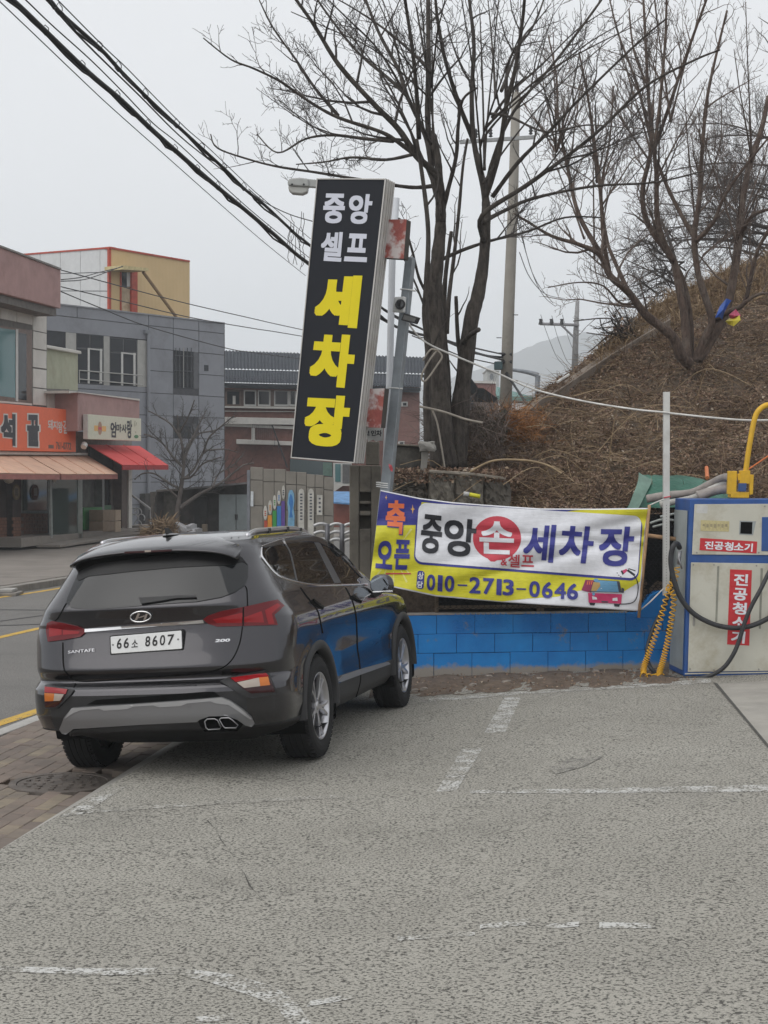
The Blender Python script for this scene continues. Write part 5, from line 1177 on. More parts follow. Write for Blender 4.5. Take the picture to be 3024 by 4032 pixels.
def coil(path, amp, turns, r_=.0055):
    c = catmull([P(x, y, d) for x, y, d in path], 40); L = len(c); out = []
    for i, p in enumerate(c):
        a = 2 * math.pi * turns * (i / (L - 1)) ** 1.35; tg = (c[min(i + 1, L - 1)] - c[max(i - 1, 0)]).normalized(); s1 = tg.cross(Vector((0, 1, 0))).normalized(); s2 = s1.cross(tg)
        out.append(p + (s1 * math.cos(a) + s2 * math.sin(a)) * amp)
    return out
p5d = lambda l: [(2400 + x * .5877, 1500 + y * .5877, d) for x, y, d in l]
b_ = MB(); A_ = coil(p5d([(452, 1245, 15.5), (440, 1320, 15.5), (398, 1395, 15.5), (352, 1560, 15.5), (305, 1710, 15.5), (262, 1830, 15.5), (232, 1910, 15.5), (228, 1960, 15.48)]), .028, 34)
b_.tube(A_, .0058, 5)
B_2 = coil(p5d([(380, 1380, 15.45), (430, 1440, 15.45), (415, 1600, 15.45), (390, 1740, 15.45), (362, 1860, 15.45), (338, 1940, 15.45), (330, 1985, 15.45)]), .028, 35)
b_.tube(B_2, .0058, 5)
for k, (x, y) in enumerate(((230, 1975), (262, 1985), (300, 1988), (318, 1985), (345, 1982))):
    c_ = P(*p5((x, y))[0], 15.46); b_.tube([c_ + Vector((.034 * math.cos(a), .012 * math.sin(a * 2 + k), .034 * math.sin(a))) for a in np.linspace(0, 2 * math.pi, 20)], .0058, 5, caps=False)
tag(b_.build('coil_hose', coil_m, smooth=True), 'yellow coiled air hose hanging in two strands left of the vacuum machine', 'hose')
b_ = MB(); b_.tube([P(*p5((472, 1140))[0], 15.5), P(*p5((462, 1230))[0], 15.5)], .018, 8); b_.tube([P(*p5((462, 1180))[0], 15.47), P(*p5((485, 1260))[0], 15.47)], .008, 6)
tag(b_.build('spray_gun', M_('gun_metal', (.3, .3, .31), .4, metal=.7), smooth=True), 'small metal spray gun hanging on the left side of the vacuum machine', 'spray gun')
# --- green tarpaulin, rolls of cloth behind the machine
tarp, t, b = newmat('green_tarp'); co = pos(t); t.links.new(mixc(t, ramp(t, noise(t, 3, 4, .6, co), [(.35, 0), (.7, 1)]), (0.012, 0.085, 0.055), (0.03, 0.15, 0.10)), b.inputs['Base Color']); b.inputs['Roughness'].default_value = .45; bump(t, b, noise(t, 7, 4, .6, co), .6, .04)
gt = root('green_tarp', P(2620, 2010, 16.9), 'green tarpaulin heap on the bank behind the white post', 'tarpaulin')
def sheet(prof_rows, m, name, parent):
    b_ = MB(); nr = len(prof_rows[0])
    rows = [catmull(r, 5) for r in prof_rows]; cols = list(zip(*rows)); cols = [catmull(list(c), 4) for c in cols]; nn = len(cols[0]); rr = random.Random(8)
    b_.v = [tuple(p + Vector((0, rr.uniform(-.008, .008), rr.uniform(-.006, .006)))) for c in cols for p in c]; b_.f = [(i * nn + j, i * nn + j + 1, (i + 1) * nn + j + 1, (i + 1) * nn + j) for i in range(len(cols) - 1) for j in range(nn - 1)]
    return b_.build(name, m, parent, smooth=True)
q = lambda l: [P(2400 + x * .5877, 1500 + y * .5877, d) for x, y, d in l]
sheet([q([(240, 660, 17.5), (330, 650, 17.5), (480, 660, 17.5), (620, 690, 17.5), (740, 740, 17.5), (820, 800, 17.4)]), q([(225, 628, 17.2), (330, 632, 17.25), (480, 634, 17.25), (610, 656, 17.2), (730, 712, 17.1), (812, 782, 17.1)]), q([(205, 690, 16.95), (320, 668, 17.0), (470, 664, 17.0), (600, 692, 16.95), (720, 748, 16.9), (810, 815, 16.9)]), q([(165, 775, 16.68), (300, 755, 16.72), (450, 748, 16.74), (590, 768, 16.72), (715, 800, 16.72), (810, 845, 16.8)]), q([(110, 860, 16.5), (230, 850, 16.6), (400, 850, 16.6), (560, 850, 16.6), (700, 860, 16.6), (830, 870, 16.6)])], tarp, 'sheet', gt)
tl = M_('tarp_edge', (0.12, 0.20, 0.16), .6)
sheet([q([(195, 615, 17.2), (250, 640, 17.1), (290, 665, 17.0)]), q([(185, 690, 16.8), (225, 710, 16.75), (262, 720, 16.75)]), q([(120, 850, 16.45), (150, 855, 16.45), (190, 860, 16.45)])], tl, 'folded_edge', gt)
clr = M_('grey_cloth', (0.30, 0.27, 0.25), .9, var=.25, scale=8, bmp=.4, bscale=30)
for k, (pts, r_, lb) in enumerate((([(250, 790, 16.4), (400, 765, 16.4), (560, 745, 16.3), (680, 690, 16.2), (740, 655, 16.05), (800, 645, 15.95), (860, 650, 15.9)], .045, 'brown grey roll of cloth lying over the green tarpaulin towards the machine'), ([(340, 830, 16.2), (450, 805, 16.2), (580, 775, 16.15), (700, 715, 16.1), (790, 672, 16)], .035, 'paler roll of cloth lying below the brown grey roll beside the machine'), ([(590, 775, 16.12), (700, 735, 16.1), (800, 715, 16.0)], .06, 'short thick grey roll of cloth tucked behind the yellow bracket'))):
    c = catmull(q(pts), 8); rr = random.Random(k); b_ = MB(); b_.tube(c, [r_ * (.9 + .08 * math.sin(i * .35 + k) + rr.uniform(-.03, .03)) for i in range(len(c))], 10)
    tag(b_.build('cloth_roll', clr if k != 1 else M_('pale_cloth', (.42, .41, .38), .9, bmp=.3), smooth=True), lb, 'cloth')
b_ = MB(); b_.tube([P(*p5((650, 580))[0], 17.6), P(*p5((655, 650))[0], 17.3)], .022, 8); tag(b_.build('orange_stake', ink('stake_orange', (.55, .16, .05))), 'short orange stake standing behind the green tarpaulin', 'stake')
b_ = MB(); b_.tube([P(*p5((930, 592))[0], 16.6), P(*p5((1000, 545))[0], 16.6), P(*p5((1100, 478))[0], 16.6)], .008, 6); tag(b_.build('orange_rope', ink('cord_orange', (.6, .16, .04))), 'orange rope running up to the right behind the yellow pipe', 'rope')
pl_m = M_('plastic_scrap', (.35, .38, .36), .4, var=.3)
for k, pts in enumerate((((2560, 2060), (2610, 2045), (2660, 2050)), ((2570, 2075), (2620, 2062)), ((2600, 2035), (2670, 2020)))):
    b_ = MB(); b_.tube(catmull([P(x, y, 16.05) for x, y in pts], 5), .012, 6); tag(b_.build('plastic_scrap', pl_m, smooth=True), ('crumpled pale plastic strip between the banner stick and the white post', 'short pale plastic strip just below the crumpled strip beside the white post', 'grey plastic strip near the machine side above the wooden bar')[k], 'scrap')
# ================================================================== bank, litter, trees
CR = [(1480, 1950), (1600, 1900), (1700, 1832), (1780, 1770), (1850, 1715), (1960, 1668), (2060, 1605), (2110, 1560), (2190, 1502), (2300, 1420), (2400, 1345), (2480, 1278), (2560, 1218), (2640, 1166), (2740, 1120), (2850, 1070), (2950, 1032), (3024, 1008), (3400, 900)]
crx, cry = zip(*CR)
def crest(px): return float(np.interp(px, crx, cry))
def hbase(px): return float(np.interp(px, [1480, 1700, 1900, 3400], [2030, 2020, 2012, 2010]))
def hD(px, t):
    dc = float(np.interp(px, [1480, 1700, 2000, 2400, 3024, 3400], [17.6, 18.4, 20.5, 24.0, 27.0, 28.0]))
    return 16.95 + (dc - 16.95) * t ** 1.15
def HP(px, t):
    py = hbase(px) + (crest(px) - hbase(px)) * t
    p = P(px, py, hD(px, t))
    k = math.sin(math.pi * min(1, t)) 
    n = 0.10 * math.sin(px * .013 + t * 5) * math.sin(px * .007 - t * 9 + 1) + 0.07 * math.sin(px * .041 + t * 21) * math.sin(px * .023 - t * 33) + 0.03 * math.sin(px * .09 + t * 60)
    p.z += n * k; p.y += n * k * .8; return p
def HS(px, py):                                  # picture point on the bank
    t = (hbase(px) - py) / (hbase(px) - crest(px)); return HP(px, max(0, min(1, t)))
m, t, b = newmat('bank_soil'); co = pos(t)
c = ramp(t, noise(t, 1.1, 7, .7, co), [(.3, (.095, .068, .05)), (.5, (.14, .102, .072)), (.7, (.18, .13, .09))]); c = mixc(t, ramp(t, noise(t, 22, 5, .7, co), [(.4, .0), (.65, .7)]), c, (.05, .036, .026))
t.links.new(c, b.inputs['Base Color']); b.inputs['Roughness'].default_value = 1; bump(t, b, noise(t, 16, 6, .7, co), .9, .06); soil_b = m
b_ = MB(); pxs = np.linspace(1480, 5200, 260); ts = np.linspace(0, 1, 60); cols = []
for px in pxs:
    col = [P(px, 2500, 16.28), P(px, 2430, 16.30), P(px, 2300, 16.42), P(px, 2150, 16.62)]
    col += [HP(px, t_) for t_ in ts]
    e = col[-1]; dr = Vector((0.1, 1, 0))
    for d_, dz in ((1.5, 0.05), (5, -.3), (12, -2.0), (25, -5)): col.append(e + dr * d_ + Vector((0, 0, dz)))
    cols.append(col)
nn = len(cols[0]); b_.v = [tuple(p) for c_ in cols for p in c_]; b_.f = [(i * nn + j, i * nn + j + 1, (i + 1) * nn + j + 1, (i + 1) * nn + j) for i in range(len(cols) - 1) for j in range(nn - 1)]
b_.build('bank', soil_b, kind='structure', smooth=True)
leafm, t, b = newmat('dead_leaves'); ge = nd(t, 'ShaderNodeNewGeometry')
c = ramp(t, ge.outputs['Random Per Island'], [(0, (.10, .064, .045)), (.35, (.20, .124, .086)), (.7, (.29, .192, .132)), (.93, (.33, .25, .17)), (1, (.42, .36, .29))]); t.links.new(c, b.inputs['Base Color']); b.inputs['Roughness'].default_value = .8
strawm, t, b = newmat('straw'); ge = nd(t, 'ShaderNodeNewGeometry')
c = ramp(t, ge.outputs['Random Per Island'], [(0, (.12, .078, .045)), (.5, (.21, .145, .085)), (1, (.34, .25, .15))]); t.links.new(c, b.inputs['Base Color']); b.inputs['Roughness'].default_value = .8
goldm, t, b = newmat('dry_gold_grass'); ge = nd(t, 'ShaderNodeNewGeometry')
c = ramp(t, ge.outputs['Random Per Island'], [(0, (.14, .09, .05)), (.6, (.24, .165, .09)), (1, (.33, .24, .14))]); t.links.new(c, b.inputs['Base Color']); b.inputs['Roughness'].default_value = .8
R = np.random.default_rng(11)
def leaves(name, pts, lo, hi, m, seed=0, lift=0.04, **k):
    n = len(pts); Rr = np.random.default_rng(seed); L = Rr.uniform(lo, hi, (n, 1)); W = L * Rr.uniform(.35, .8, (n, 1))
    a = Rr.normal(size=(n, 3)); a[:, 2] *= .6; a /= np.linalg.norm(a, axis=1, keepdims=True); c_ = Rr.normal(size=(n, 3)); bb = np.cross(a, c_); bb /= np.linalg.norm(bb, axis=1, keepdims=True)
    nn_ = np.cross(a, bb); p = np.asarray(pts) + Rr.uniform(0, lift, (n, 1)) * np.array([[0, -.6, 1]])
    f_ = L * Rr.uniform(.1, .45, (n, 1))
    V = np.stack([p - a * L / 2, p + bb * W / 2 - nn_ * f_, p + a * L / 2, p - bb * W / 2 - nn_ * f_], 1).reshape(-1, 3)
    i = np.arange(n)[:, None] * 4; Fq = np.concatenate([i + [0, 1, 2], i + [0, 2, 3]], 1)
    return np_mesh(name, V, Fq, m, 3, **k)
def stems(name, pts, dirs, lens, wid, m, seed=0, curve=.3, seg=4, **k):
    n = len(pts); Rr = np.random.default_rng(seed); pts = np.asarray(pts, float); d = np.asarray(dirs, float); d /= np.linalg.norm(d, axis=1, keepdims=True)
    s_ = np.cross(d, Rr.normal(size=(n, 3))); s_ /= np.linalg.norm(s_, axis=1, keepdims=True); up = np.cross(s_, d); V = []
    for j in range(seg + 1):
        u = j / seg; q = pts + d * lens[:, None] * u + up * (lens * curve)[:, None] * (u * u) - np.array([[0, 0, 1]]) * (lens * curve * .6)[:, None] * u * u
        w_ = (wid * (1 - .7 * u))[:, None]; V += [q - s_ * w_ / 2, q + s_ * w_ / 2]
    V = np.stack(V, 1).reshape(-1, 3); i = np.arange(n)[:, None] * (2 * seg + 2); Fq = np.concatenate([i + [2 * j, 2 * j + 1, 2 * j + 3, 2 * j + 2] for j in range(seg)], 1)
    return np_mesh(name, V, Fq, m, 4, **k)
NL = 84000; px = np.where(R.uniform(0, 1, NL) < .74, R.uniform(1500, 3250, NL), R.uniform(3200, 4700, NL)); tt = R.uniform(-0.12, 1.0, NL) ** 1.0
pts = []
for a, c_ in zip(px, tt):
    if c_ < 0: p = P(a, 2012 + 300 * -c_, 16.95 - 3 * -c_)
    else: p = HP(a, c_)
    pts.append(p)
pts = np.array([tuple(p) for p in pts]); clump = np.sin(px * .021 + tt * 31) * np.sin(px * .009 - tt * 17) + R.uniform(-1.2, 1.2, NL)
keep = clump + .9 * np.sin(px * .006 + 2) * np.sin(tt * 9 + px * .004) > -.6
tag(leaves('leaf_litter', pts[keep], .022, .058, leafm, 3, .06), 'layer of dead brown leaves covering the bank', 'dead leaves', kind='stuff')
n = 16000; px = np.where(R.uniform(0, 1, n) < .8, R.uniform(1560, 3250, n), R.uniform(3200, 4700, n)); tt = R.uniform(0, .98, n); sp = np.array([tuple(HP(a, c_)) for a, c_ in zip(px, tt)]); dd = R.normal(size=(n, 3)) * [1, .5, .35] + [-.35, -.3, -.12]
tag(stems('dry_stems', sp + [0, -.02, .03], dd, R.uniform(.12, .6, n), R.uniform(.005, .011, n), strawm, 4, .35), 'tangle of dry stems and straw over the leaves on the bank', 'dry stems', kind='stuff')
# paler grass along the top of the bank
n = 5000; px = R.uniform(2350, 3300, n); tt = R.uniform(.80, 1.0, n) ** .8; sp = np.array([tuple(HP(a, c_)) for a, c_ in zip(px, tt)]); dd = R.normal(size=(n, 3)) * .5 + [0, 0, 1]
tag(stems('dry_grass', sp, dd, R.uniform(.12, .4, n), R.uniform(.008, .014, n), goldm, 5, .5), 'pale dry grass along the top of the bank', 'grass', kind='stuff')
og = root('dry_bush', HS(2030, 1730), 'orange dry bush at the foot of the concrete utility pole', 'bush')
n = 2600; px = R.normal(2020, 52, n); py = R.normal(1700, 48, n); keep = (py > 1595) & (py < 1790); px, py = px[keep], py[keep]; n = len(px); sp = np.array([tuple(P(a, c_, 19.2 + d)) for a, c_, d in zip(px, py, R.uniform(-.3, .4, n))]); dd = R.normal(size=(n, 3)) + [0, 0, .8]
orm = M_('orange_twigs', (.30, .135, .045), .85, var=.4, scale=15); stems('twigs', sp, dd, R.uniform(.08, .25, n), R.uniform(.005, .01, n), orm, 6, .3, parent=og)
# tangled brush in clumps and bare hollows
nc = 130; cpx = R.uniform(1620, 3150, nc); ct = R.uniform(.02, .93, nc); V_, D_ = [], []
for a, c_ in zip(cpx, ct):
    for k in range(70): V_.append(tuple(HP(a + R.normal(0, 32), min(1, max(0, c_ + R.normal(0, .022)))))); D_.append(tuple(R.normal(size=3) * [1, .6, .5] + [0, -.2, .45]))
brm, t, b = newmat('dark_brush'); ge = nd(t, 'ShaderNodeNewGeometry'); t.links.new(ramp(t, ge.outputs['Random Per Island'], [(0, (.055, .036, .026)), (.6, (.14, .088, .06)), (1, (.25, .165, .105))]), b.inputs['Base Color']); b.inputs['Roughness'].default_value = .85
tag(stems('dry_brush', V_, D_, R.uniform(.10, .42, len(V_)), R.uniform(.006, .014, len(V_)), brm, 44, .5), 'clumps of dark reddish brown dry brush on the bank', 'brush', kind='stuff')
# long arching canes
b_ = None; cane = M_('cane', (.30, .22, .13), .8, var=.3)
for k in range(26):
    x = R.uniform(1750, 3020); t0 = R.uniform(.05, .6); p0 = HP(x, t0); b_ = MB() if b_ is None else b_; L = R.uniform(.5, 1.5); d_ = Vector((R.uniform(-1, .6), R.uniform(-.5, 0), R.uniform(.0, .5))).normalized()
    b_.tube(catmull([p0, p0 + d_ * L * .5 + Vector((0, -.1, .16 * L)), p0 + d_ * L + Vector((0, -.2, -.12 * L))], 5), [.0065 - .0003 * i for i in range(11)], 4)
tag(b_.build('dry_canes', cane), 'long arching dry canes lying over the bank', 'canes', kind='stuff')
vr = root('dry_vine', HS(2180, 1970), 'one long pale arching cane low on the bank above the banner', 'vine')
b_ = MB(); b_.tube(catmull([P(x, y, 16.7) for x, y in ((1850, 1858), (1940, 1815), (2060, 1812), (2150, 1830), (2210, 1865))], 8), .012, 6); b_.build('stem', cane, vr, smooth=True)
# concrete drain up the edge of the bank
dr_ = root('drain_channel', HS(2130, 1600), 'old concrete drain channel running up the edge of the bank', 'drain')
drm = M_('drain_concrete', (.20, .165, .135), .95, var=.3, scale=6, bmp=.6, dirt=(.11, .082, .06), dscale=3, damt=1)
path = [(1985, 1722), (2060, 1672), (2130, 1608), (2210, 1562), (2300, 1500), (2390, 1438), (2500, 1370), (2640, 1285)]
def HS0(px, py):
    t = max(0, min(1, (hbase(px) - py) / (hbase(px) - crest(px)))); return P(px, py, hD(px, t))
def chan(o1, o2, h0, h1, name, steps=24):
    b_ = MB(); c_ = catmull([(x, y, 0) for x, y in path], 6); rows = []
    for p in c_:
        a = HS0(p.x, p.y + o1) ; c2_ = HS0(p.x, p.y + o2); rows.append((a, c2_))
    for (a, c2_), (a1, c3_) in zip(rows, rows[1:]): 
        U = Vector((0, 0, h1)); Lw = Vector((0, 0, h0)); b_.add([a + U, c2_ + U, c3_ + U, a1 + U, a + Lw, c2_ + Lw, c3_ + Lw, a1 + Lw], [(0, 1, 2, 3), (0, 4, 5, 1), (2, 6, 7, 3), (1, 5, 6, 2), (0, 3, 7, 4)])
    return b_.build(name, drm, dr_)
chan(10, 15, -.4, .16, 'side_wall'); chan(-34, 9, -.4, .07, 'channel_bed')
b_ = MB(); b_.tube([HS(2195, 1572) + Vector((0, 0, .22)), HS(2240, 1545) + Vector((0, 0, .22))], .02, 6); b_.build('pipe', rope, dr_)
# --- bare trees
def bark(name, lo, hi, patch_c, amt):
    m, t, b = newmat(name); co = pos(t, (1, 1, .22)); n1 = noise(t, 26, 6, .7, co); c = ramp(t, n1, [(.34, lo), (.62, hi)])
    c = mixc(t, ramp(t, noise(t, 5, 7, .7, pos(t)), [(.5, 0), (.66, amt)]), c, patch_c); t.links.new(c, b.inputs['Base Color']); b.inputs['Roughness'].default_value = .95; bump(t, b, n1, 1.0, .03); return m
bark_d = bark('bark_dark', (.018, .014, .012), (.075, .063, .054), (.125, .112, .092), .45); bark_r = bark('bark_reddish', (.045, .03, .024), (.13, .092, .073), (.18, .15, .125), .6)
twig_d, twig_r = M_('twig_dark', (.050, .043, .039), .9, var=.3), M_('twig_reddish', (.115, .088, .074), .9, var=.3); twig_g = M_('twig_greyish', (.075, .066, .062), .9, var=.3)
class Tree:
    def __init__(s, D, seed, up=0.35, thin=1.0): s.D = D; s.thin = thin; s.r = random.Random(seed); s.tr = MB(); s.tw = MB(); s.up = up; s.nt = 0
    def limb(s, pts, r0, r1, d0=0.0, d1=0.0, twigs=1.0, first=.25, nseg=8, child=None):
        """pts in picture units, r in picture units too; d0 -> d1 depth along the limb"""
        n = len(pts); c = catmull([P(x, y, s.D + d0 + (d1 - d0) * i / max(1, n - 1)) for i, (x, y) in enumerate(pts)], 5)
        k = s.D / F * (1 if r0 > 30 else s.thin); rr = [(r0 + (r1 - r0) * (i / (len(c) - 1)) ** .8) * k for i in range(len(c))]
        rr = [q * (1 + s.r.uniform(-.07, .07)) for q in rr]
        s.tr.tube(c, rr, nseg); s.spread(c, rr, twigs, first, 0); return s
    def spread(s, c, rr, dens, first, lev):
        L = sum((b_ - a).length for a, b_ in zip(c, c[1:]))
        if lev > 3 or L < .09: return
        step = (.21, .12, .075, .06)[lev] / max(.05, dens); x = L * first + s.r.uniform(0, step); acc = 0.0
        for a, b_, r_ in zip(c, c[1:], rr):
            d = (b_ - a).length
            while acc + d > x:
                p = a.lerp(b_, (x - acc) / d); t_ = (b_ - a).normalized(); rem = L - x
                ang = s.r.uniform(.55, 1.15); q = t_.orthogonal().normalized(); q.rotate(Matrix.Rotation(s.r.uniform(0, 2 * math.pi), 3, t_))
                dv = (t_ * math.cos(ang) + q * math.sin(ang) + Vector((0, 0, s.up * s.r.uniform(.3, 1.3)))).normalized()
                ln = (min(rem * .55 + .22, 1.7) if lev == 0 else rem * .6 + .09) * s.r.uniform(.35, 1.15); ra = min(r_ * .55, (.017, .0085, .0055, .0045)[lev])
                s.twig(p, dv, ln, ra, lev + 1, dens); x += step * s.r.uniform(.5, 1.6)
            acc += d
    def twig(s, p, d, ln, ra, lev, dens):
        k = 5 if lev < 3 else 3; c = [p]; dv = d.copy(); ra = max(ra, .0034)
        for i in range(k):
            dv = (dv + Vector((s.r.gauss(0, .17), s.r.gauss(0, .17), s.r.gauss(.05, .14)))).normalized(); c.append(c[-1] + dv * ln / k)
        rr = [max(.0024, ra * (1 - .75 * i / k)) for i in range(k + 1)]
        s.tw.tube(c, rr, 4 if lev == 1 else 3, caps=False); s.nt += 1; s.spread(c, rr, dens, .15, lev)
    def build(s, name, label, bark, twig, base, group=None, cat='tree'):
        r_ = root(name, base, label, cat, group); s.tr.build('trunk', bark, r_, smooth=True, fix=False); s.tw.build('crown', twig, r_, fix=False); return r_
k5 = lambda *p: [(x * 1.82278, y * 1.82278) for x, y in p]
T = Tree(17.6, 21)
T.limb(k5((960, 1010), (953, 940), (950, 860), (943, 740), (938, 640), (945, 560), (952, 480), (949, 397), (946, 340), (938, 290)), 57, 8, twigs=.05, nseg=14)
T.limb(k5((985, 1010), (992, 900), (1000, 830), (1018, 690), (1032, 640), (1045, 560), (1050, 470), (1048, 422), (1036, 360), (1024, 307), (1019, 240)), 44, 6, .1, .4, twigs=.05, nseg=14)
T.limb(k5((925, 960), (922, 860), (925, 760), (918, 680), (922, 600), (925, 500), (915, 400), (900, 300)), 17, 7, -.25, -.5, twigs=.3)
for l_, r_ in ((((972, 1005), (968, 900), (965, 800), (958, 700), (962, 600), (975, 500)), 20), (((940, 1005), (938, 930), (934, 820), (930, 740)), 22), (((1000, 1005), (1008, 900), (1004, 820), (990, 740), (985, 640)), 16)): T.limb(k5(*l_), r_, 7, .15, .25, twigs=.15, nseg=10)
T.limb(k5((952, 480), (949, 397), (930, 365), (900, 337), (860, 278), (806, 223), (731, 139), (682, 60), (640, 0), (600, -50)), 20, 4.5, 0, -1.2)
T.limb(k5((900, 337), (850, 300), (815, 282), (731, 254), (672, 222), (607, 177), (548, 148), (498, 128), (439, 82)), 10, 2.4, -.4, -1.5, first=.3)
T.limb(k5((850, 305), (790, 300), (720, 292), (660, 300), (600, 330), (555, 290)), 8, 2.5, -.4, .8)
T.limb(k5((946, 400), (900, 405), (850, 400), (760, 385), (680, 372), (600, 360), (540, 345), (470, 320), (455, 290)), 9, 2.5, .2, .5, first=.35)
T.limb(k5((731, 250), (680, 190), (640, 130), (590, 60), (560, 0)), 7, 2.5, -.6, -.2)
T.limb(k5((949, 397), (945, 350), (925, 278), (926, 149), (925, 0), (926, -60)), 16, 8, 0, .6, twigs=.45)
T.limb(k5((949, 440), (935, 390), (920, 298), (880, 208), (860, 149), (820, 74), (790, 0), (770, -60)), 12, 5, -.1, .9, twigs=.6)
T.limb(k5((880, 208), (840, 170), (770, 110), (700, 20), (670, -30)), 9, 3, .5, 1.2)
T.limb(k5((905, 300), (900, 200), (890, 100), (875, 0), (870, -50)), 10, 5, .3, -.8, twigs=.6)
T.limb(k5((953, 470), (965, 420), (985, 340), (990, 270), (1000, 215), (1030, 190)), 12, 4, .1, -1)
T.limb(k5((1048, 422), (1024, 307), (1019, 198), (1024, 99), (1014, 0), (1012, -50)), 12, 5.5, .3, 1.0, twigs=.5)
T.limb(k5((1024, 307), (990, 220), (962, 130), (945, 40), (938, -40)), 11, 5, .5, -.3, twigs=.6)
T.limb(k5((1048, 430), (1078, 331), (1093, 232), (1113, 149), (1128, 50), (1133, 0), (1137, -50)), 12, 5, .3, -.7, twigs=.5)
T.limb(k5((1093, 232), (1100, 130), (1150, 60), (1185, -30)), 8, 3, 0, 1)
T.limb(k5((1045, 520), (1042, 465), (1135, 402), (1228, 335), (1302, 275), (1395, 186), (1500, 130), (1555, 108)), 12, 3, .2, -1.4)
T.limb(k5((1042, 480), (1090, 455), (1154, 428), (1284, 402), (1414, 394), (1525, 368)), 10, 3, .2, 1.2)
T.limb(k5((1064, 425), (1120, 350), (1191, 279), (1250, 216), (1377, 93), (1440, 40)), 10, 3, .3, -.9)
T.limb(k5((1050, 440), (1060, 360), (1109, 242), (1202, 130), (1299, 0), (1330, -50)), 9, 4, .3, .8, twigs=.6)
T.limb(k5((955, 560), (1000, 540), (1060, 520), (1140, 500), (1220, 470), (1300, 470)), 9, 3, .3, 1.5)
T.limb(k5((965, 720), (970, 640), (980, 560), (990, 470), (1000, 360), (1010, 300)), 10, 5, .25, .9, twigs=.4)
T.limb(k5((1000, 740), (1018, 722), (1034, 712)), 11, 9, .1, -.3, twigs=0)
T.limb(k5((925, 640), (905, 600), (890, 540), (870, 480), (850, 470)), 7, 3, -.1, -.8)
T.limb(k5((905, 330), (835, 345), (760, 340), (700, 350), (640, 355)), 8, 2.5, -.2, 1.2)
tl_ = random.Random(77)
for k in range(22):
    a = k % 2; y0 = tl_.uniform(150, 470); x0 = float(np.interp(y0, [150, 300, 480], ([926, 925, 952], [1100, 1040, 1049])[a])) + tl_.uniform(-6, 6); xe = tl_.uniform(600, 1000) if a == 0 else tl_.uniform(960, 1420)
    ye = tl_.uniform(-60, 20) if abs(xe - x0) < 260 else tl_.uniform(20, 300); xm, ym = x0 + (xe - x0) * .42, y0 + (ye - y0) * .55 + tl_.uniform(-10, 25)
    T.limb(k5((x0, y0), (x0 + (xe - x0) * .15, y0 + (ye - y0) * .22), (xm, ym), (x0 + (xe - x0) * .72, y0 + (ye - y0) * .8), (xe, ye)), tl_.uniform(4.5, 7.5), 1.8, tl_.uniform(-.3, .3), tl_.uniform(-1.8, 1.8), twigs=.7, first=.35, nseg=6)
T.build('bare_tree', 'big dark bare tree with two trunks standing behind the leaning pole', bark_d, twig_d, HS(1770, 1800))
c7 = lambda *p: [(1900 + x * .678, y * .678) for x, y in p]
T = Tree(21.5, 33, .55, .95)
T.limb(c7((1200, 2110), (1150, 2060), (1100, 1950), (950, 1830), (850, 1700), (740, 1600), (680, 1480), (560, 1420), (400, 1370), (250, 1280), (180, 1240)), 26, 3, 0, -1.0)
T.limb(c7((740, 1600), (705, 1400), (680, 1060), (640, 750), (600, 500), (560, 300)), 11, 3, -.2, -.8)
T.limb(c7((690, 1480), (560, 1250), (500, 1000), (440, 700), (430, 450), (380, 200)), 12, 3, -.2, .6)
T.limb(c7((850, 1700), (760, 1500), (720, 1380), (690, 1100), (740, 800), (760, 500)), 10, 3, -.1, .9)
T.limb(c7((1190, 2090), (1175, 1850), (1130, 1600), (1100, 1500), (960, 1300), (930, 1100), (980, 850), (960, 500), (940, 100), (930, -60)), 22, 4, 0, .6)
T.limb(c7((1000, 860), (1090, 600), (1180, 330), (1300, 0), (1330, -60)), 9, 4, .3, -.5)
T.limb(c7((985, 840), (900, 500), (790, 200), (730, -40)), 8, 3, .4, 1.2)
T.limb(c7((1105, 1520), (1020, 1300), (1010, 1000), (1000, 870), (1030, 600), (1060, 250), (1070, -40)), 14, 4, .1, -.6)
T.limb(c7((1210, 2090), (1205, 1850), (1170, 1650), (1130, 1550)), 15, 10, .2, .2, twigs=.2)
T.limb(c7((1230, 2100), (1300, 1950), (1330, 1850), (1255, 1600), (1230, 1380), (1260, 1150), (1270, 950), (1300, 600), (1350, 350), (1420, 60)), 20, 4, 0, -.6)
T.limb(c7((1230, 1380), (1150, 1240), (1080, 1100), (1010, 930)), 11, 7, -.2, .2, twigs=.5)
T.limb(c7((1250, 2090), (1380, 1880), (1440, 1700), (1480, 1450), (1500, 1250), (1540, 1000), (1620, 750), (1660, 560)), 24, 10, 0, .7, twigs=.7)
T.limb(c7((1335, 1860), (1430, 1810), (1520, 1760), (1560, 1600), (1600, 1450), (1680, 1300)), 14, 6, .1, -.8)
T.limb(c7((1520, 1760), (1600, 1710), (1700, 1700)), 9, 4, -.4, -.7)
T.limb(c7((1490, 1400), (1560, 1260), (1680, 1210)), 12, 6, .4, -.2)
T.limb(c7((1240, 1400), (1340, 1290), (1400, 1150), (1500, 1000), (1660, 800)), 10, 4, -.3, -1)
T.limb(c7((900, 1760), (800, 1760), (700, 1660), (560, 1640), (380, 1670)), 6, 2, -.3, -1.2)
T.limb(c7((960, 500), (880, 300), (850, 50)), 6, 3, .4, .8)
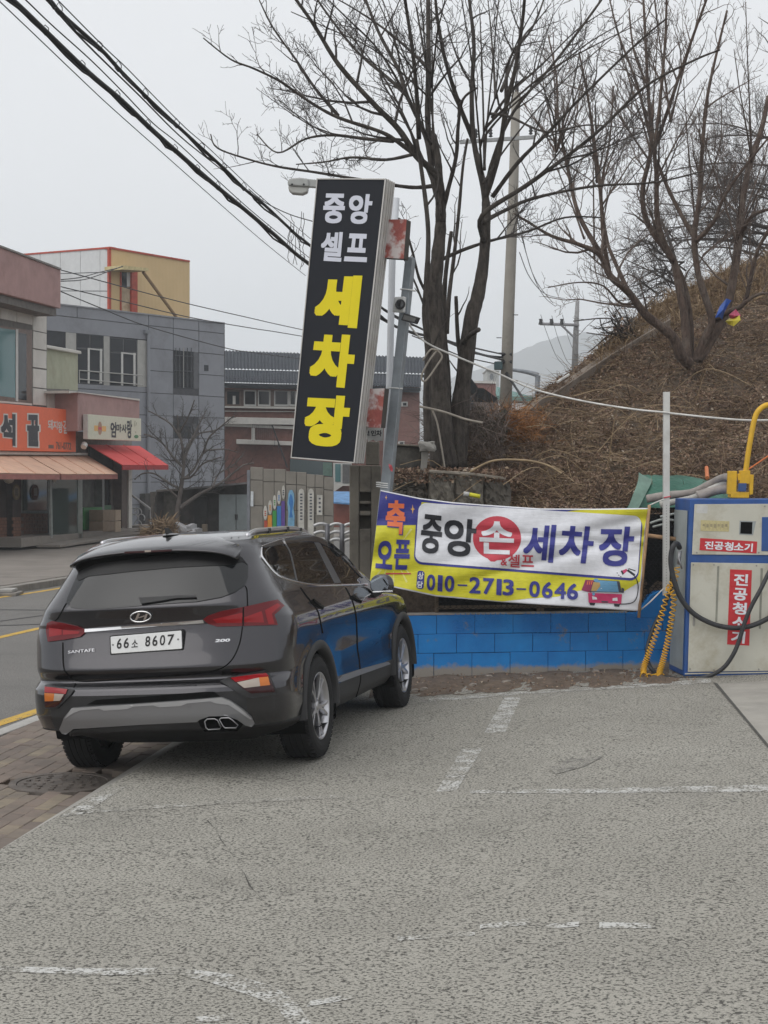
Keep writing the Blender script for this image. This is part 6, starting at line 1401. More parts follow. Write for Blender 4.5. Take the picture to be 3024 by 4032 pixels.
for k in range(26):
    x0, y0 = tl_.choice(((2300, 940), (2340, 1020), (2560, 590), (2590, 700), (2740, 930), (2760, 650), (2900, 960), (2960, 640), (2350, 720), (2190, 600), (2640, 480))); xe = x0 + tl_.uniform(-190, 220); ye = y0 - tl_.uniform(260, 640)
    T.limb([(x0, y0), (x0 + (xe - x0) * .3, y0 + (ye - y0) * .3), (x0 + (xe - x0) * .68, y0 + (ye - y0) * .64), (xe, ye)], 5, 1.6, tl_.uniform(-.4, .4), tl_.uniform(-1.2, 1.2), twigs=.8, first=.15, nseg=5)
T.build('bare_tree', 'reddish bare tree with many stems fanning out from the top of the bank', bark_r, twig_r, HS(2715, 1430))
# dark dense trees behind
def bushtree(D, seed, base, limbs, label, dens=1.5, tw=twig_g, bk=bark_d):
    T = Tree(D, seed, .05); T.limb(*base, twigs=.3)
    for a, r0, r1, d in limbs: T.limb(a, r0, r1, 0, d, twigs=dens, first=.1)
    return T.build('bare_tree', label, bk, tw, P(*base[0][0], D))
rr = random.Random(6); L_ = []
for k in range(26):
    y0 = rr.uniform(480, 1180); x0 = 3080; xe = rr.uniform(2480, 2800) if k % 3 else rr.uniform(3150, 3400); ye = y0 + rr.uniform(-140, 40)
    L_.append(([(x0 + rr.uniform(-30, 30), y0), ((x0 + xe) / 2, (y0 + ye) / 2 - rr.uniform(10, 70)), (xe, ye)], 5, 1.8, rr.uniform(-2.5, 2.5)))
bushtree(29, 5, ([(3110, 1300), (3100, 1000), (3080, 700), (3070, 350), (3080, 100), (3070, -60)], 30, 3), L_, 'dense dark twiggy tree at the right edge behind the reddish tree', 1.15, bk=twig_g)
L_ = []
for k in range(20):
    x0 = rr.uniform(2560, 2700); y0 = rr.uniform(900, 1200); L_.append(([(x0, y0), (x0 - rr.uniform(30, 120), y0 - rr.uniform(-60, 110)), (x0 - rr.uniform(90, 330), y0 - rr.uniform(-110, 190))], 4, 1.6, rr.uniform(-1.5, 1.5)))
bushtree(27, 8, ([(2700, 1260), (2680, 1120), (2640, 960), (2600, 860)], 12, 5), L_, 'dark dense twiggy tree behind the left stems of the reddish tree', 1.1, bk=twig_g)
L_ = []
for k in range(18):
    x0 = rr.uniform(2440, 2540); L_.append(([(x0, 1330), (x0 - rr.uniform(20, 70), rr.uniform(1240, 1330)), (x0 - rr.uniform(70, 200), rr.uniform(1180, 1400))], 4, 2, rr.uniform(-.8, .8)))
sb = bushtree(23.6, 9, ([(2540, 1400), (2520, 1340), (2490, 1280)], 7, 4), L_, 'thin shrub with a few clinging leaves at the crest of the bank', .7)
n = 150; px = R.normal(2450, 40, n); py = R.normal(1300, 55, n); leaves('leaf', [tuple(P(a, c_, 23.6 + d)) for a, c_, d in zip(px, py, R.uniform(-.8, .8, n))], .03, .07, leafm, 12, .02, parent=sb, kind='stuff')
# ivy and brush round the foot of the big tree
br = root('brushwood', HS(1840, 1760), 'dark evergreen brush and twigs behind the trunks of the big bare tree', 'bush')
n = 2600; px = R.uniform(1820, 1990, n); py = R.uniform(1590, 1760, n) ; keep = py > 1610 + 60 * np.sin(px * .03) ** 2; px, py = px[keep], py[keep]
grm, t, b = newmat('brush_leaves'); ge = nd(t, 'ShaderNodeNewGeometry'); t.links.new(ramp(t, ge.outputs['Random Per Island'], [(0, (.025, .03, .018)), (.6, (.05, .055, .028)), (1, (.12, .10, .05))]), b.inputs['Base Color']); b.inputs['Roughness'].default_value = .7
leaves('leaf', [tuple(P(a, c_, 19.2 + d)) for a, c_, d in zip(px, py, R.uniform(-.4, .5, len(px)))], .04, .10, grm, 13, .03, parent=br, kind='stuff')
n = 1500; px = R.uniform(1690, 1990, n); py = R.uniform(1620, 1850, n); sp = np.array([tuple(P(a, c_, 18.2 + d)) for a, c_, d in zip(px, py, R.uniform(-.5, .9, n))]); stems('twigs', sp, R.normal(size=(n, 3)) + [0, 0, .7], R.uniform(.15, .6, n), R.uniform(.006, .012, n), twig_r, 14, .3, parent=br, kind='stuff')
for pts, D_, r_, lb in ((((1700, 1610), (1720, 1660), (1735, 1740), (1752, 1850)), 17.1, .010, 'pale vine hanging down the left trunk of the big bare tree'), (((1650, 1600), (1740, 1620), (1830, 1650), (1900, 1665)), 17.0, .013, 'grey vine stretched across the trunks of the big bare tree'), (((1725, 1375), (1690, 1420), (1660, 1480), (1675, 1500), (1720, 1440), (1740, 1400), (1700, 1375), (1665, 1420)), 17.0, .010, 'pale looped cable hanging on the left trunk of the big bare tree')):
    b_ = MB(); b_.tube(catmull([P(x, y, D_) for x, y in pts], 6), r_, 6); tag(b_.build('vine', M_('vine_pale', (.30, .27, .23), .9), smooth=True), lb, 'vine')
# cloth tied to the reddish tree
cl = root('cloth_bundle', P(2840, 1230, 21.0), 'blue red and yellow cloths tied round a stem of the reddish tree', 'cloth')
for pts, m in ((((2818, 1252), (2838, 1205), (2860, 1176), (2878, 1184), (2868, 1200), (2850, 1228), (2842, 1258), (2830, 1246)), ink('cloth_blue', (.02, .09, .40))), (((2872, 1240), (2896, 1220), (2915, 1242), (2902, 1252), (2880, 1262)), ink('cloth_red', (.45, .03, .10))), (((2858, 1266), (2880, 1252), (2912, 1244), (2914, 1262), (2890, 1284), (2872, 1276)), ink('cloth_yellow', (.60, .50, .04)))):
    b_ = MB(); n = len(pts); rr_ = random.Random(n); b_.v = [tuple(P(sum(p[0] for p in pts) / n, sum(p[1] for p in pts) / n, 21.0))] + [tuple(P(x, y, 21.1 + rr_.uniform(-.08, .12))) for x, y in pts]; b_.f = [(0, i + 1, (i + 1) % n + 1) for i in range(n)]; o = b_.build('cloth', m, cl); sm = o.modifiers.new('thickness', 'SOLIDIFY'); sm.thickness = .01
# debris on the dirt strip
px = R.uniform(1540, 2050, 1500); py = R.uniform(1850, 1905, 1500); tag(leaves('leaf_litter', [tuple(P(a, c_, 16.9 + d)) for a, c_, d in zip(px, py, R.uniform(-.2, .25, 1500))], .03, .06, leafm, 19, .03), 'dead leaves drifted over the broken stone wall behind the banner', 'dead leaves', kind='stuff')
n = 700; s_ = R.uniform(0, 1, n); kk = R.uniform(0, 1, n); dp = []
for a, c_ in zip(s_, kk):
    A = GL(*bt(a)); B = P(*tp(a), 16.05 + .35 * a); dp.append(tuple(A.lerp(B, c_) + Vector((0, 0, .01))))
tag(leaves('leaf_litter', dp, .012, .035, leafm, 15, .015), 'dead leaves scattered over the dirt strip along the block wall', 'dead leaves', kind='stuff')
stm = M_('stone', (.25, .22, .19), .9, var=.3, scale=20)
for k, (x, y, sz) in enumerate(((1655, 2727, .05), (1690, 2722, .05), (2010, 2695, .06), (1880, 2705, .05), (2140, 2680, .05), (2350, 2650, .05), (2460, 2660, .045), (2080, 2660, .04), (1760, 2690, .04), (1930, 2670, .05), (2250, 2672, .04))):
    a = (x - 1480) / 1280; p = GL(x, y); f_ = (bt(a)[1] - y) / (bt(a)[1] - tp(a)[1]); A = GL(*bt(a)); B = P(*tp(a), 16.05 + .35 * a); p = A.lerp(B, max(0, min(1, f_)))
    tag(rock('stone', (p.x, p.y, p.z + sz * .25), (sz * 1.3, sz, sz * .7), stm, seed=90 + k), 'small pale stone lying on the dirt strip in front of the blue block wall', 'stone', 'stones on the dirt strip')
# ================================================================== buildings across the road, poles, cables, far hills
FO = Vector((-10.4, 45, 0)); FN = Vector((1, -0.16, 0)).normalized(); FU = Vector((0.16, 1, 0)).normalized()
def fpl(px, py, off=0.0): return PL(px, py, FO + FN * off, FN)
cB = lambda *p: [(x * .633, 900 + y * .633) for x, y in p]
def fq(parent, pts, off, th, m, name, bevel=0.0, conv=cB, pl=None, n=None):
    """picture polygon on a facade plane, given a real thickness towards the wall"""
    pl = pl or fpl; n = n or FN; b_ = MB(); b_.prism([pl(x, y, off) for x, y in conv(*pts)], -n * th); return b_.build(name, m, parent, bevel=bevel)
pink = M_('pink_render', (.36, .22, .205), .8, var=.12, scale=2, dirt=(.22, .125, .115), dscale=1.2, damt=.6, bmp=.15)
stone = M_('grey_stone', (.56, .54, .50), .75, var=.12, scale=3, dirt=(.42, .40, .36), dscale=1.5, damt=.5, bmp=.12)
jointm = M_('stone_joint', (.14, .13, .12), .9)
brown = M_('brown_frame', (.13, .082, .062), .5); teal = glass_dark('teal_glass', (.05, .15, .155), .05, .5)
darkg = glass_dark('dark_glass', (.012, .014, .018), .06, .3); grey_w = M_('frame_white', (.52, .52, .50), .6, var=.08)
# --- stone building with orange sign
B1 = root('stone_building', (-10.4, 43, -.1), 'two storey grey stone building with pink parapet and orange sign at the left edge', 'building')
fq(B1, ((-420, 380), (291, 455), (291, 995), (430, 1000), (430, 1900), (-420, 2050)), 0, 9, jointm, 'wall')
def line_y(x, yl, yr, xl=-400, xr=291): return yl + (yr - yl) * (x - xl) / (xr - xl)
cols_ = ((105, 203), (207, 290)); 
for yl0, yl1, xs in ((452, 600, ((-95, 3), (7, 103), (107, 203))), (470, 632, ((207, 290),)), (638, 742, ((207, 290),)), (750, 860, ((207, 290),)), (870, 985, ((207, 290),)), (992, 1095, ((207, 290),)), (1000, 1110, ((296, 360), (364, 428)))):
    for x0, x1 in xs:
        s_ = .12 * (1450 - yl0) / 1000 * 2.0; s2 = .12 * (1450 - yl1) / 1000 * 2.0
        fq(B1, ((x0, yl0 + s_ * (x0 - 205)), (x1, yl0 + s_ * (x1 - 205)), (x1, yl1 + s2 * (x1 - 205)), (x0, yl1 + s2 * (x0 - 205))), .025, .03, stone, 'stone_panel', .004)
fq(B1, ((-420, -45), (378, 258), (378, 497), (-420, 290)), .75, .75, pink, 'parapet', .02); fq(B1, ((-420, -58), (382, 246), (382, 257), (-420, -46)), .80, .9, M_('coping_grey', (.20, .19, .18), .8), 'coping')
fq(B1, ((-420, 300), (350, 500), (350, 545), (-420, 350)), .62, .6, jointm, 'soffit')
wn = fq(B1, ((-420, 540), (198, 634), (198, 1092), (-420, 1030)), .05, .06, brown, 'window')
fq(wn, ((-420, 560), (98, 632), (98, 1054), (-420, 990)), .058, .02, teal, 'pane'); fq(wn, ((116, 648), (165, 656), (165, 1068), (116, 1060)), .058, .02, darkg, 'pane'); fq(wn, ((100, 625), (114, 627), (114, 1075), (100, 1072)), .075, .03, grey_w, 'mullion'); fq(wn, ((-420, 1035), (200, 1088), (200, 1100), (-420, 1048)), .12, .12, stone, 'sill')
org, whi, blk2 = M_('sign_orange', (.72, .125, .04), .5, var=.05), ink('sign_white2', (.60, .58, .55), .5), ink('sign_black', (.018, .02, .028), .5)
os_ = root('shop_sign', fpl(100, 1780, .4), 'long orange shop sign board with dark and white letters over the beige awnings', 'sign')
fq(os_, ((-420, 1048), (472, 1130), (472, 1390), (-420, 1372)), .38, .3, org, 'board', .01)
of = lambda x, y, o=0: fpl(x, y, .383 + o)
for s_, q in (('석', ((-8, 1140), (106, 1146), (106, 1362), (2, 1352))), ('골', ((160, 1148), (252, 1150), (254, 1366), (160, 1362)))):
    text_on(s_, cB(*q), of, .002, whi, os_, bold=.075); e = 9; q2 = ((q[0][0] + e, q[0][1] + e), (q[1][0] - e, q[1][1] + e), (q[2][0] - e, q[2][1] - e), (q[3][0] + e, q[3][1] - e)); text_on(s_, cB(*q2), of, .008, blk2, os_, bold=.05)
for s_, q in zip('돼지왕갈비', (((298, 1188), (328, 1190), (328, 1252), (298, 1250)), ((330, 1195), (358, 1197), (358, 1250), (330, 1250)), ((360, 1200), (390, 1200), (390, 1272), (362, 1272)), ((392, 1192), (422, 1192), (420, 1276), (394, 1276)), ((424, 1190), (450, 1190), (448, 1256), (424, 1256)))): text_on(s_, cB(*q), of, .003, whi, os_, bold=.02)
text_on('761-0772', cB((348, 1326), (443, 1332), (443, 1376), (348, 1372)), of, .003, brown, os_, bold=.02); fq(os_, ((302, 1345), (334, 1346), (334, 1368), (302, 1367)), .386, .003, brown, 'print')
awm = M_('beige_awning', (.74, .49, .35), .8, var=.1, scale=3, dirt=(.52, .31, .22), dscale=2, damt=.5); awv = M_('awning_valance', (.33, .13, .11), .8, var=.2, scale=4); redm = M_('red_awning', (.56, .055, .05), .75, var=.08); redd = M_('red_valance', (.34, .025, .028), .75)
def awning(label, segs, ob, of_, yval, m, mv, ribs):
    r_ = root('awning', fpl(*cB(segs[0][3])[0], of_), label, 'awning')
    for tl, tr, br, bl in segs:
        q = [fpl(*cB(tl)[0], ob), fpl(*cB(tr)[0], ob), fpl(*cB(br)[0], of_), fpl(*cB(bl)[0], of_)]
        b_ = MB(); b_.prism(q, (0, 0, -.03)); b_.build('canopy', m, r_)
        b_ = MB(); h = Vector((0, 0, -(yval) * .633 / F * 46)); b_.prism([q[3] + Vector((0, 0, -.002)), q[2] + Vector((0, 0, -.002)), q[2] + h, q[3] + h], -FN * .03); b_.build('valance', mv, r_)
        for k in range(1, ribs):
            s_ = k / ribs; b_ = MB(); b_.tube([q[0].lerp(q[1], s_) + Vector((0, 0, .01)), q[3].lerp(q[2], s_) + Vector((0, 0, .01))], .018, 5); b_.build('seam', m, r_)
    return r_
aw = awning('two beige sloping awnings side by side under the orange sign', [((-420, 1404), (172, 1411), (372, 1526), (-320, 1514)), ((180, 1411), (545, 1412), (733, 1526), (382, 1526))], .10, 1.7, 34, awm, awv, 4)
fq(aw, ((-420, 1376), (548, 1396), (548, 1410), (-420, 1402)), .25, .25, grey_w, 'cassette', .01)
# storefront
pierb = M_('dark_pier', (.045, .03, .027), .8, var=.3); brk = M_('brick_face', (.20, .10, .068), .9, var=.3, scale=9, bmp=.5, bscale=40)
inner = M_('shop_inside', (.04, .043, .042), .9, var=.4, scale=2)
def bricks_on(parent, x0, x1, y0, y1, nx, ny, off):
    for j in range(ny):
        for i in range(nx):
            o = .5 if j % 2 else 0; a, c_ = max(0, (i + o) / nx), min(1, (i + 1 + o) / nx)
            if c_ - a < .02: continue
            fq(parent, ((x0 + (x1 - x0) * a + .8, y0 + (y1 - y0) * j / ny + .8), (x0 + (x1 - x0) * c_ - .8, y0 + (y1 - y0) * j / ny + .8), (x0 + (x1 - x0) * c_ - .8, y0 + (y1 - y0) * (j + 1) / ny - .8), (x0 + (x1 - x0) * a + .8, y0 + (y1 - y0) * (j + 1) / ny - .8)), off, .03, brk, 'brick')
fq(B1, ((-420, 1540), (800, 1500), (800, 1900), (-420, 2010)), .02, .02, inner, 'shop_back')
pr = fq(B1, ((78, 1560), (131, 1560), (131, 2004), (78, 2006)), .30, .3, pierb, 'pier'); bricks_on(pr, 79, 130, 1795, 1940, 3, 7, .325)
lp = fq(B1, ((-420, 1560), (76, 1560), (76, 1985), (-420, 2020)), .12, .1, pierb, 'side_wall'); bricks_on(lp, -60, 76, 1797, 1945, 4, 7, .14)
sw_ = fq(B1, ((133, 1560), (298, 1560), (298, 1768), (133, 1768)), .10, .05, M_('shop_frame', (.16, .17, .155), .6), 'shop_window'); gg = glass_dark('green_reflection_glass', (.035, .06, .052), .08, .8)  # green of the window's reflection put into the pane colour
fq(sw_, ((142, 1560), (292, 1560), (292, 1752), (142, 1754)), .108, .02, gg, 'pane')
bp_ = fq(B1, ((133, 1770), (298, 1768), (298, 1905), (133, 1918)), .10, .08, brown, 'brick_panel'); bricks_on(bp_, 134, 297, 1774, 1900, 5, 6, .115)
fq(B1, ((133, 1905), (300, 1895), (300, 1945), (133, 1962)), .06, .05, pierb, 'plinth')
vg, t, b = newmat('vestibule_glass'); b.inputs['Base Color'].default_value = (.06, .085, .078, 1); b.inputs['Roughness'].default_value = .06; b.inputs['Alpha'].default_value = .75
ves = fq(B1, ((310, 1545), (322, 1545), (330, 1925), (318, 1925)), 1.0, .06, M_('alu_grey', (.25, .27, .26), .5), 'glass_porch')
fq(ves, ((322, 1545), (486, 1545), (486, 1918), (330, 1922)), .98, .02, vg, 'pane'); fq(ves, ((486, 1545), (514, 1545), (514, 1935), (486, 1930)), 1.0, .05, M_('porch_post', (.20, .23, .21), .3), 'porch_post'); fq(ves, ((330, 1905), (486, 1902), (486, 1918), (330, 1922)), .99, .04, M_('alu_grey2', (.2, .21, .21), .5), 'bottom_rail')
fq(B1, ((516, 1560), (636, 1555), (636, 1872), (516, 1880)), .15, .04, M_('shop_wall', (.10, .105, .095), .8, var=.5, scale=3), 'window'); fq(B1, ((637, 1540), (650, 1540), (650, 1885), (637, 1888)), .4, .3, M_('alu_grey3', (.16, .18, .17), .5), 'window_post')
fq(B1, ((651, 1530), (752, 1520), (752, 1880), (651, 1886)), .2, .04, glass_dark('shop_glass', (.03, .034, .038), .1), 'window')
fq(B1, ((690, 1500), (756, 1495), (756, 1885), (690, 1888)), .28, .05, M_('shop_pier', (.085, .07, .06), .8), 'pier'); fq(B1, ((757, 1420), (800, 1440), (800, 1880), (757, 1886)), .55, .3, M_('brown_pier', (.10, .075, .065), .8), 'pier'); fq(B1, ((801, 1470), (822, 1480), (822, 1885), (801, 1892)), .6, .3, stone, 'pilaster')
gbx = root('green_crate', fpl(*cB((580, 1870))[0], .9), 'bright green rectangular bin inside the shop window left of the cartons', 'bin'); fq(gbx, ((520, 1736), (636, 1732), (628, 1868), (522, 1874)), .45, .25, M_('green_plastic', (.015, .20, .03), .5), 'front', .01); fq(gbx, ((638, 1722), (692, 1720), (692, 1748), (638, 1750)), .35, .1, M_('green_plastic2', (.015, .10, .03), .5), 'rim')
card, card_lit = M_('cardboard', (.27, .20, .14), .85, var=.1), M_('cardboard_lit', (.40, .31, .225), .85, var=.1)  # paler copy for the right sides: light on them put into the colour
for y0, y1, lb in ((1750, 1818, 'upper of two brown cartons stacked in the shop doorway'), (1820, 1888, 'lower of two brown cartons stacked in the shop doorway')):
    cx_ = root('carton', fpl(*cB((700, y1))[0], 1.0), lb, 'carton'); fq(cx_, ((640, y0), (716, y0 + 2), (716, y1), (642, y1)), 1.0, .45, card, 'front'); fq(cx_, ((717, y0), (752, y0 - 1), (752, y1 - 4), (717, y1)), 1.01, .4, card_lit, 'side')
stp = M_('step_stone', (.25, .225, .20), .9, var=.15, scale=4, dirt=(.16, .14, .12), bmp=.2)
st = root('shop_steps', fpl(*cB((600, 1960))[0], 1.2), 'low stone steps along the front of the shops', 'steps')
fq(st, ((133, 1925), (860, 1862), (870, 1880), (133, 1985)), 1.0, 1.2, stp, 'step', .015); fq(st, ((375, 1968), (905, 1888), (920, 1905), (375, 1985)), 1.7, .7, stp, 'step', .015)
for x, y, c_, lb in ((104, 1640, (.14, .10, .035), 'round wooden sign hanging on the brick pier of the shop'), (221, 1640, (.15, .05, .04), 'round reddish sign hanging in the shop window')):
    rs_ = root('round_sign', fpl(*cB((x, y))[0], .4), lb, 'sign'); o_ = .36 if x < 150 else .15
    fq(rs_, ell(x, y, 22, 48, 20), o_, .03, M_('round_rim', c_, .6), 'rim'); fq(rs_, ell(x, y, 16, 38, 20), o_ + .01, .02, M_('round_face', (.20, .16, .11) if x < 150 else (.22, .10, .09), .6), 'face')
    for k in range(4): fq(rs_, ((x - 10, y - 22 + 12 * k), (x + 9, y - 22 + 12 * k), (x + 9, y - 17 + 12 * k), (x - 10, y - 17 + 12 * k)), o_ + .014, .005, (blk2 if x < 150 else whi), 'print')
for x, lb in ((55, 'left globe lamp under the beige awning'), (322, 'right globe lamp under the beige awning')):
    b_ = MB(); c_ = fpl(*cB((x, 1566))[0], .9); b_.lathe([(0.0, -.09), (.08, -.07), (.13, -.02), (.14, .03), (.1, .08), (0, .1)], Matrix.Translation(c_), 16); tag(b_.build('globe_lamp', M_('globe', (.42, .36, .29), .4), smooth=True), lb, 'lamp')
# --- annex with white sign
B2 = root('annex', fpl(*cB((640, 1880))[0], 0), 'low pink annex with white sign and red awning beside the stone building', 'building')
fq(B2, ((430, 1260), (820, 1280), (820, 1890), (430, 1895)), -.05, 5, M_('annex_wall', (.20, .185, .17), .85, var=.2), 'wall')
fq(B2, ((484, 1018), (868, 1070), (868, 1180), (484, 1262)), .75, .75, pink, 'parapet', .02); fq(B2, ((432, 1025), (483, 1020), (483, 1260), (432, 1125)), .30, .3, pink, 'parapet_return'); fq(B2, ((430, 1008), (870, 1060), (870, 1071), (484, 1019), (430, 1024)), .80, .8, stone, 'coping')
lg_ = M_('pale_green_render', (.36, .37, .27), .85, var=.12, scale=2, dirt=(.27, .25, .18), dscale=1.5)
fq(B2, ((292, 745), (484, 778), (484, 1008), (292, 1000)), -.35, 3, lg_, 'rooftop_room'); fq(B2, ((288, 722), (506, 762), (508, 780), (478, 776), (290, 742)), -.2, 3.2, stone, 'room_roof', .02)
ws = root('shop_sign', fpl(*cB((700, 1320))[0], .9), 'white shop sign board with black letters above the red awning', 'sign'); fq(ws, ((550, 1155), (878, 1182), (878, 1322), (550, 1310)), .95, .15, ink('sign_cream', (.60, .61, .48), .5), 'board', .01); fq(ws, ((545, 1157), (550, 1155), (550, 1310), (545, 1308)), .94, .14, alu, 'side')
wf = lambda x, y, o=0: fpl(x, y, .953 + o)
for s_, q in zip('엄마사랑', (((688, 1202), (722, 1204), (722, 1300), (688, 1298)), ((724, 1215), (756, 1216), (756, 1268), (724, 1268)), ((757, 1216), (788, 1217), (788, 1270), (757, 1270)), ((790, 1190), (822, 1192), (820, 1306), (792, 1304)))): text_on(s_, cB(*q), wf, .003, blk2, ws, bold=.03)
poly_on(cB((586, 1224), (660, 1230), (660, 1262), (586, 1258)), wf, .002, i_gold, ws, 'print'); poly_on(cB(*ell(622, 1242, 13, 42, 20)), wf, .004, M_('logo_tan', (.40, .24, .16), .6), ws, 'print'); poly_on(cB((612, 1234), (632, 1236), (632, 1252), (612, 1250)), wf, .006, i_red, ws, 'print')
poly_on(cB(*ell(848, 1294, 14, 11, 14)), wf, .003, M_('logo_green', (.06, .20, .08), .6), ws, 'print')
for pts in (((838, 1196), (842, 1196), (838, 1232), (835, 1230)), ((848, 1205), (852, 1207), (846, 1228), (843, 1226)), ((842, 1262), (846, 1262), (846, 1272), (842, 1272))): poly_on(cB(*pts), wf, .003, lg_, ws, 'print')
aw2 = awning('red sloping awning under the white shop sign', [((545, 1343), (868, 1352), (1048, 1472), (764, 1470))], .15, 2.0, 32, redm, redd, 3)
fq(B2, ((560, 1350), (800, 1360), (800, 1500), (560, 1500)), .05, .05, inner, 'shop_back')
b_ = MB(); b_.tube([fpl(*cB((520, 1360))[0], .8), fpl(*cB((528, 1340))[0], .8)], .09, 10); tag(b_.build('spot_lamp', grey_w), 'small spot lamp on the wall left of the red awning', 'lamp')
# steps with handrail right of the annex
hr = root('side_steps', P(555, 2080, 54), 'small outdoor steps with a white handrail beside the annex', 'steps')
c5 = lambda *p: [(500 + x * .6028, 1600 + y * .6028) for x, y in p]
def zq(parent, pts, D, th, m, name, conv=c5, bevel=0.0):
    b_ = MB(); b_.plate(conv(*pts), D, th); return b_.build(name, m, parent, bevel=bevel)
for k, (x0, x1, y0, y1) in enumerate(((30, 150, 812, 850), (28, 130, 795, 812), (28, 100, 778, 795))): zq(hr, ((x0, y0), (x1, y0), (x1, y1), (x0, y1)), 54 + .3 * k, 2 - .3 * k, stp, 'step', bevel=.01)
rail_m = M_('rail_white', (.55, .55, .55), .5); b_ = MB(); b_.tube([P(*c5((32, 580))[0], 54), P(*c5((156, 674))[0], 53.6)], .045, 8); b_.build('handrail', rail_m, hr); b_ = MB(); b_.tube([P(*c5((155, 674))[0], 53.6), P(*c5((153, 832))[0], 53.6)], .03, 8); b_.build('post', rail_m, hr)
for k in range(5):
    x, y = 50 + 22 * (k % 3), 690 + 40 * (k // 2); b_ = MB(); b_.tube([P(*c5((x + 22 * math.cos(a), y + 26 * math.sin(a)))[0], 54.1) for a in np.linspace(math.pi, 2.2 * math.pi, 10)], .02, 5, caps=False); b_.build('lattice', rail_m, hr)
# --- grey panelled building
GO = Vector((-12.2, 57, 0)); GN = Vector((1, -.69, 0)).normalized()
def gpl(px, py, off=0.0): return PL(px, py, GO + GN * off, GN)
gq = lambda parent, pts, off, th, m, name, bevel=0.0: fq(parent, pts, off, th, m, name, bevel, pl=gpl, n=GN)
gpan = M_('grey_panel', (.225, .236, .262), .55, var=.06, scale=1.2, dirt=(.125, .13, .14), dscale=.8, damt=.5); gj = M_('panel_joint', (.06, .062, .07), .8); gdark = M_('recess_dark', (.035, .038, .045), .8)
B3 = root('grey_building', gpl(*cB((900, 1900))[0]), 'grey metal panelled two storey building behind the small bare tree', 'building')
gq(B3, ((150, 440), (1398, 588), (1398, 2000), (150, 2000)), 0, 11, gj, 'wall')
vy = lambda x, yr: yr + (1500 - yr) / (9146 - 1398) * (x - 1398)     # panel courses run to their vanishing point
edges = [592, 655, 787, 918, 1049, 1180, 1311, 1442, 1573, 1704, 1850]
colx = [150, 480, 925, 1078, 1237, 1396]
holes = [(285, 920, 634, 990), (1076, 1240, 716, 1008), (1076, 1226, 1195, 1340)]
for r_ in range(len(edges) - 1):
    for k in range(len(colx) - 1):
        x0, x1 = colx[k] + 2, colx[k + 1] - 2; yc = (vy((x0 + x1) / 2, edges[r_]) + vy((x0 + x1) / 2, edges[r_ + 1])) / 2
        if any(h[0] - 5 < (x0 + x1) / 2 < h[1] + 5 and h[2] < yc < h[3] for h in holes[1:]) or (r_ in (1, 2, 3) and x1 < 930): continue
        gq(B3, ((x0, vy(x0, edges[r_]) + 2), (x1, vy(x1, edges[r_]) + 2), (x1, vy(x1, edges[r_ + 1]) - 2), (x0, vy(x0, edges[r_ + 1]) - 2)), .035, .04, gpan, 'panel', .005)
gq(B3, ((150, vy(150, 655) + 2), (923, vy(923, 655) + 2), (923, 692), (290, 632), (150, 618)), .035, .04, gpan, 'panel'); gq(B3, ((150, 962), (490, 966), (923, 988), (923, vy(923, 1049) - 2), (150, vy(150, 1049) - 2)), .035, .04, gpan, 'panel')
gq(B3, ((200, 446), (1400, 584), (1400, 592), (200, 455)), .08, .5, M_('metal_coping', (.22, .23, .25), .5), 'coping')
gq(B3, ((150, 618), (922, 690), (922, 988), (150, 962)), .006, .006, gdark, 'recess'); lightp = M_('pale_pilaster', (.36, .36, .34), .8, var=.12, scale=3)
for x0, x1, y0, y1 in ((410, 474, 645, 760), (646, 682, 668, 976), (856, 916, 692, 985)): gq(B3, ((x0, y0), (x1, y0 + (x1 - x0) * .09), (x1, y1), (x0, y1)), .03, .03, lightp, 'pilaster')
for x0, x1, y0, y1 in ((476, 645, 650, 962), (684, 853, 676, 975)):
    wdw = gq(B3, ((x0, y0), (x1, y0 + 18), (x1, y1 + 8), (x0, y1)), .012, .012, M_('win_frame_dark', (.05, .052, .055), .6), 'window'); xm = (x0 + x1) / 2
    for a, c_, e, g in ((x0 + 4, xm - 4, y0 + 6, y0 + 90), (xm + 4, x1 - 4, y0 + 12, y0 + 92), (x0 + 4, xm - 14, y0 + 98, y1 - 4), (xm - 4, x1 - 26, y0 + 104, y1)): gq(wdw, ((a, e), (c_, e + 6), (c_, g), (a, g)), .016, .006, darkg, 'pane')
    for a in (xm - 14, x1 - 22): gq(wdw, ((a, y0 + 98), (a + 12, y0 + 99), (a + 12, y1 + 2), (a, y1)), .03, .02, grey_w, 'frame')
    gq(wdw, ((xm - 14, y0 + 92), (x1 - 8, y0 + 102), (x1 - 8, y0 + 110), (xm - 14, y0 + 100)), .031, .02, grey_w, 'frame')
for ya, yb in ((882, 915), (936, 972)):
    b_ = MB(); b_.tube([gpl(*cB((492, ya))[0], .25), gpl(*cB((890, yb))[0], .25)], .022, 6); b_.build('rail', lightp, B3)
for x in (494, 620, 760, 890): b_ = MB(); b_.tube([gpl(*cB((x, 880 + (x - 492) * .08))[0], .25), gpl(*cB((x, 960 + (x - 492) * .05))[0], .25)], .016, 6); b_.build('rail_post', lightp, B3)
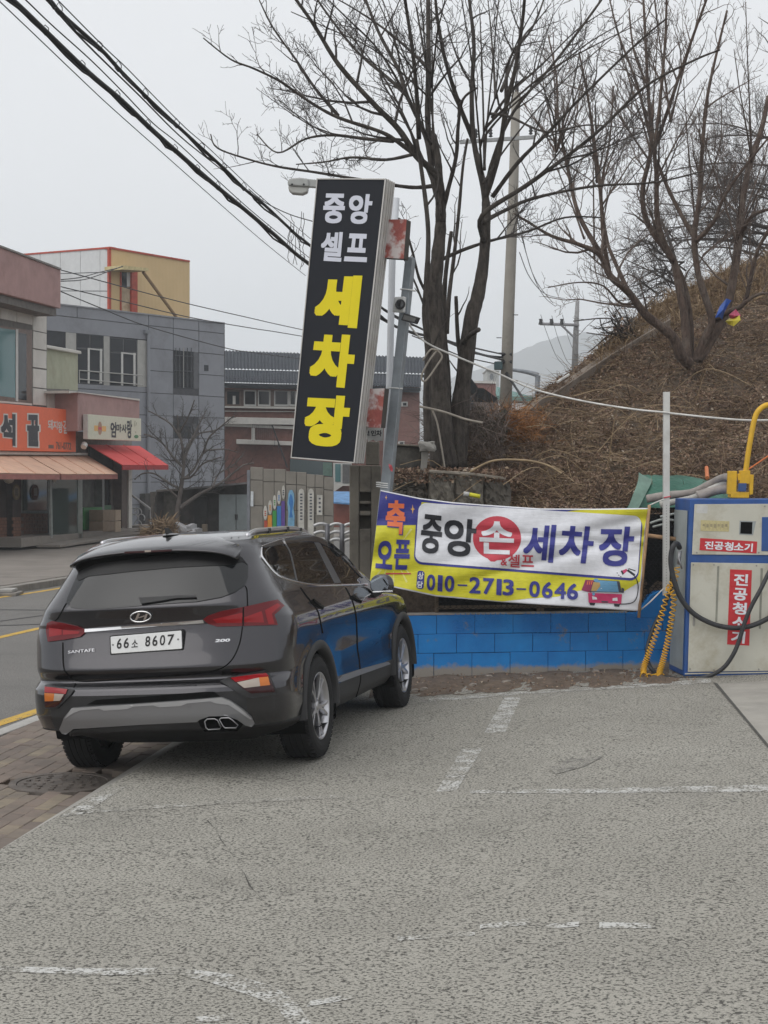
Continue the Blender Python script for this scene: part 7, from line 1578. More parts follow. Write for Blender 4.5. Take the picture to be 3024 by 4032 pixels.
for x0, x1, y0, y1, bars in ((1080, 1236, 718, 1002, 5), (1080, 1222, 1200, 1330, 0)):
    wdw = gq(B3, ((x0, y0), (x1, y0 + 14), (x1, y1 - 2), (x0, y1 - 8)), .008, .01, gdark, 'window'); gq(wdw, ((x0 + 8, y0 + 22), (x1 - 36, y0 + 32), (x1 - 36, y1 - 14), (x0 + 8, y1 - 18)), .012, .006, darkg, 'pane')
    gq(wdw, ((x1 - 32, y0 + 12), (x1, y0 + 14), (x1, y1 - 4), (x1 - 32, y1 - 6)), .03, .03, M_('shutter_grey', (.09, .095, .105), .6), 'reveal')
    for k in range(bars): b_ = MB(); x = x0 + 14 + k * 24; b_.tube([gpl(*cB((x, y0 + 24))[0], .06), gpl(*cB((x, y1 - 12))[0], .06)], .014, 5); b_.build('bar', lightp if k == 2 else gj, wdw)
    for k in range(2 if bars else 0): b_ = MB(); y = y0 + 70 + k * 95; b_.tube([gpl(*cB((x0 + 6, y))[0], .065), gpl(*cB((x1 - 36, y + 8))[0], .065)], .014, 5); b_.build('bar', gj, wdw)
gq(B3, ((1272, 848), (1297, 850), (1297, 886), (1272, 885)), .05, .03, gdark, 'vent')
gq(B3, ((906, 630), (941, 633), (941, 655), (906, 652)), .16, .13, M_('pipe_head', (.17, .18, .2), .5), 'pipe_head'); b_ = MB(); b_.tube([gpl(*cB((924, 650))[0], .12), gpl(*cB((926, 1660))[0], .12)], .07, 8); b_.build('downpipe', gpan, B3)
gq(B3, ((900, 1650), (1398, 1610), (1398, 1900), (900, 1900)), .3, .3, M_('dark_base', (.055, .052, .05), .9, var=.4), 'plinth')
# --- rooftop block in white and ochre metal sheet
B4 = root('rooftop_block', P(434, 1210, 66), 'rooftop block of white and ochre metal sheet with red edges above the grey building', 'building')
HO = P(434, 1100, 66); HN = Vector((1, -.65, 0)).normalized(); HN2 = Vector((-.65, -1, 0)).normalized()
hpl = lambda px, py, off=0.0: PL(px, py, HO + HN * off, HN)
hpl2 = lambda px, py, off=0.0: PL(px, py, HO + HN2 * off, HN2)
hq = lambda parent, pts, off, th, m, name: fq(parent, pts, off, th, m, name, pl=hpl, n=HN)
hq2 = lambda parent, pts, off, th, m, name: fq(parent, pts, off, th, m, name, pl=hpl2, n=HN2)
ochre, t, b = newmat('ochre_sheet'); co = pos(t); wv = nd(t, 'ShaderNodeTexWave', wave_type='BANDS', bands_direction='Y'); wv.inputs['Scale'].default_value = 1.6; t.links.new(co, wv.inputs['Vector'])
t.links.new(mixc(t, ramp(t, noise(t, .8, 5, .6, co), [(.3, 0), (.7, 1)]), (.55, .40, .20), (.62, .45, .235)), b.inputs['Base Color']); b.inputs['Roughness'].default_value = .6; bump(t, b, wv.outputs['Fac'], .25, .02)
wsheet = M_('white_sheet', (.58, .59, .59), .6, var=.05, dirt=(.42, .42, .42), dscale=.6); redt = M_('red_trim', (.40, .055, .028), .6)
hq(B4, ((686, 122), (1180, 206), (1180, 620), (686, 600)), 0, .3, ochre, 'wall'); hq2(B4, ((120, 166), (684, 120), (684, 600), (120, 560)), 0, .3, gj, 'wall')
xs_ = [120, 250, 375, 500, 622, 683]; 
for k in range(5):
    for r_, (f0, f1) in enumerate(((0, .40), (.405, .72), (.725, 1.2))):
        def wy(x, f): 
            tp_y = 166 + (120 - 166) * (x - 120) / 564; bt_y = 470 + (492 - 470) * (x - 120) / 564; return tp_y + (bt_y - tp_y) * f
        x0, x1 = xs_[k] + 1.2, xs_[k + 1] - 1.2; hq2(B4, ((x0, wy(x0, f0) + 2), (x1, wy(x1, f0) + 2), (x1, wy(x1, f1) - 1), (x0, wy(x0, f1) - 1)), .03, .03, wsheet, 'panel')
hq(B4, ((680, 112), (1182, 198), (1182, 208), (680, 124)), .06, .3, redt, 'coping'); hq2(B4, ((118, 158), (690, 112), (690, 123), (118, 168)), .06, .3, redt, 'coping'); hq(B4, ((678, 122), (692, 124), (692, 540), (678, 540)), .05, .1, redt, 'corner_trim')
w4 = hq(B4, ((758, 262), (816, 266), (816, 366), (758, 362)), .02, .02, gdark, 'window'); hq(w4, ((790, 270), (810, 272), (810, 362), (790, 360)), .04, .02, grey_w, 'frame'); hq(w4, ((762, 268), (788, 270), (788, 358), (762, 356)), .03, .01, darkg, 'pane')
hq(B4, ((758, 368), (816, 371), (816, 520), (758, 512)), .02, .03, M_('rusty_board', (.42, .33, .22), .8, var=.3, scale=2, dirt=(.30, .14, .06), dscale=1.2, damt=.9), 'board'); hq(B4, ((820, 262), (856, 266), (856, 530), (820, 524)), .12, .12, redt, 'post'); hq(B4, ((752, 262), (757, 262), (757, 512), (752, 510)), .06, .06, redt, 'post')
hq(B4, ((762, 228), (924, 246), (924, 264), (762, 254)), 1.0, 1.0, M_('canopy_cream', (.50, .42, .22), .7), 'canopy'); b_ = MB(); b_.tube([hpl(*cB((890, 270))[0], .7), hpl(*cB((1096, 550))[0], .7)], .07, 8); b_.build('brace', M_('brace', (.25, .16, .08), .7), B4)
# --- brick building with tiled roofs
B5 = root('brick_building', P(1150, 2100, 75), 'red brick building with dark tiled roofs and white bands behind the tall sign', 'building')
c9 = lambda *p: [(900 + x * .3618, 1350 + y * .3618) for x, y in p]
zz = lambda pts, D, th, m, name, par=None, bev=0.0: zq(par or B5, pts, D, th, m, name, c9, bev)
rbrick = M_('red_brick', (.16, .075, .06), .9, var=.25, scale=5, dirt=(.11, .065, .055), dscale=1, bmp=.3); pbrick = M_('pinkish_brick', (.21, .115, .10), .9, var=.15, scale=6, bmp=.3); wband = M_('white_band', (.50, .49, .46), .8, var=.1, dirt=(.36, .35, .33), dscale=1.5)
slate = M_('slate_roof', (.052, .058, .068), .85, spec=.12, var=.2, scale=3, bmp=.4, bscale=14); slate2 = M_('tile_roof', (.058, .064, .075), .85, spec=.12, var=.25, scale=6)
zz(((-80, 440), (2080, 470), (2080, 2300), (-80, 2300)), 75, 8, rbrick, 'wall')
def roof(pts, D0, D1, m, name, ribs):
    a, b2, c2_, d2 = c9(*pts); b_ = MB(); A, B_, C_, E_ = P(*a, D1), P(*b2, D1), P(*c2_, D0), P(*d2, D0); nU = ribs * 2; rows = []
    for k in range(nU + 1):
        s_ = k / nU; up = Vector((0, -.02, .07 if k % 2 else 0)); rows.append([E_.lerp(C_, s_) + up, E_.lerp(C_, s_).lerp(A.lerp(B_, s_), .5) + up, A.lerp(B_, s_) + up])
    for p, q in zip(rows, rows[1:]):
        for j in range(2): b_.add([p[j], q[j], q[j + 1], p[j + 1]], [(0, 1, 2, 3)])
    b_.add([E_, C_, C_ + Vector((0, .1, -.15)), E_ + Vector((0, .1, -.15))], [(0, 1, 2, 3)]); return b_.build(name, m, B5)
roof(((-80, 90), (2140, 165), (2140, 345), (-80, 288)), 76.5, 82, slate, 'upper_roof', 60); roof(((-80, 300), (2100, 360), (2090, 490), (-80, 432)), 74.0, 76.4, slate2, 'lower_roof', 70)
for k in range(5): 
    y0 = 318 + 23 * k; b_ = MB(); b_.tube([P(*c9((-80, y0))[0], 76.2 - .48 * k), P(*c9((2095, y0 + 60))[0], 76.2 - .48 * k)], .06, 6); b_.build('tile_course', slate2, B5)
zz(((-80, 440), (2080, 498), (2080, 540), (-80, 486)), 74.7, .3, M_('fascia', (.17, .20, .23), .7), 'fascia'); zz(((-80, 488), (2080, 542), (2080, 556), (-80, 502)), 74.6, .3, rbrick, 'trim')
zz(((-80, 500), (735, 524), (735, 692), (-80, 690)), 74.9, .1, brown, 'window_band')
for x0, x1 in ((-30, 130), (165, 300), (318, 455), (495, 655), (660, 735)):
    wdw = zz(((x0, 508 if x0 > 0 else 512), (x1, 512), (x1, 688), (x0, 686)), 74.8, .08, grey_w if x0 > 0 else brown, 'window'); zz(((x0 + 14, 528), (x1 - 14, 530), (x1 - 14, 670), (x0 + 14, 668)), 74.78, .04, darkg, 'pane', wdw)
zz(((45, 575), (75, 577), (75, 668), (45, 668)), 74.7, .04, wband, 'sill_box'); zz(((-80, 688), (735, 694), (735, 720), (-80, 704)), 74.7, .4, wband, 'sill'); zz(((-80, 738), (735, 745), (735, 752), (-80, 745)), 74.85, .2, wband, 'band'); zz(((-80, 806), (735, 822), (735, 892), (-80, 884)), 74.6, .5, wband, 'band', bev=.02); zz(((-80, 880), (735, 908), (735, 940), (-80, 905)), 74.75, .3, wband, 'band')
zz(((250, 925), (286, 927), (286, 1062), (250, 1060)), 74.6, .3, wband, 'column'); zz(((84, 1048), (735, 1075), (735, 1118), (84, 1100)), 74.4, .6, wband, 'balcony_slab', bev=.02)
strl = M_('rail_black', (.02, .02, .022), .6); sr = zz(((255, 886), (470, 893), (470, 900), (255, 893)), 73.9, .05, strl, 'stair_rail')
for k in range(10): x = 262 + 22 * k; zz(((x, 893), (x + 5, 893), (x + 5, 1064), (x, 1062)), 73.9, .04, strl, 'baluster', sr)
zz(((466, 893), (480, 893), (650, 1360), (632, 1360)), 73.9, .05, strl, 'hand_rail', sr)
for k in range(4): x = 500 + 38 * k; zz(((x, 985 + 105 * k), (x + 5, 990 + 105 * k), (x + 5, 1130 + 70 * k), (x, 1130 + 70 * k)), 73.9, .04, strl, 'baluster', sr)
zz(((668, 1262), (1130, 1300), (1130, 1460), (668, 1400)), 74.8, .1, glass_dark('blue_glass', (.03, .055, .06), .1, .8), 'window'); zz(((1026, 1300), (1130, 1306), (1130, 1455), (1026, 1440)), 74.7, .05, M_('green_curtain', (.09, .16, .13), .6), 'curtain')
wdw = zz(((1138, 1305), (1340, 1310), (1340, 1540), (1138, 1530)), 74.6, .1, grey_w, 'window'); zz(((1160, 1318), (1220, 1320), (1220, 1512), (1160, 1510)), 74.55, .05, teal, 'pane', wdw); zz(((1240, 1320), (1335, 1322), (1335, 1530), (1240, 1528)), 74.55, .05, M_('shutter', (.10, .10, .10), .7), 'shutter', wdw)
zz(((1140, 1530), (1340, 1540), (1340, 1556), (1240, 1556), (1150, 1620), (1140, 1616)), 74.4, .3, wband, 'band')
for x0, y0 in ((1880, 640), (1845, 1070)):
    wdw = zz(((x0, y0), (x0 + 70, y0), (x0 + 70, y0 + 52), (x0, y0 + 52)), 74.75, .1, grey_w, 'window'); zz(((x0 + 18, y0 + 12), (x0 + 56, y0 + 12), (x0 + 56, y0 + 42), (x0 + 18, y0 + 42)), 74.72, .05, darkg, 'pane', wdw)
zz(((1700, 560), (2078, 565), (2078, 1330), (1700, 1330)), 74.85, .1, pbrick, 'side_wall')
bt_ = root('blue_canopy', P(1340, 1960, 60), 'small blue tarpaulin roof over a brick wall left of the concrete post', 'canopy'); b_ = MB(); q = [P(*c9(p)[0], d) for p, d in (((1140, 1616), 61), ((1330, 1618), 61), ((1330, 1745), 59), ((1140, 1730), 59))]; b_.prism(q, (0, 0, -.06)); b_.build('sheet', M_('blue_tarp', (.09, .22, .42), .6, var=.3, scale=3), bt_); 
zq(bt_, ((1140, 1735), (1325, 1745), (1325, 2100), (1140, 2100)), 60, .5, M_('red_wall', (.22, .075, .055), .9, var=.2, scale=3, bmp=.3), 'wall', c9)
# --- concrete panel wall with painted plaques
pw = root('panel_wall', P(1150, 2140, 38), 'stepped grey concrete panel wall with colourful plaques behind the car', 'wall'); pcm = M_('panel_concrete', (.205, .19, .165), .92, var=.15, scale=2.5, dirt=(.14, .13, .115), dscale=1.2, damt=.7, bmp=.25)
for x0, x1, y0, y1 in ((238, 374, 1350, 1356), (378, 495, 1371, 1374), (499, 620, 1372, 1376), (624, 736, 1398, 1404), (742, 845, 1404, 1410), (849, 940, 1428, 1434), (945, 1035, 1434, 1440), (1040, 1142, 1458, 1466)):
    for ya, yb in ((0, 140), (143, 420), (423, 900)): zq(pw, ((x0, y0 + ya + (2 if ya else 0)), (x1, y1 + ya), (x1, y1 + yb - 2), (x0, y0 + yb - 2)), 38, .12, pcm, 'panel', c9, .01)
zq(pw, ((234, 1365), (1140, 1478), (1140, 2300), (234, 2300)), 38.04, .06, jointm, 'joint_backing', c9); zq(pw, ((200, 1385), (232, 1385), (232, 2300), (200, 2300)), 38, .15, M_('steel_edge', (.16, .17, .19), .7), 'end_post', c9)
pf = lambda x, y, o=0: P(x, y, 37.985 - o)
cream_p = M_('plaque_cream', (.45, .44, .40), .6)
def plq(pts, m, label, marks=(), ch=None, chm=None, lay=0):
    r_ = root('plaque', P(*c9(pts[0])[0], 37.95), label, 'plaque'); b_ = MB(); b_.prism([pf(x, y, .02 + lay) for x, y in c9(*pts)], (0, .02, 0)); b_.build('board', m, r_)
    for q in marks: b_ = MB(); b_.prism([pf(x, y, .024 + lay) for x, y in c9(*q)], (0, .004, 0)); b_.build('print', chm or i_gray, r_)
    return r_
rd_, og_, gn_, bl_, vi_ = ink('pq_red', (.40, .06, .03)), ink('pq_orange', (.55, .22, .02)), ink('pq_green', (.035, .25, .05)), ink('pq_blue', (.03, .16, .42)), ink('pq_violet', (.10, .05, .25))
for (x, y, rx, ry), m, nm in (((400, 1850, 22, 78), rd_, 'red'), ((452, 1790, 22, 78), og_, 'orange'), ((501, 1735, 20, 78), gn_, 'green'), ((548, 1682, 20, 76), bl_, 'blue'), ((597, 1625, 18, 74), i_gray, 'dark grey')):
    plq(ell(x, y, rx, ry, 24), cream_p, f'white oval plaque with {nm} print on the concrete panel wall', [((x - 9, y - 22 + 22 * k), (x + 9, y - 22 + 22 * k), (x + 9, y - 10 + 22 * k), (x - 9, y - 10 + 22 * k)) for k in range(3)], chm=m)
for x0, x1, y0, m, nm in ((388, 422, 1935, rd_, 'short red'), (425, 472, 1876, og_, 'orange'), (479, 521, 1826, gn_, 'green'), (526, 571, 1776, bl_, 'blue'), (575, 612, 1722, vi_, 'violet')): plq(((x0, y0), (x1, y0), (x1, 2100), (x0, 2100)), m, f'{nm} upright board in the row of coloured boards on the panel wall')
sb_ = plq([(652, 1640), (665, 1605), (690, 1600), (712, 1640), (716, 1720), (706, 1800), (718, 1880), (712, 2100), (640, 2100), (650, 1860), (640, 1740)], M_('board_blue', (.16, .34, .50), .6), 'pale blue wavy board on the concrete panel wall', [[(660, 1690), (675, 1640), (694, 1670), (704, 1740), (690, 1840), (700, 1900), (660, 1900), (672, 1800), (655, 1740)]], chm=bl_)
for x, lb in ((792, 'left of two long white oval plaques on the panel wall'), (896, 'right of two long white oval plaques on the panel wall')): plq([(x - 32, 1640), (x - 24, 1600), (x, 1585), (x + 24, 1600), (x + 32, 1640), (x + 30, 2100), (x - 32, 2100)], cream_p, lb, [((x - 14, 1640 + 34 * k), (x + 12, 1640 + 34 * k), (x + 12, 1656 + 34 * k), (x - 14, 1656 + 34 * k)) for k in range(9)])
plq(((963, 1655), (1022, 1658), (1020, 1876), (960, 1872)), cream_p, 'white rectangular plaque with dark print on the concrete panel wall', [((980, 1685 + 46 * k), (1003, 1685 + 46 * k), (1003, 1705 + 46 * k), (980, 1705 + 46 * k)) for k in range(4)]); plq(((242, 1615), (270, 1618), (270, 1780), (238, 1778)), M_('plaque_white', (.50, .53, .55), .6), 'narrow blank white strip plaque at the end of the panel wall')
# --- sheds, gate, heaps
shd = root('shed', P(780, 2090, 47), 'dark low shed with grey double metal doors left of the panel wall', 'shed'); shm = M_('shed_dark', (.05, .047, .045), .95, var=.5, scale=2, dirt=(.11, .10, .09), dscale=1)
zq(shd, ((190, 545), (790, 510), (790, 860), (190, 860)), 47.3, 3, shm, 'wall'); zq(shd, ((372, 534), (784, 494), (784, 506), (372, 546)), 46.6, 3.5, M_('shed_roof', (.13, .13, .13), .8), 'roof'); zq(shd, ((190, 545), (330, 538), (330, 552), (190, 558)), 46.8, 3, M_('shed_roof2', (.16, .15, .14), .8), 'roof')
dg_ = M_('grey_doors', (.17, .20, .205), .6, var=.08, dirt=(.12, .13, .13), dscale=2)
for x0, x1 in ((600, 711), (714, 786)): dd_ = zq(shd, ((x0, 576), (x1, 576), (x1, 845), (x0, 845)), 46.9, .08, dg_, 'door', bevel=.01)
zq(dd_, ((704, 705), (722, 707), (720, 742), (706, 740)), 46.85, .05, strl, 'lock')
for x0, x1, y0, y1, m in ((240, 320, 560, 740, 0), (440, 520, 590, 790, 1)): zq(shd, ((x0, y0), (x1, y0), (x1, y1), (x0, y1)), 47.1, .2, M_('shed_patch', ((.085, .08, .07), (.03, .03, .03))[m], .9, var=.4), 'board')
zq(shd, ((150, 560), (190, 556), (168, 745), (158, 745)), 46.5, .2, M_('old_post', (.10, .09, .08), .9, var=.4), 'post')
hp_ = root('straw_heap', P(645, 2115, 45.2), 'heap of brown straw at the foot of the small bare tree', 'straw'); n = 1500; a = R.uniform(0, 2 * math.pi, n); r_ = np.sqrt(R.uniform(0, 1, n)); px = 500 + (240 + 88 * r_ * np.cos(a)) * .6028; py = 1600 + (852 - 108 * (1 - r_ ** 2) * R.uniform(.2, 1, n)) * .6028
stems('straw', [tuple(P(x, y, 45.2 + d)) for x, y, d in zip(px, py, R.uniform(-.6, .6, n))], R.normal(size=(n, 3)), R.uniform(.2, .6, n), R.uniform(.03, .06, n), strawm, 21, .4, parent=hp_, kind='stuff'); rock('mound', P(645, 2108, 45.6), (1.1, .7, .55), M_('straw_mound', (.17, .115, .06), .95, var=.4, scale=6, bmp=.8, bscale=12), hp_, seed=4)
pl2 = root('plastic_heap', P(740, 2110, 45), 'crumpled heap of grey plastic sheeting right of the straw heap', 'plastic'); plm = M_('plastic_sheet', (.30, .30, .31), .35, var=.3, scale=3, bmp=.9, bscale=5); 
for k, (x, y, w_, h_) in enumerate(((350, 810, 70, 90), (400, 815, 80, 80), (450, 825, 50, 60))): rock('sheet', P(*c5((x, y))[0], 45 + .1 * k), (w_ * .6028 / F * 45, .6, h_ * .6028 / F * 45), plm, pl2, seed=30 + k)
bx2 = root('small_crate', P(803, 2090, 47), 'small dark wooden crate in front of the shed doors', 'crate'); zq(bx2, ((488, 772), (520, 772), (520, 826), (488, 826)), 46.2, .35, M_('crate_wood', (.14, .115, .085), .9, var=.3), 'body', bevel=.01)
T = Tree(46, 51, .3, 1.0); 
c5t = lambda *p: c5(*p)
T.limb(c5t((318, 790), (328, 700), (335, 640), (352, 540), (368, 420), (372, 330), (356, 230), (335, 140), (330, 60)), 13, 2.5, twigs=1.0, nseg=7)
for l, r0 in ((((345, 665), (420, 610), (480, 570), (560, 530), (640, 480), (700, 430), (760, 385), (830, 370)), 8), (((360, 480), (430, 420), (500, 300), (560, 285), (640, 280), (720, 300)), 5), (((368, 400), (300, 330), (240, 250), (170, 200), (110, 180)), 5), (((352, 540), (270, 500), (180, 440), (100, 440), (50, 480)), 5), (((360, 470), (420, 460), (490, 380), (560, 350), (620, 330)), 5), (((370, 350), (420, 240), (470, 180), (560, 160), (620, 140)), 5), (((372, 300), (430, 200), (480, 100), (520, 20)), 4.5), (((350, 210), (290, 120), (200, 60), (140, 30)), 4), (((345, 170), (390, 90), (420, 20), (440, -40)), 3.5), (((340, 600), (270, 540), (220, 500)), 4), (((560, 530), (600, 440), (700, 380), (760, 310)), 4), (((500, 300), (540, 200), (640, 110), (700, 60)), 4)):
    T.limb(c5t(*l), r0 * 1.15, 2.0, 0, T.r.uniform(-1.5, 1.5), twigs=1.0, first=.15, nseg=6)
T.build('bare_tree', 'small grey bare tree in front of the grey panelled building', M_('bark_grey', (.10, .088, .08), .9, var=.3, scale=4), M_('twig_grey', (.055, .049, .046), .9), P(690, 2085, 46))
# --- steel hoop fence
fe = root('hoop_fence', P(1290, 2190, 30), 'steel hoop railing by the pavement behind the car', 'fence'); stl = M_('hoop_steel', (.40, .40, .40), .35, metal=.6)
for x in (1075, 1235): b_ = MB(); b_.tube([P(*c9((x, 1972))[0], 30), P(*c9((x, 2330))[0], 30)], .05, 10); b_.build('post', M_('hoop_post', (.10, .10, .11), .4, metal=.4), fe, smooth=True)
for xa, xb in ((925, 1070), (1095, 1232), (1250, 1400)):
    for y in (2010, 2095, 2175): b_ = MB(); b_.tube([P(*c9((xa + (xb - xa) * k / 10, y - 42 * math.sin(math.pi * (.12 + .88 * k / 10 * .75))))[0], 30) for k in range(11)], .03, 8); b_.build('hoop', stl, fe, smooth=True)
# --- utility poles
pc = M_('pole_concrete', (.26, .245, .215), .9, var=.15, scale=6, dirt=(.18, .17, .15), dscale=3, damt=.6, bmp=.2)
up = root('utility_pole', P(1990, 1640, 42), 'tall concrete utility pole with crossarm and insulators behind the big tree', 'utility pole')
b_ = MB(); b_.tube([P(1988, 1680, 42), P(2004, 1200, 42), P(2020, 800, 42), P(2032, 365, 42)], [.165, .15, .135, .115], 16); b_.build('shaft', pc, up, smooth=True)
b_ = MB(); b_.tube([P(2034, 400, 42), P(2036, 320, 42)], [.06, .045], 8); b_.build('peak', strl, up); 
b_ = MB(); a_, c_ = P(1810, 560, 41.7), P(2105, 540, 41.7); b_.box((a_ + c_) / 2, ((c_ - a_).length, .09, .09), Matrix.Rotation(-math.atan2((c_ - a_).z, (c_ - a_).x), 4, 'Y')); b_.build('crossarm', M_('arm_steel', (.30, .31, .31), .6, metal=.3), up)
for x, y in ((1802, 552), (1874, 548), (1932, 545), (2090, 535)):
    b_ = MB(); c_ = P(x, y, 41.7); b_.lathe([(0.02, 0), (.06, .02), (.03, .06), (.06, .10), (.03, .14), (.05, .18), (.02, .24), (0, .26)], Matrix.Translation(c_ + Vector((0, 0, .03))), 10); b_.build('insulator', strl, up, smooth=True)
for y in (1240, 1390, 1500, 1330): b_ = MB(); b_.tube([P(1975 if y % 20 else 1990, y, 41.9), P(1955 if y % 20 else 2040, y, 41.9)], .012, 5); b_.build('step_bolt', strl, up)
for y in (1395, 1425): b_ = MB(); b_.tube([P(1975, y, 41.9), P(2015, y, 41.9)], .05, 8); b_.build('clamp', strl, up)
b_ = MB(); b_.box(P(1962, 1440, 41.8), (.22, .2, .22)); b_.build('splice_box', M_('splice', (.05, .09, .10), .6), up, bevel=.03)
up2 = root('utility_pole', P(2260, 1450, 75), 'farther slim utility pole with three insulators at the crest of the bank', 'utility pole')
b_ = MB(); b_.tube([P(2262, 1480, 75), P(2268, 1300, 75), P(2274, 1185, 75)], [.16, .13, .09], 12); b_.build('shaft', M_('pole_far', (.23, .23, .23), .9), up2, smooth=True)
b_ = MB(); a_, c_ = P(2126, 1275, 74.8), P(2280, 1280, 74.8); b_.tube([a_, c_], .07, 6); b_.tube([P(2210, 1280, 74.8), P(2262, 1330, 74.8)], .05, 6); b_.build('crossarm', M_('arm_far', (.2, .2, .21), .7), up2)
for x in (2129, 2171, 2212): b_ = MB(); b_.tube([P(x, 1278, 74.8), P(x, 1262, 74.8), P(x, 1256, 74.8)], [.11, .07, .09], 8); b_.build('insulator', strl, up2)
la = root('street_lamp', P(2118, 1560, 52), 'grey street lamp with long curved arm beyond the utility pole', 'lamp'); d8 = lambda *p: [(1800 + x * .3617, 1200 + y * .3617) for x, y in p]
b_ = MB(); b_.tube([P(x, y, 52) for x, y in d8((872, 1010), (874, 860), (880, 770))], .085, 8); b_.build('post', M_('lamp_far', (.20, .22, .24), .6), la); b_ = MB(); b_.tube(catmull([P(x, y, 52) for x, y in d8((884, 770), (830, 750), (720, 725), (575, 705))], 4), [.09 - .003 * i for i in range(13)], 8); b_.build('arm', M_('lamp_far2', (.20, .22, .24), .6), la)
# --- small far houses and hills
fh = root('tiled_house', P(1890, 1640, 70), 'small house with dark tiled roof glimpsed between the big tree and the pole', 'house')
zq(fh, ((60, 1010), (440, 1020), (440, 1260), (60, 1260)), 71, 5, M_('house_wall', (.16, .125, .11), .9, var=.2), 'wall', d8)
for pts, m, nm in ((((60, 905), (285, 908), (440, 1015), (30, 1010)), slate2, 'roof'), (((100, 745), (165, 815), (225, 900), (40, 900), (40, 790)), slate, 'roof')):
    b_ = MB(); q = [P(x, y, 70 if y > 950 else 72.5) for x, y in d8(*pts)]; b_.prism(q, (0, 0, -.2)); b_.build(nm, m, fh)
zq(fh, ((80, 898), (290, 902), (290, 912), (80, 908)), 72, .3, rbrick, 'ridge', d8); zq(fh, ((90, 1065), (180, 1068), (180, 1190), (90, 1190)), 70.9, .1, gdark, 'window', d8)
fb = root('far_brick_block', P(1920, 1560, 110), 'far red brick block with white coping beyond the tiled house', 'building'); zq(fb, ((190, 850), (420, 855), (420, 1000), (190, 1000)), 110, 8, M_('far_brick', (.20, .09, .075), .9), 'wall', d8); zq(fb, ((185, 826), (425, 834), (425, 858), (185, 850)), 109.8, 8.5, wband, 'coping', d8)
ft = root('far_tower', P(1935, 1510, 160), 'pale far church tower with round window beyond the brick block', 'tower'); zq(ft, ((325, 700), (455, 715), (455, 980), (325, 980)), 160, 6, M_('tower_pale', (.36, .37, .36), .8), 'wall', d8); zq(ft, ell(375, 782, 20, 34, 16), 159.9, .2, M_('tower_window', (.12, .13, .14), .6), 'window', d8); zq(ft, ((318, 700), (462, 715), (462, 725), (318, 712)), 159.7, 6.5, M_('tower_cop', (.42, .43, .42), .8), 'cornice', d8)
gr_ = root('far_green_roof', P(2000, 1560, 120), 'far low building with green roof between the pole and the bank', 'building'); zq(gr_, ((415, 985), (820, 1000), (820, 1040), (415, 1030)), 120, 6, M_('far_wall', (.18, .16, .15), .9), 'wall', d8)
b_ = MB(); q = [P(x, y, d) for (x, y), d in zip(d8((430, 890), (470, 930), (760, 985), (830, 1005), (410, 990)), (123, 123, 122, 119.5, 119.5))]; b_.prism(q, (0, 0, -.3)); b_.build('roof', M_('green_roof', (.09, .19, .17), .7, var=.2), gr_)
hillm = M_('far_wood', (.060, .058, .050), 1, var=.25, scale=.02)
def ridge(pts, D, name, depth):
    b_ = MB(); xs = [p[0] for p in pts]; rr = random.Random(3); N = 260; top = []
    for i in range(N + 1):
        x = xs[0] + (xs[-1] - xs[0]) * i / N; y = float(np.interp(x, xs, [p[1] for p in pts])) + rr.uniform(-3.5, 3.5); top.append(P(x, y, D))
    for i, p in enumerate(top): b_.v += [tuple(p), tuple(Vector((p.x * .9, p.y - depth * .45, p.z * .45))), tuple(Vector((p.x * .8, p.y - depth, -.43)))]
    b_.f = [(i * 3 + j, i * 3 + j + 1, (i + 1) * 3 + j + 1, (i + 1) * 3 + j) for i in range(N) for j in (0, 1)]; return b_.build(name, hillm, kind='structure', smooth=True)
ridge([(-600, 1800), (900, 1700), (1500, 1560), (1900, 1452), (2013, 1396), (2120, 1350), (2200, 1326), (2300, 1308), (2500, 1330), (3300, 1300), (4200, 1500)], 1500, 'hills', 500)
# --- overhead cables
def cable(name, label, pts, D0, D1, r_, extra=(), m=None, rings=0, k=5, cat='cable', kind=None):
    n = len(pts); q = []
    for i, (x, y) in enumerate(pts):
        s_ = (x - pts[0][0]) / (pts[-1][0] - pts[0][0] + 1e-6); q.append(P(x, y, 1 / ((1 - s_) / D0 + s_ / D1)))
    c = catmull(q, k); b_ = MB(); b_.tube(c, r_, 8 if r_ > .02 else 5); r0 = root(name, q[0], label, cat); b_.build('strand', m or blk_w, r0, smooth=True); return c, r0
c0 = lambda *p: [(x * .7836, y * .7836) for x, y in p]
rcb = random.Random(12)
cA, oA = cable('cable_bundle', 'lower thick black cable bundle crossing the sky to the tall sign', c0((-120, -140), (60, 0), (240, 170), (450, 370), (610, 505), (750, 640), (890, 765), (1010, 870), (1110, 955), (1220, 1045), (1380, 1180), (1545, 1320)) + k5((780, 640), (830, 690), (880, 715), (960, 735), (1020, 760), (1088, 778)), 13, 42, .027)
cC, oC = cable('cable_bundle', 'upper thick black cable bundle crossing the sky to the tall sign', c0((110, -140), (250, 0), (310, 70), (500, 240), (610, 360), (750, 500), (900, 640), (1020, 750), (1140, 860), (1230, 950), (1330, 1030), (1480, 1170), (1555, 1230)) + k5((760, 610), (830, 668), (900, 705), (980, 740), (1088, 766)), 13, 42, .020)
cB2, oB = cable('messenger_wire', 'thin wire running just above the lower cable bundle', c0((-20, -140), (130, 0), (260, 125), (460, 305), (620, 465), (770, 620), (900, 725), (1100, 912), (1300, 1090), (1560, 1300)), 13, 30, .007)
cD, oD = cable('messenger_wire', 'thin wire running just above the upper cable bundle', c0((150, -140), (290, 0), (520, 232), (640, 345), (780, 490), (930, 640), (1050, 745), (1250, 935), (1350, 1022), (1560, 1200)), 13, 30, .006)
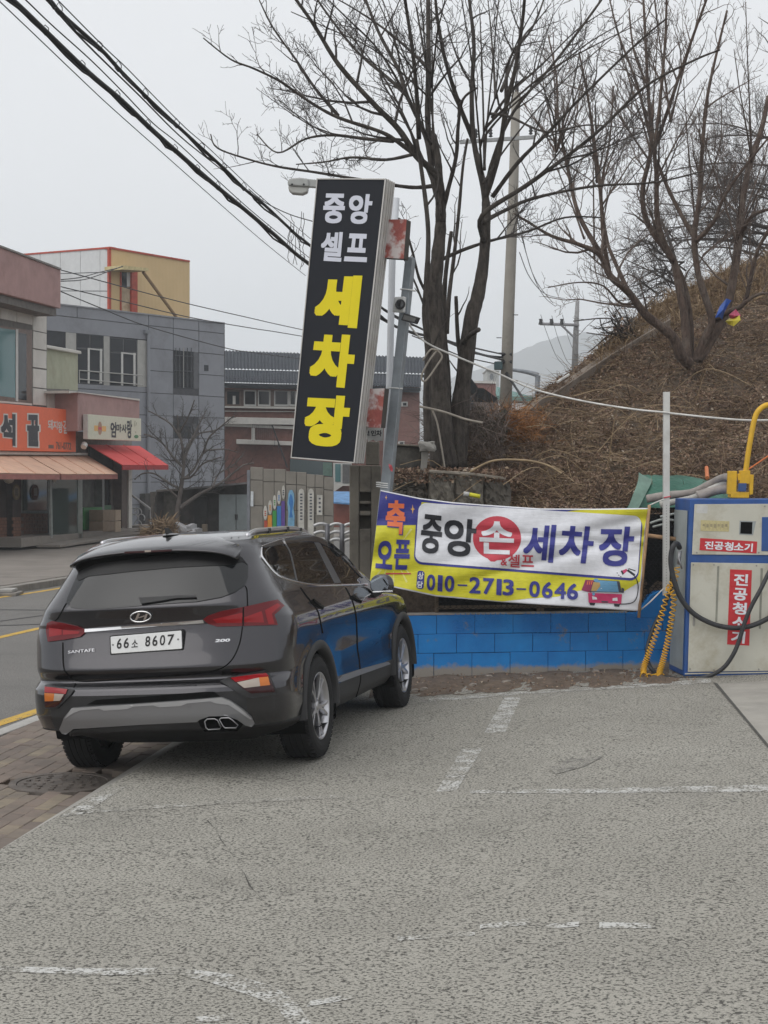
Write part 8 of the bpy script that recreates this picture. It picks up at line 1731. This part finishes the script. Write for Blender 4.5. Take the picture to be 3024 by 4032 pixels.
cable('drop_wire', 'single thin wire below the cable bundles', c0((-120, -110), (0, 8), (170, 170), (400, 390), (560, 540), (830, 780), (1100, 1020), (1330, 1220), (1535, 1385)), 14, 30, .006)
cable('middle_cable', 'medium cable between the two thick cable bundles', c0((100, -140), (235, 0), (420, 205), (700, 480), (900, 680), (1060, 810), (1150, 880)), 13, 27, .010)
cable('side_wire', 'thin wire branching right from the upper cable bundle to the sign', c0((1250, 950), (1330, 1015), (1450, 1075), (1570, 1112)), 28, 26, .009)
for c, o, nn_ in ((cA, oA, 30), (cC, oC, 26)):                    # hangers and sags of the lashed bundles
    for i in range(4, len(c) - 30, 5):
        p = c[i] + (c[i + 1] - c[i]) * rcb.random(); b_ = MB(); s_ = .055 + .02 * rcb.random()
        b_.tube([p + Vector((0, 0, -.035)), p + Vector((.03, 0, .0)), p + Vector((.03, 0, .03)), p + Vector((0, 0, s_)), p + Vector((-.03, 0, .03)), p + Vector((-.03, 0, 0)), p + Vector((0, 0, -.035))], .0045, 4, caps=False); b_.build('hanger', blk_w, o)
    b_ = MB(); q = [p + Vector((rcb.uniform(-.02, .02), 0, -.02 + .025 * math.sin(i * 1.7) + rcb.uniform(-.012, .012))) for i, p in enumerate(c[::2])]; b_.tube(q, .012, 5); b_.build('strand', blk_w, o, smooth=True)
for pts, D0, D1, lb in ((cB((380, 258), (800, 372), (1180, 470), (1580, 562), (1700, 590), (2000, 655)), 50, 70, 'upper thin wire from the pink parapet across the rooftops'), (cB((380, 362), (760, 452), (1180, 552), (1580, 622), (1700, 640), (2000, 690)), 50, 70, 'second thin wire from the pink parapet across the rooftops'), (cB((380, 392), (640, 500), (930, 612), (1400, 742), (1580, 772), (1950, 820)), 50, 68, 'lowest thin wire slanting down across the grey building'), (cB((380, 328), (520, 318), (640, 280), (762, 234)), 50, 64, 'dark sagging cable from the pink parapet to the cream canopy'), (cB((380, 318), (500, 304), (620, 272), (762, 238)), 50, 64, 'second dark cable from the pink parapet to the cream canopy')):
    cable('house_wire', lb, pts, D0, D1, .018)
for k, pts in enumerate((k5((1122, 545), (1145, 600), (1180, 636), (1220, 645)), k5((1110, 400), (1135, 540), (1160, 610), (1195, 655)), k5((1118, 480), (1150, 590), (1175, 640), (1200, 662)), k5((1168, 680), (1185, 730), (1205, 775), (1228, 798)), k5((1192, 682), (1205, 730), (1225, 780), (1240, 790)), k5((1215, 680), (1228, 730), (1240, 760)))):
    cable('power_line', ('leftmost sagging power line between the two utility poles', 'second sagging power line between the two utility poles', 'third sagging power line between the two utility poles', 'first line running down behind the bank from the far pole', 'second line running down behind the bank from the far pole', 'third line running down behind the bank from the far pole')[k], pts, 45 if k < 3 else 75, 75 if k < 3 else 95, .013)
for k, pts in enumerate((k5((1090, 772), (1050, 768), (1000, 752), (960, 735)), k5((1088, 800), (1130, 860), (1150, 890), (1160, 905)), k5((1092, 800), (1122, 850), (1140, 875)), k5((1090, 790), (1000, 770), (940, 745), (890, 725)))):
    cable('low_cable', ('sagging cable left of the clamp on the concrete utility pole', 'thick cable dropping from the pole towards the bank', 'second thick cable dropping from the pole towards the bank', 'lowest cable running left from the concrete utility pole')[k], pts, 42, 40, .03 if k < 3 else .015)
# hanging dead vine on the cables beside the sign
b_ = MB()
for k in range(9):
    x, y = R.uniform(1130, 1215), R.uniform(830, 980); p = [P(x, y, 24)]
    for i in range(7): x += R.uniform(-9, 9); y += R.uniform(8, 32); p.append(P(x, y, 24))
    b_.tube(p, .006, 3, caps=False)
tag(b_.build('hanging_vine', twig_d), 'thin dead vine strands hanging from the cables left of the tall sign', 'vine', kind='stuff')
# ================================================================== haze
hz_ = MB(); hz_.box((0, 780, 71.5), (2600, 1740, 147)); 
hm = bpy.data.materials.new('haze_air'); hm.use_nodes = True; t = hm.node_tree; t.nodes.clear()
pv = t.nodes.new('ShaderNodeVolumePrincipled'); pv.inputs['Color'].default_value = (.90, .955, 1.0, 1); pv.inputs['Density'].default_value = 0.00092; pv.inputs['Anisotropy'].default_value = 0.2
mo = t.nodes.new('ShaderNodeOutputMaterial'); t.links.new(pv.outputs[0], mo.inputs['Volume'])
hzo = hz_.build('haze', hm, kind='stuff')
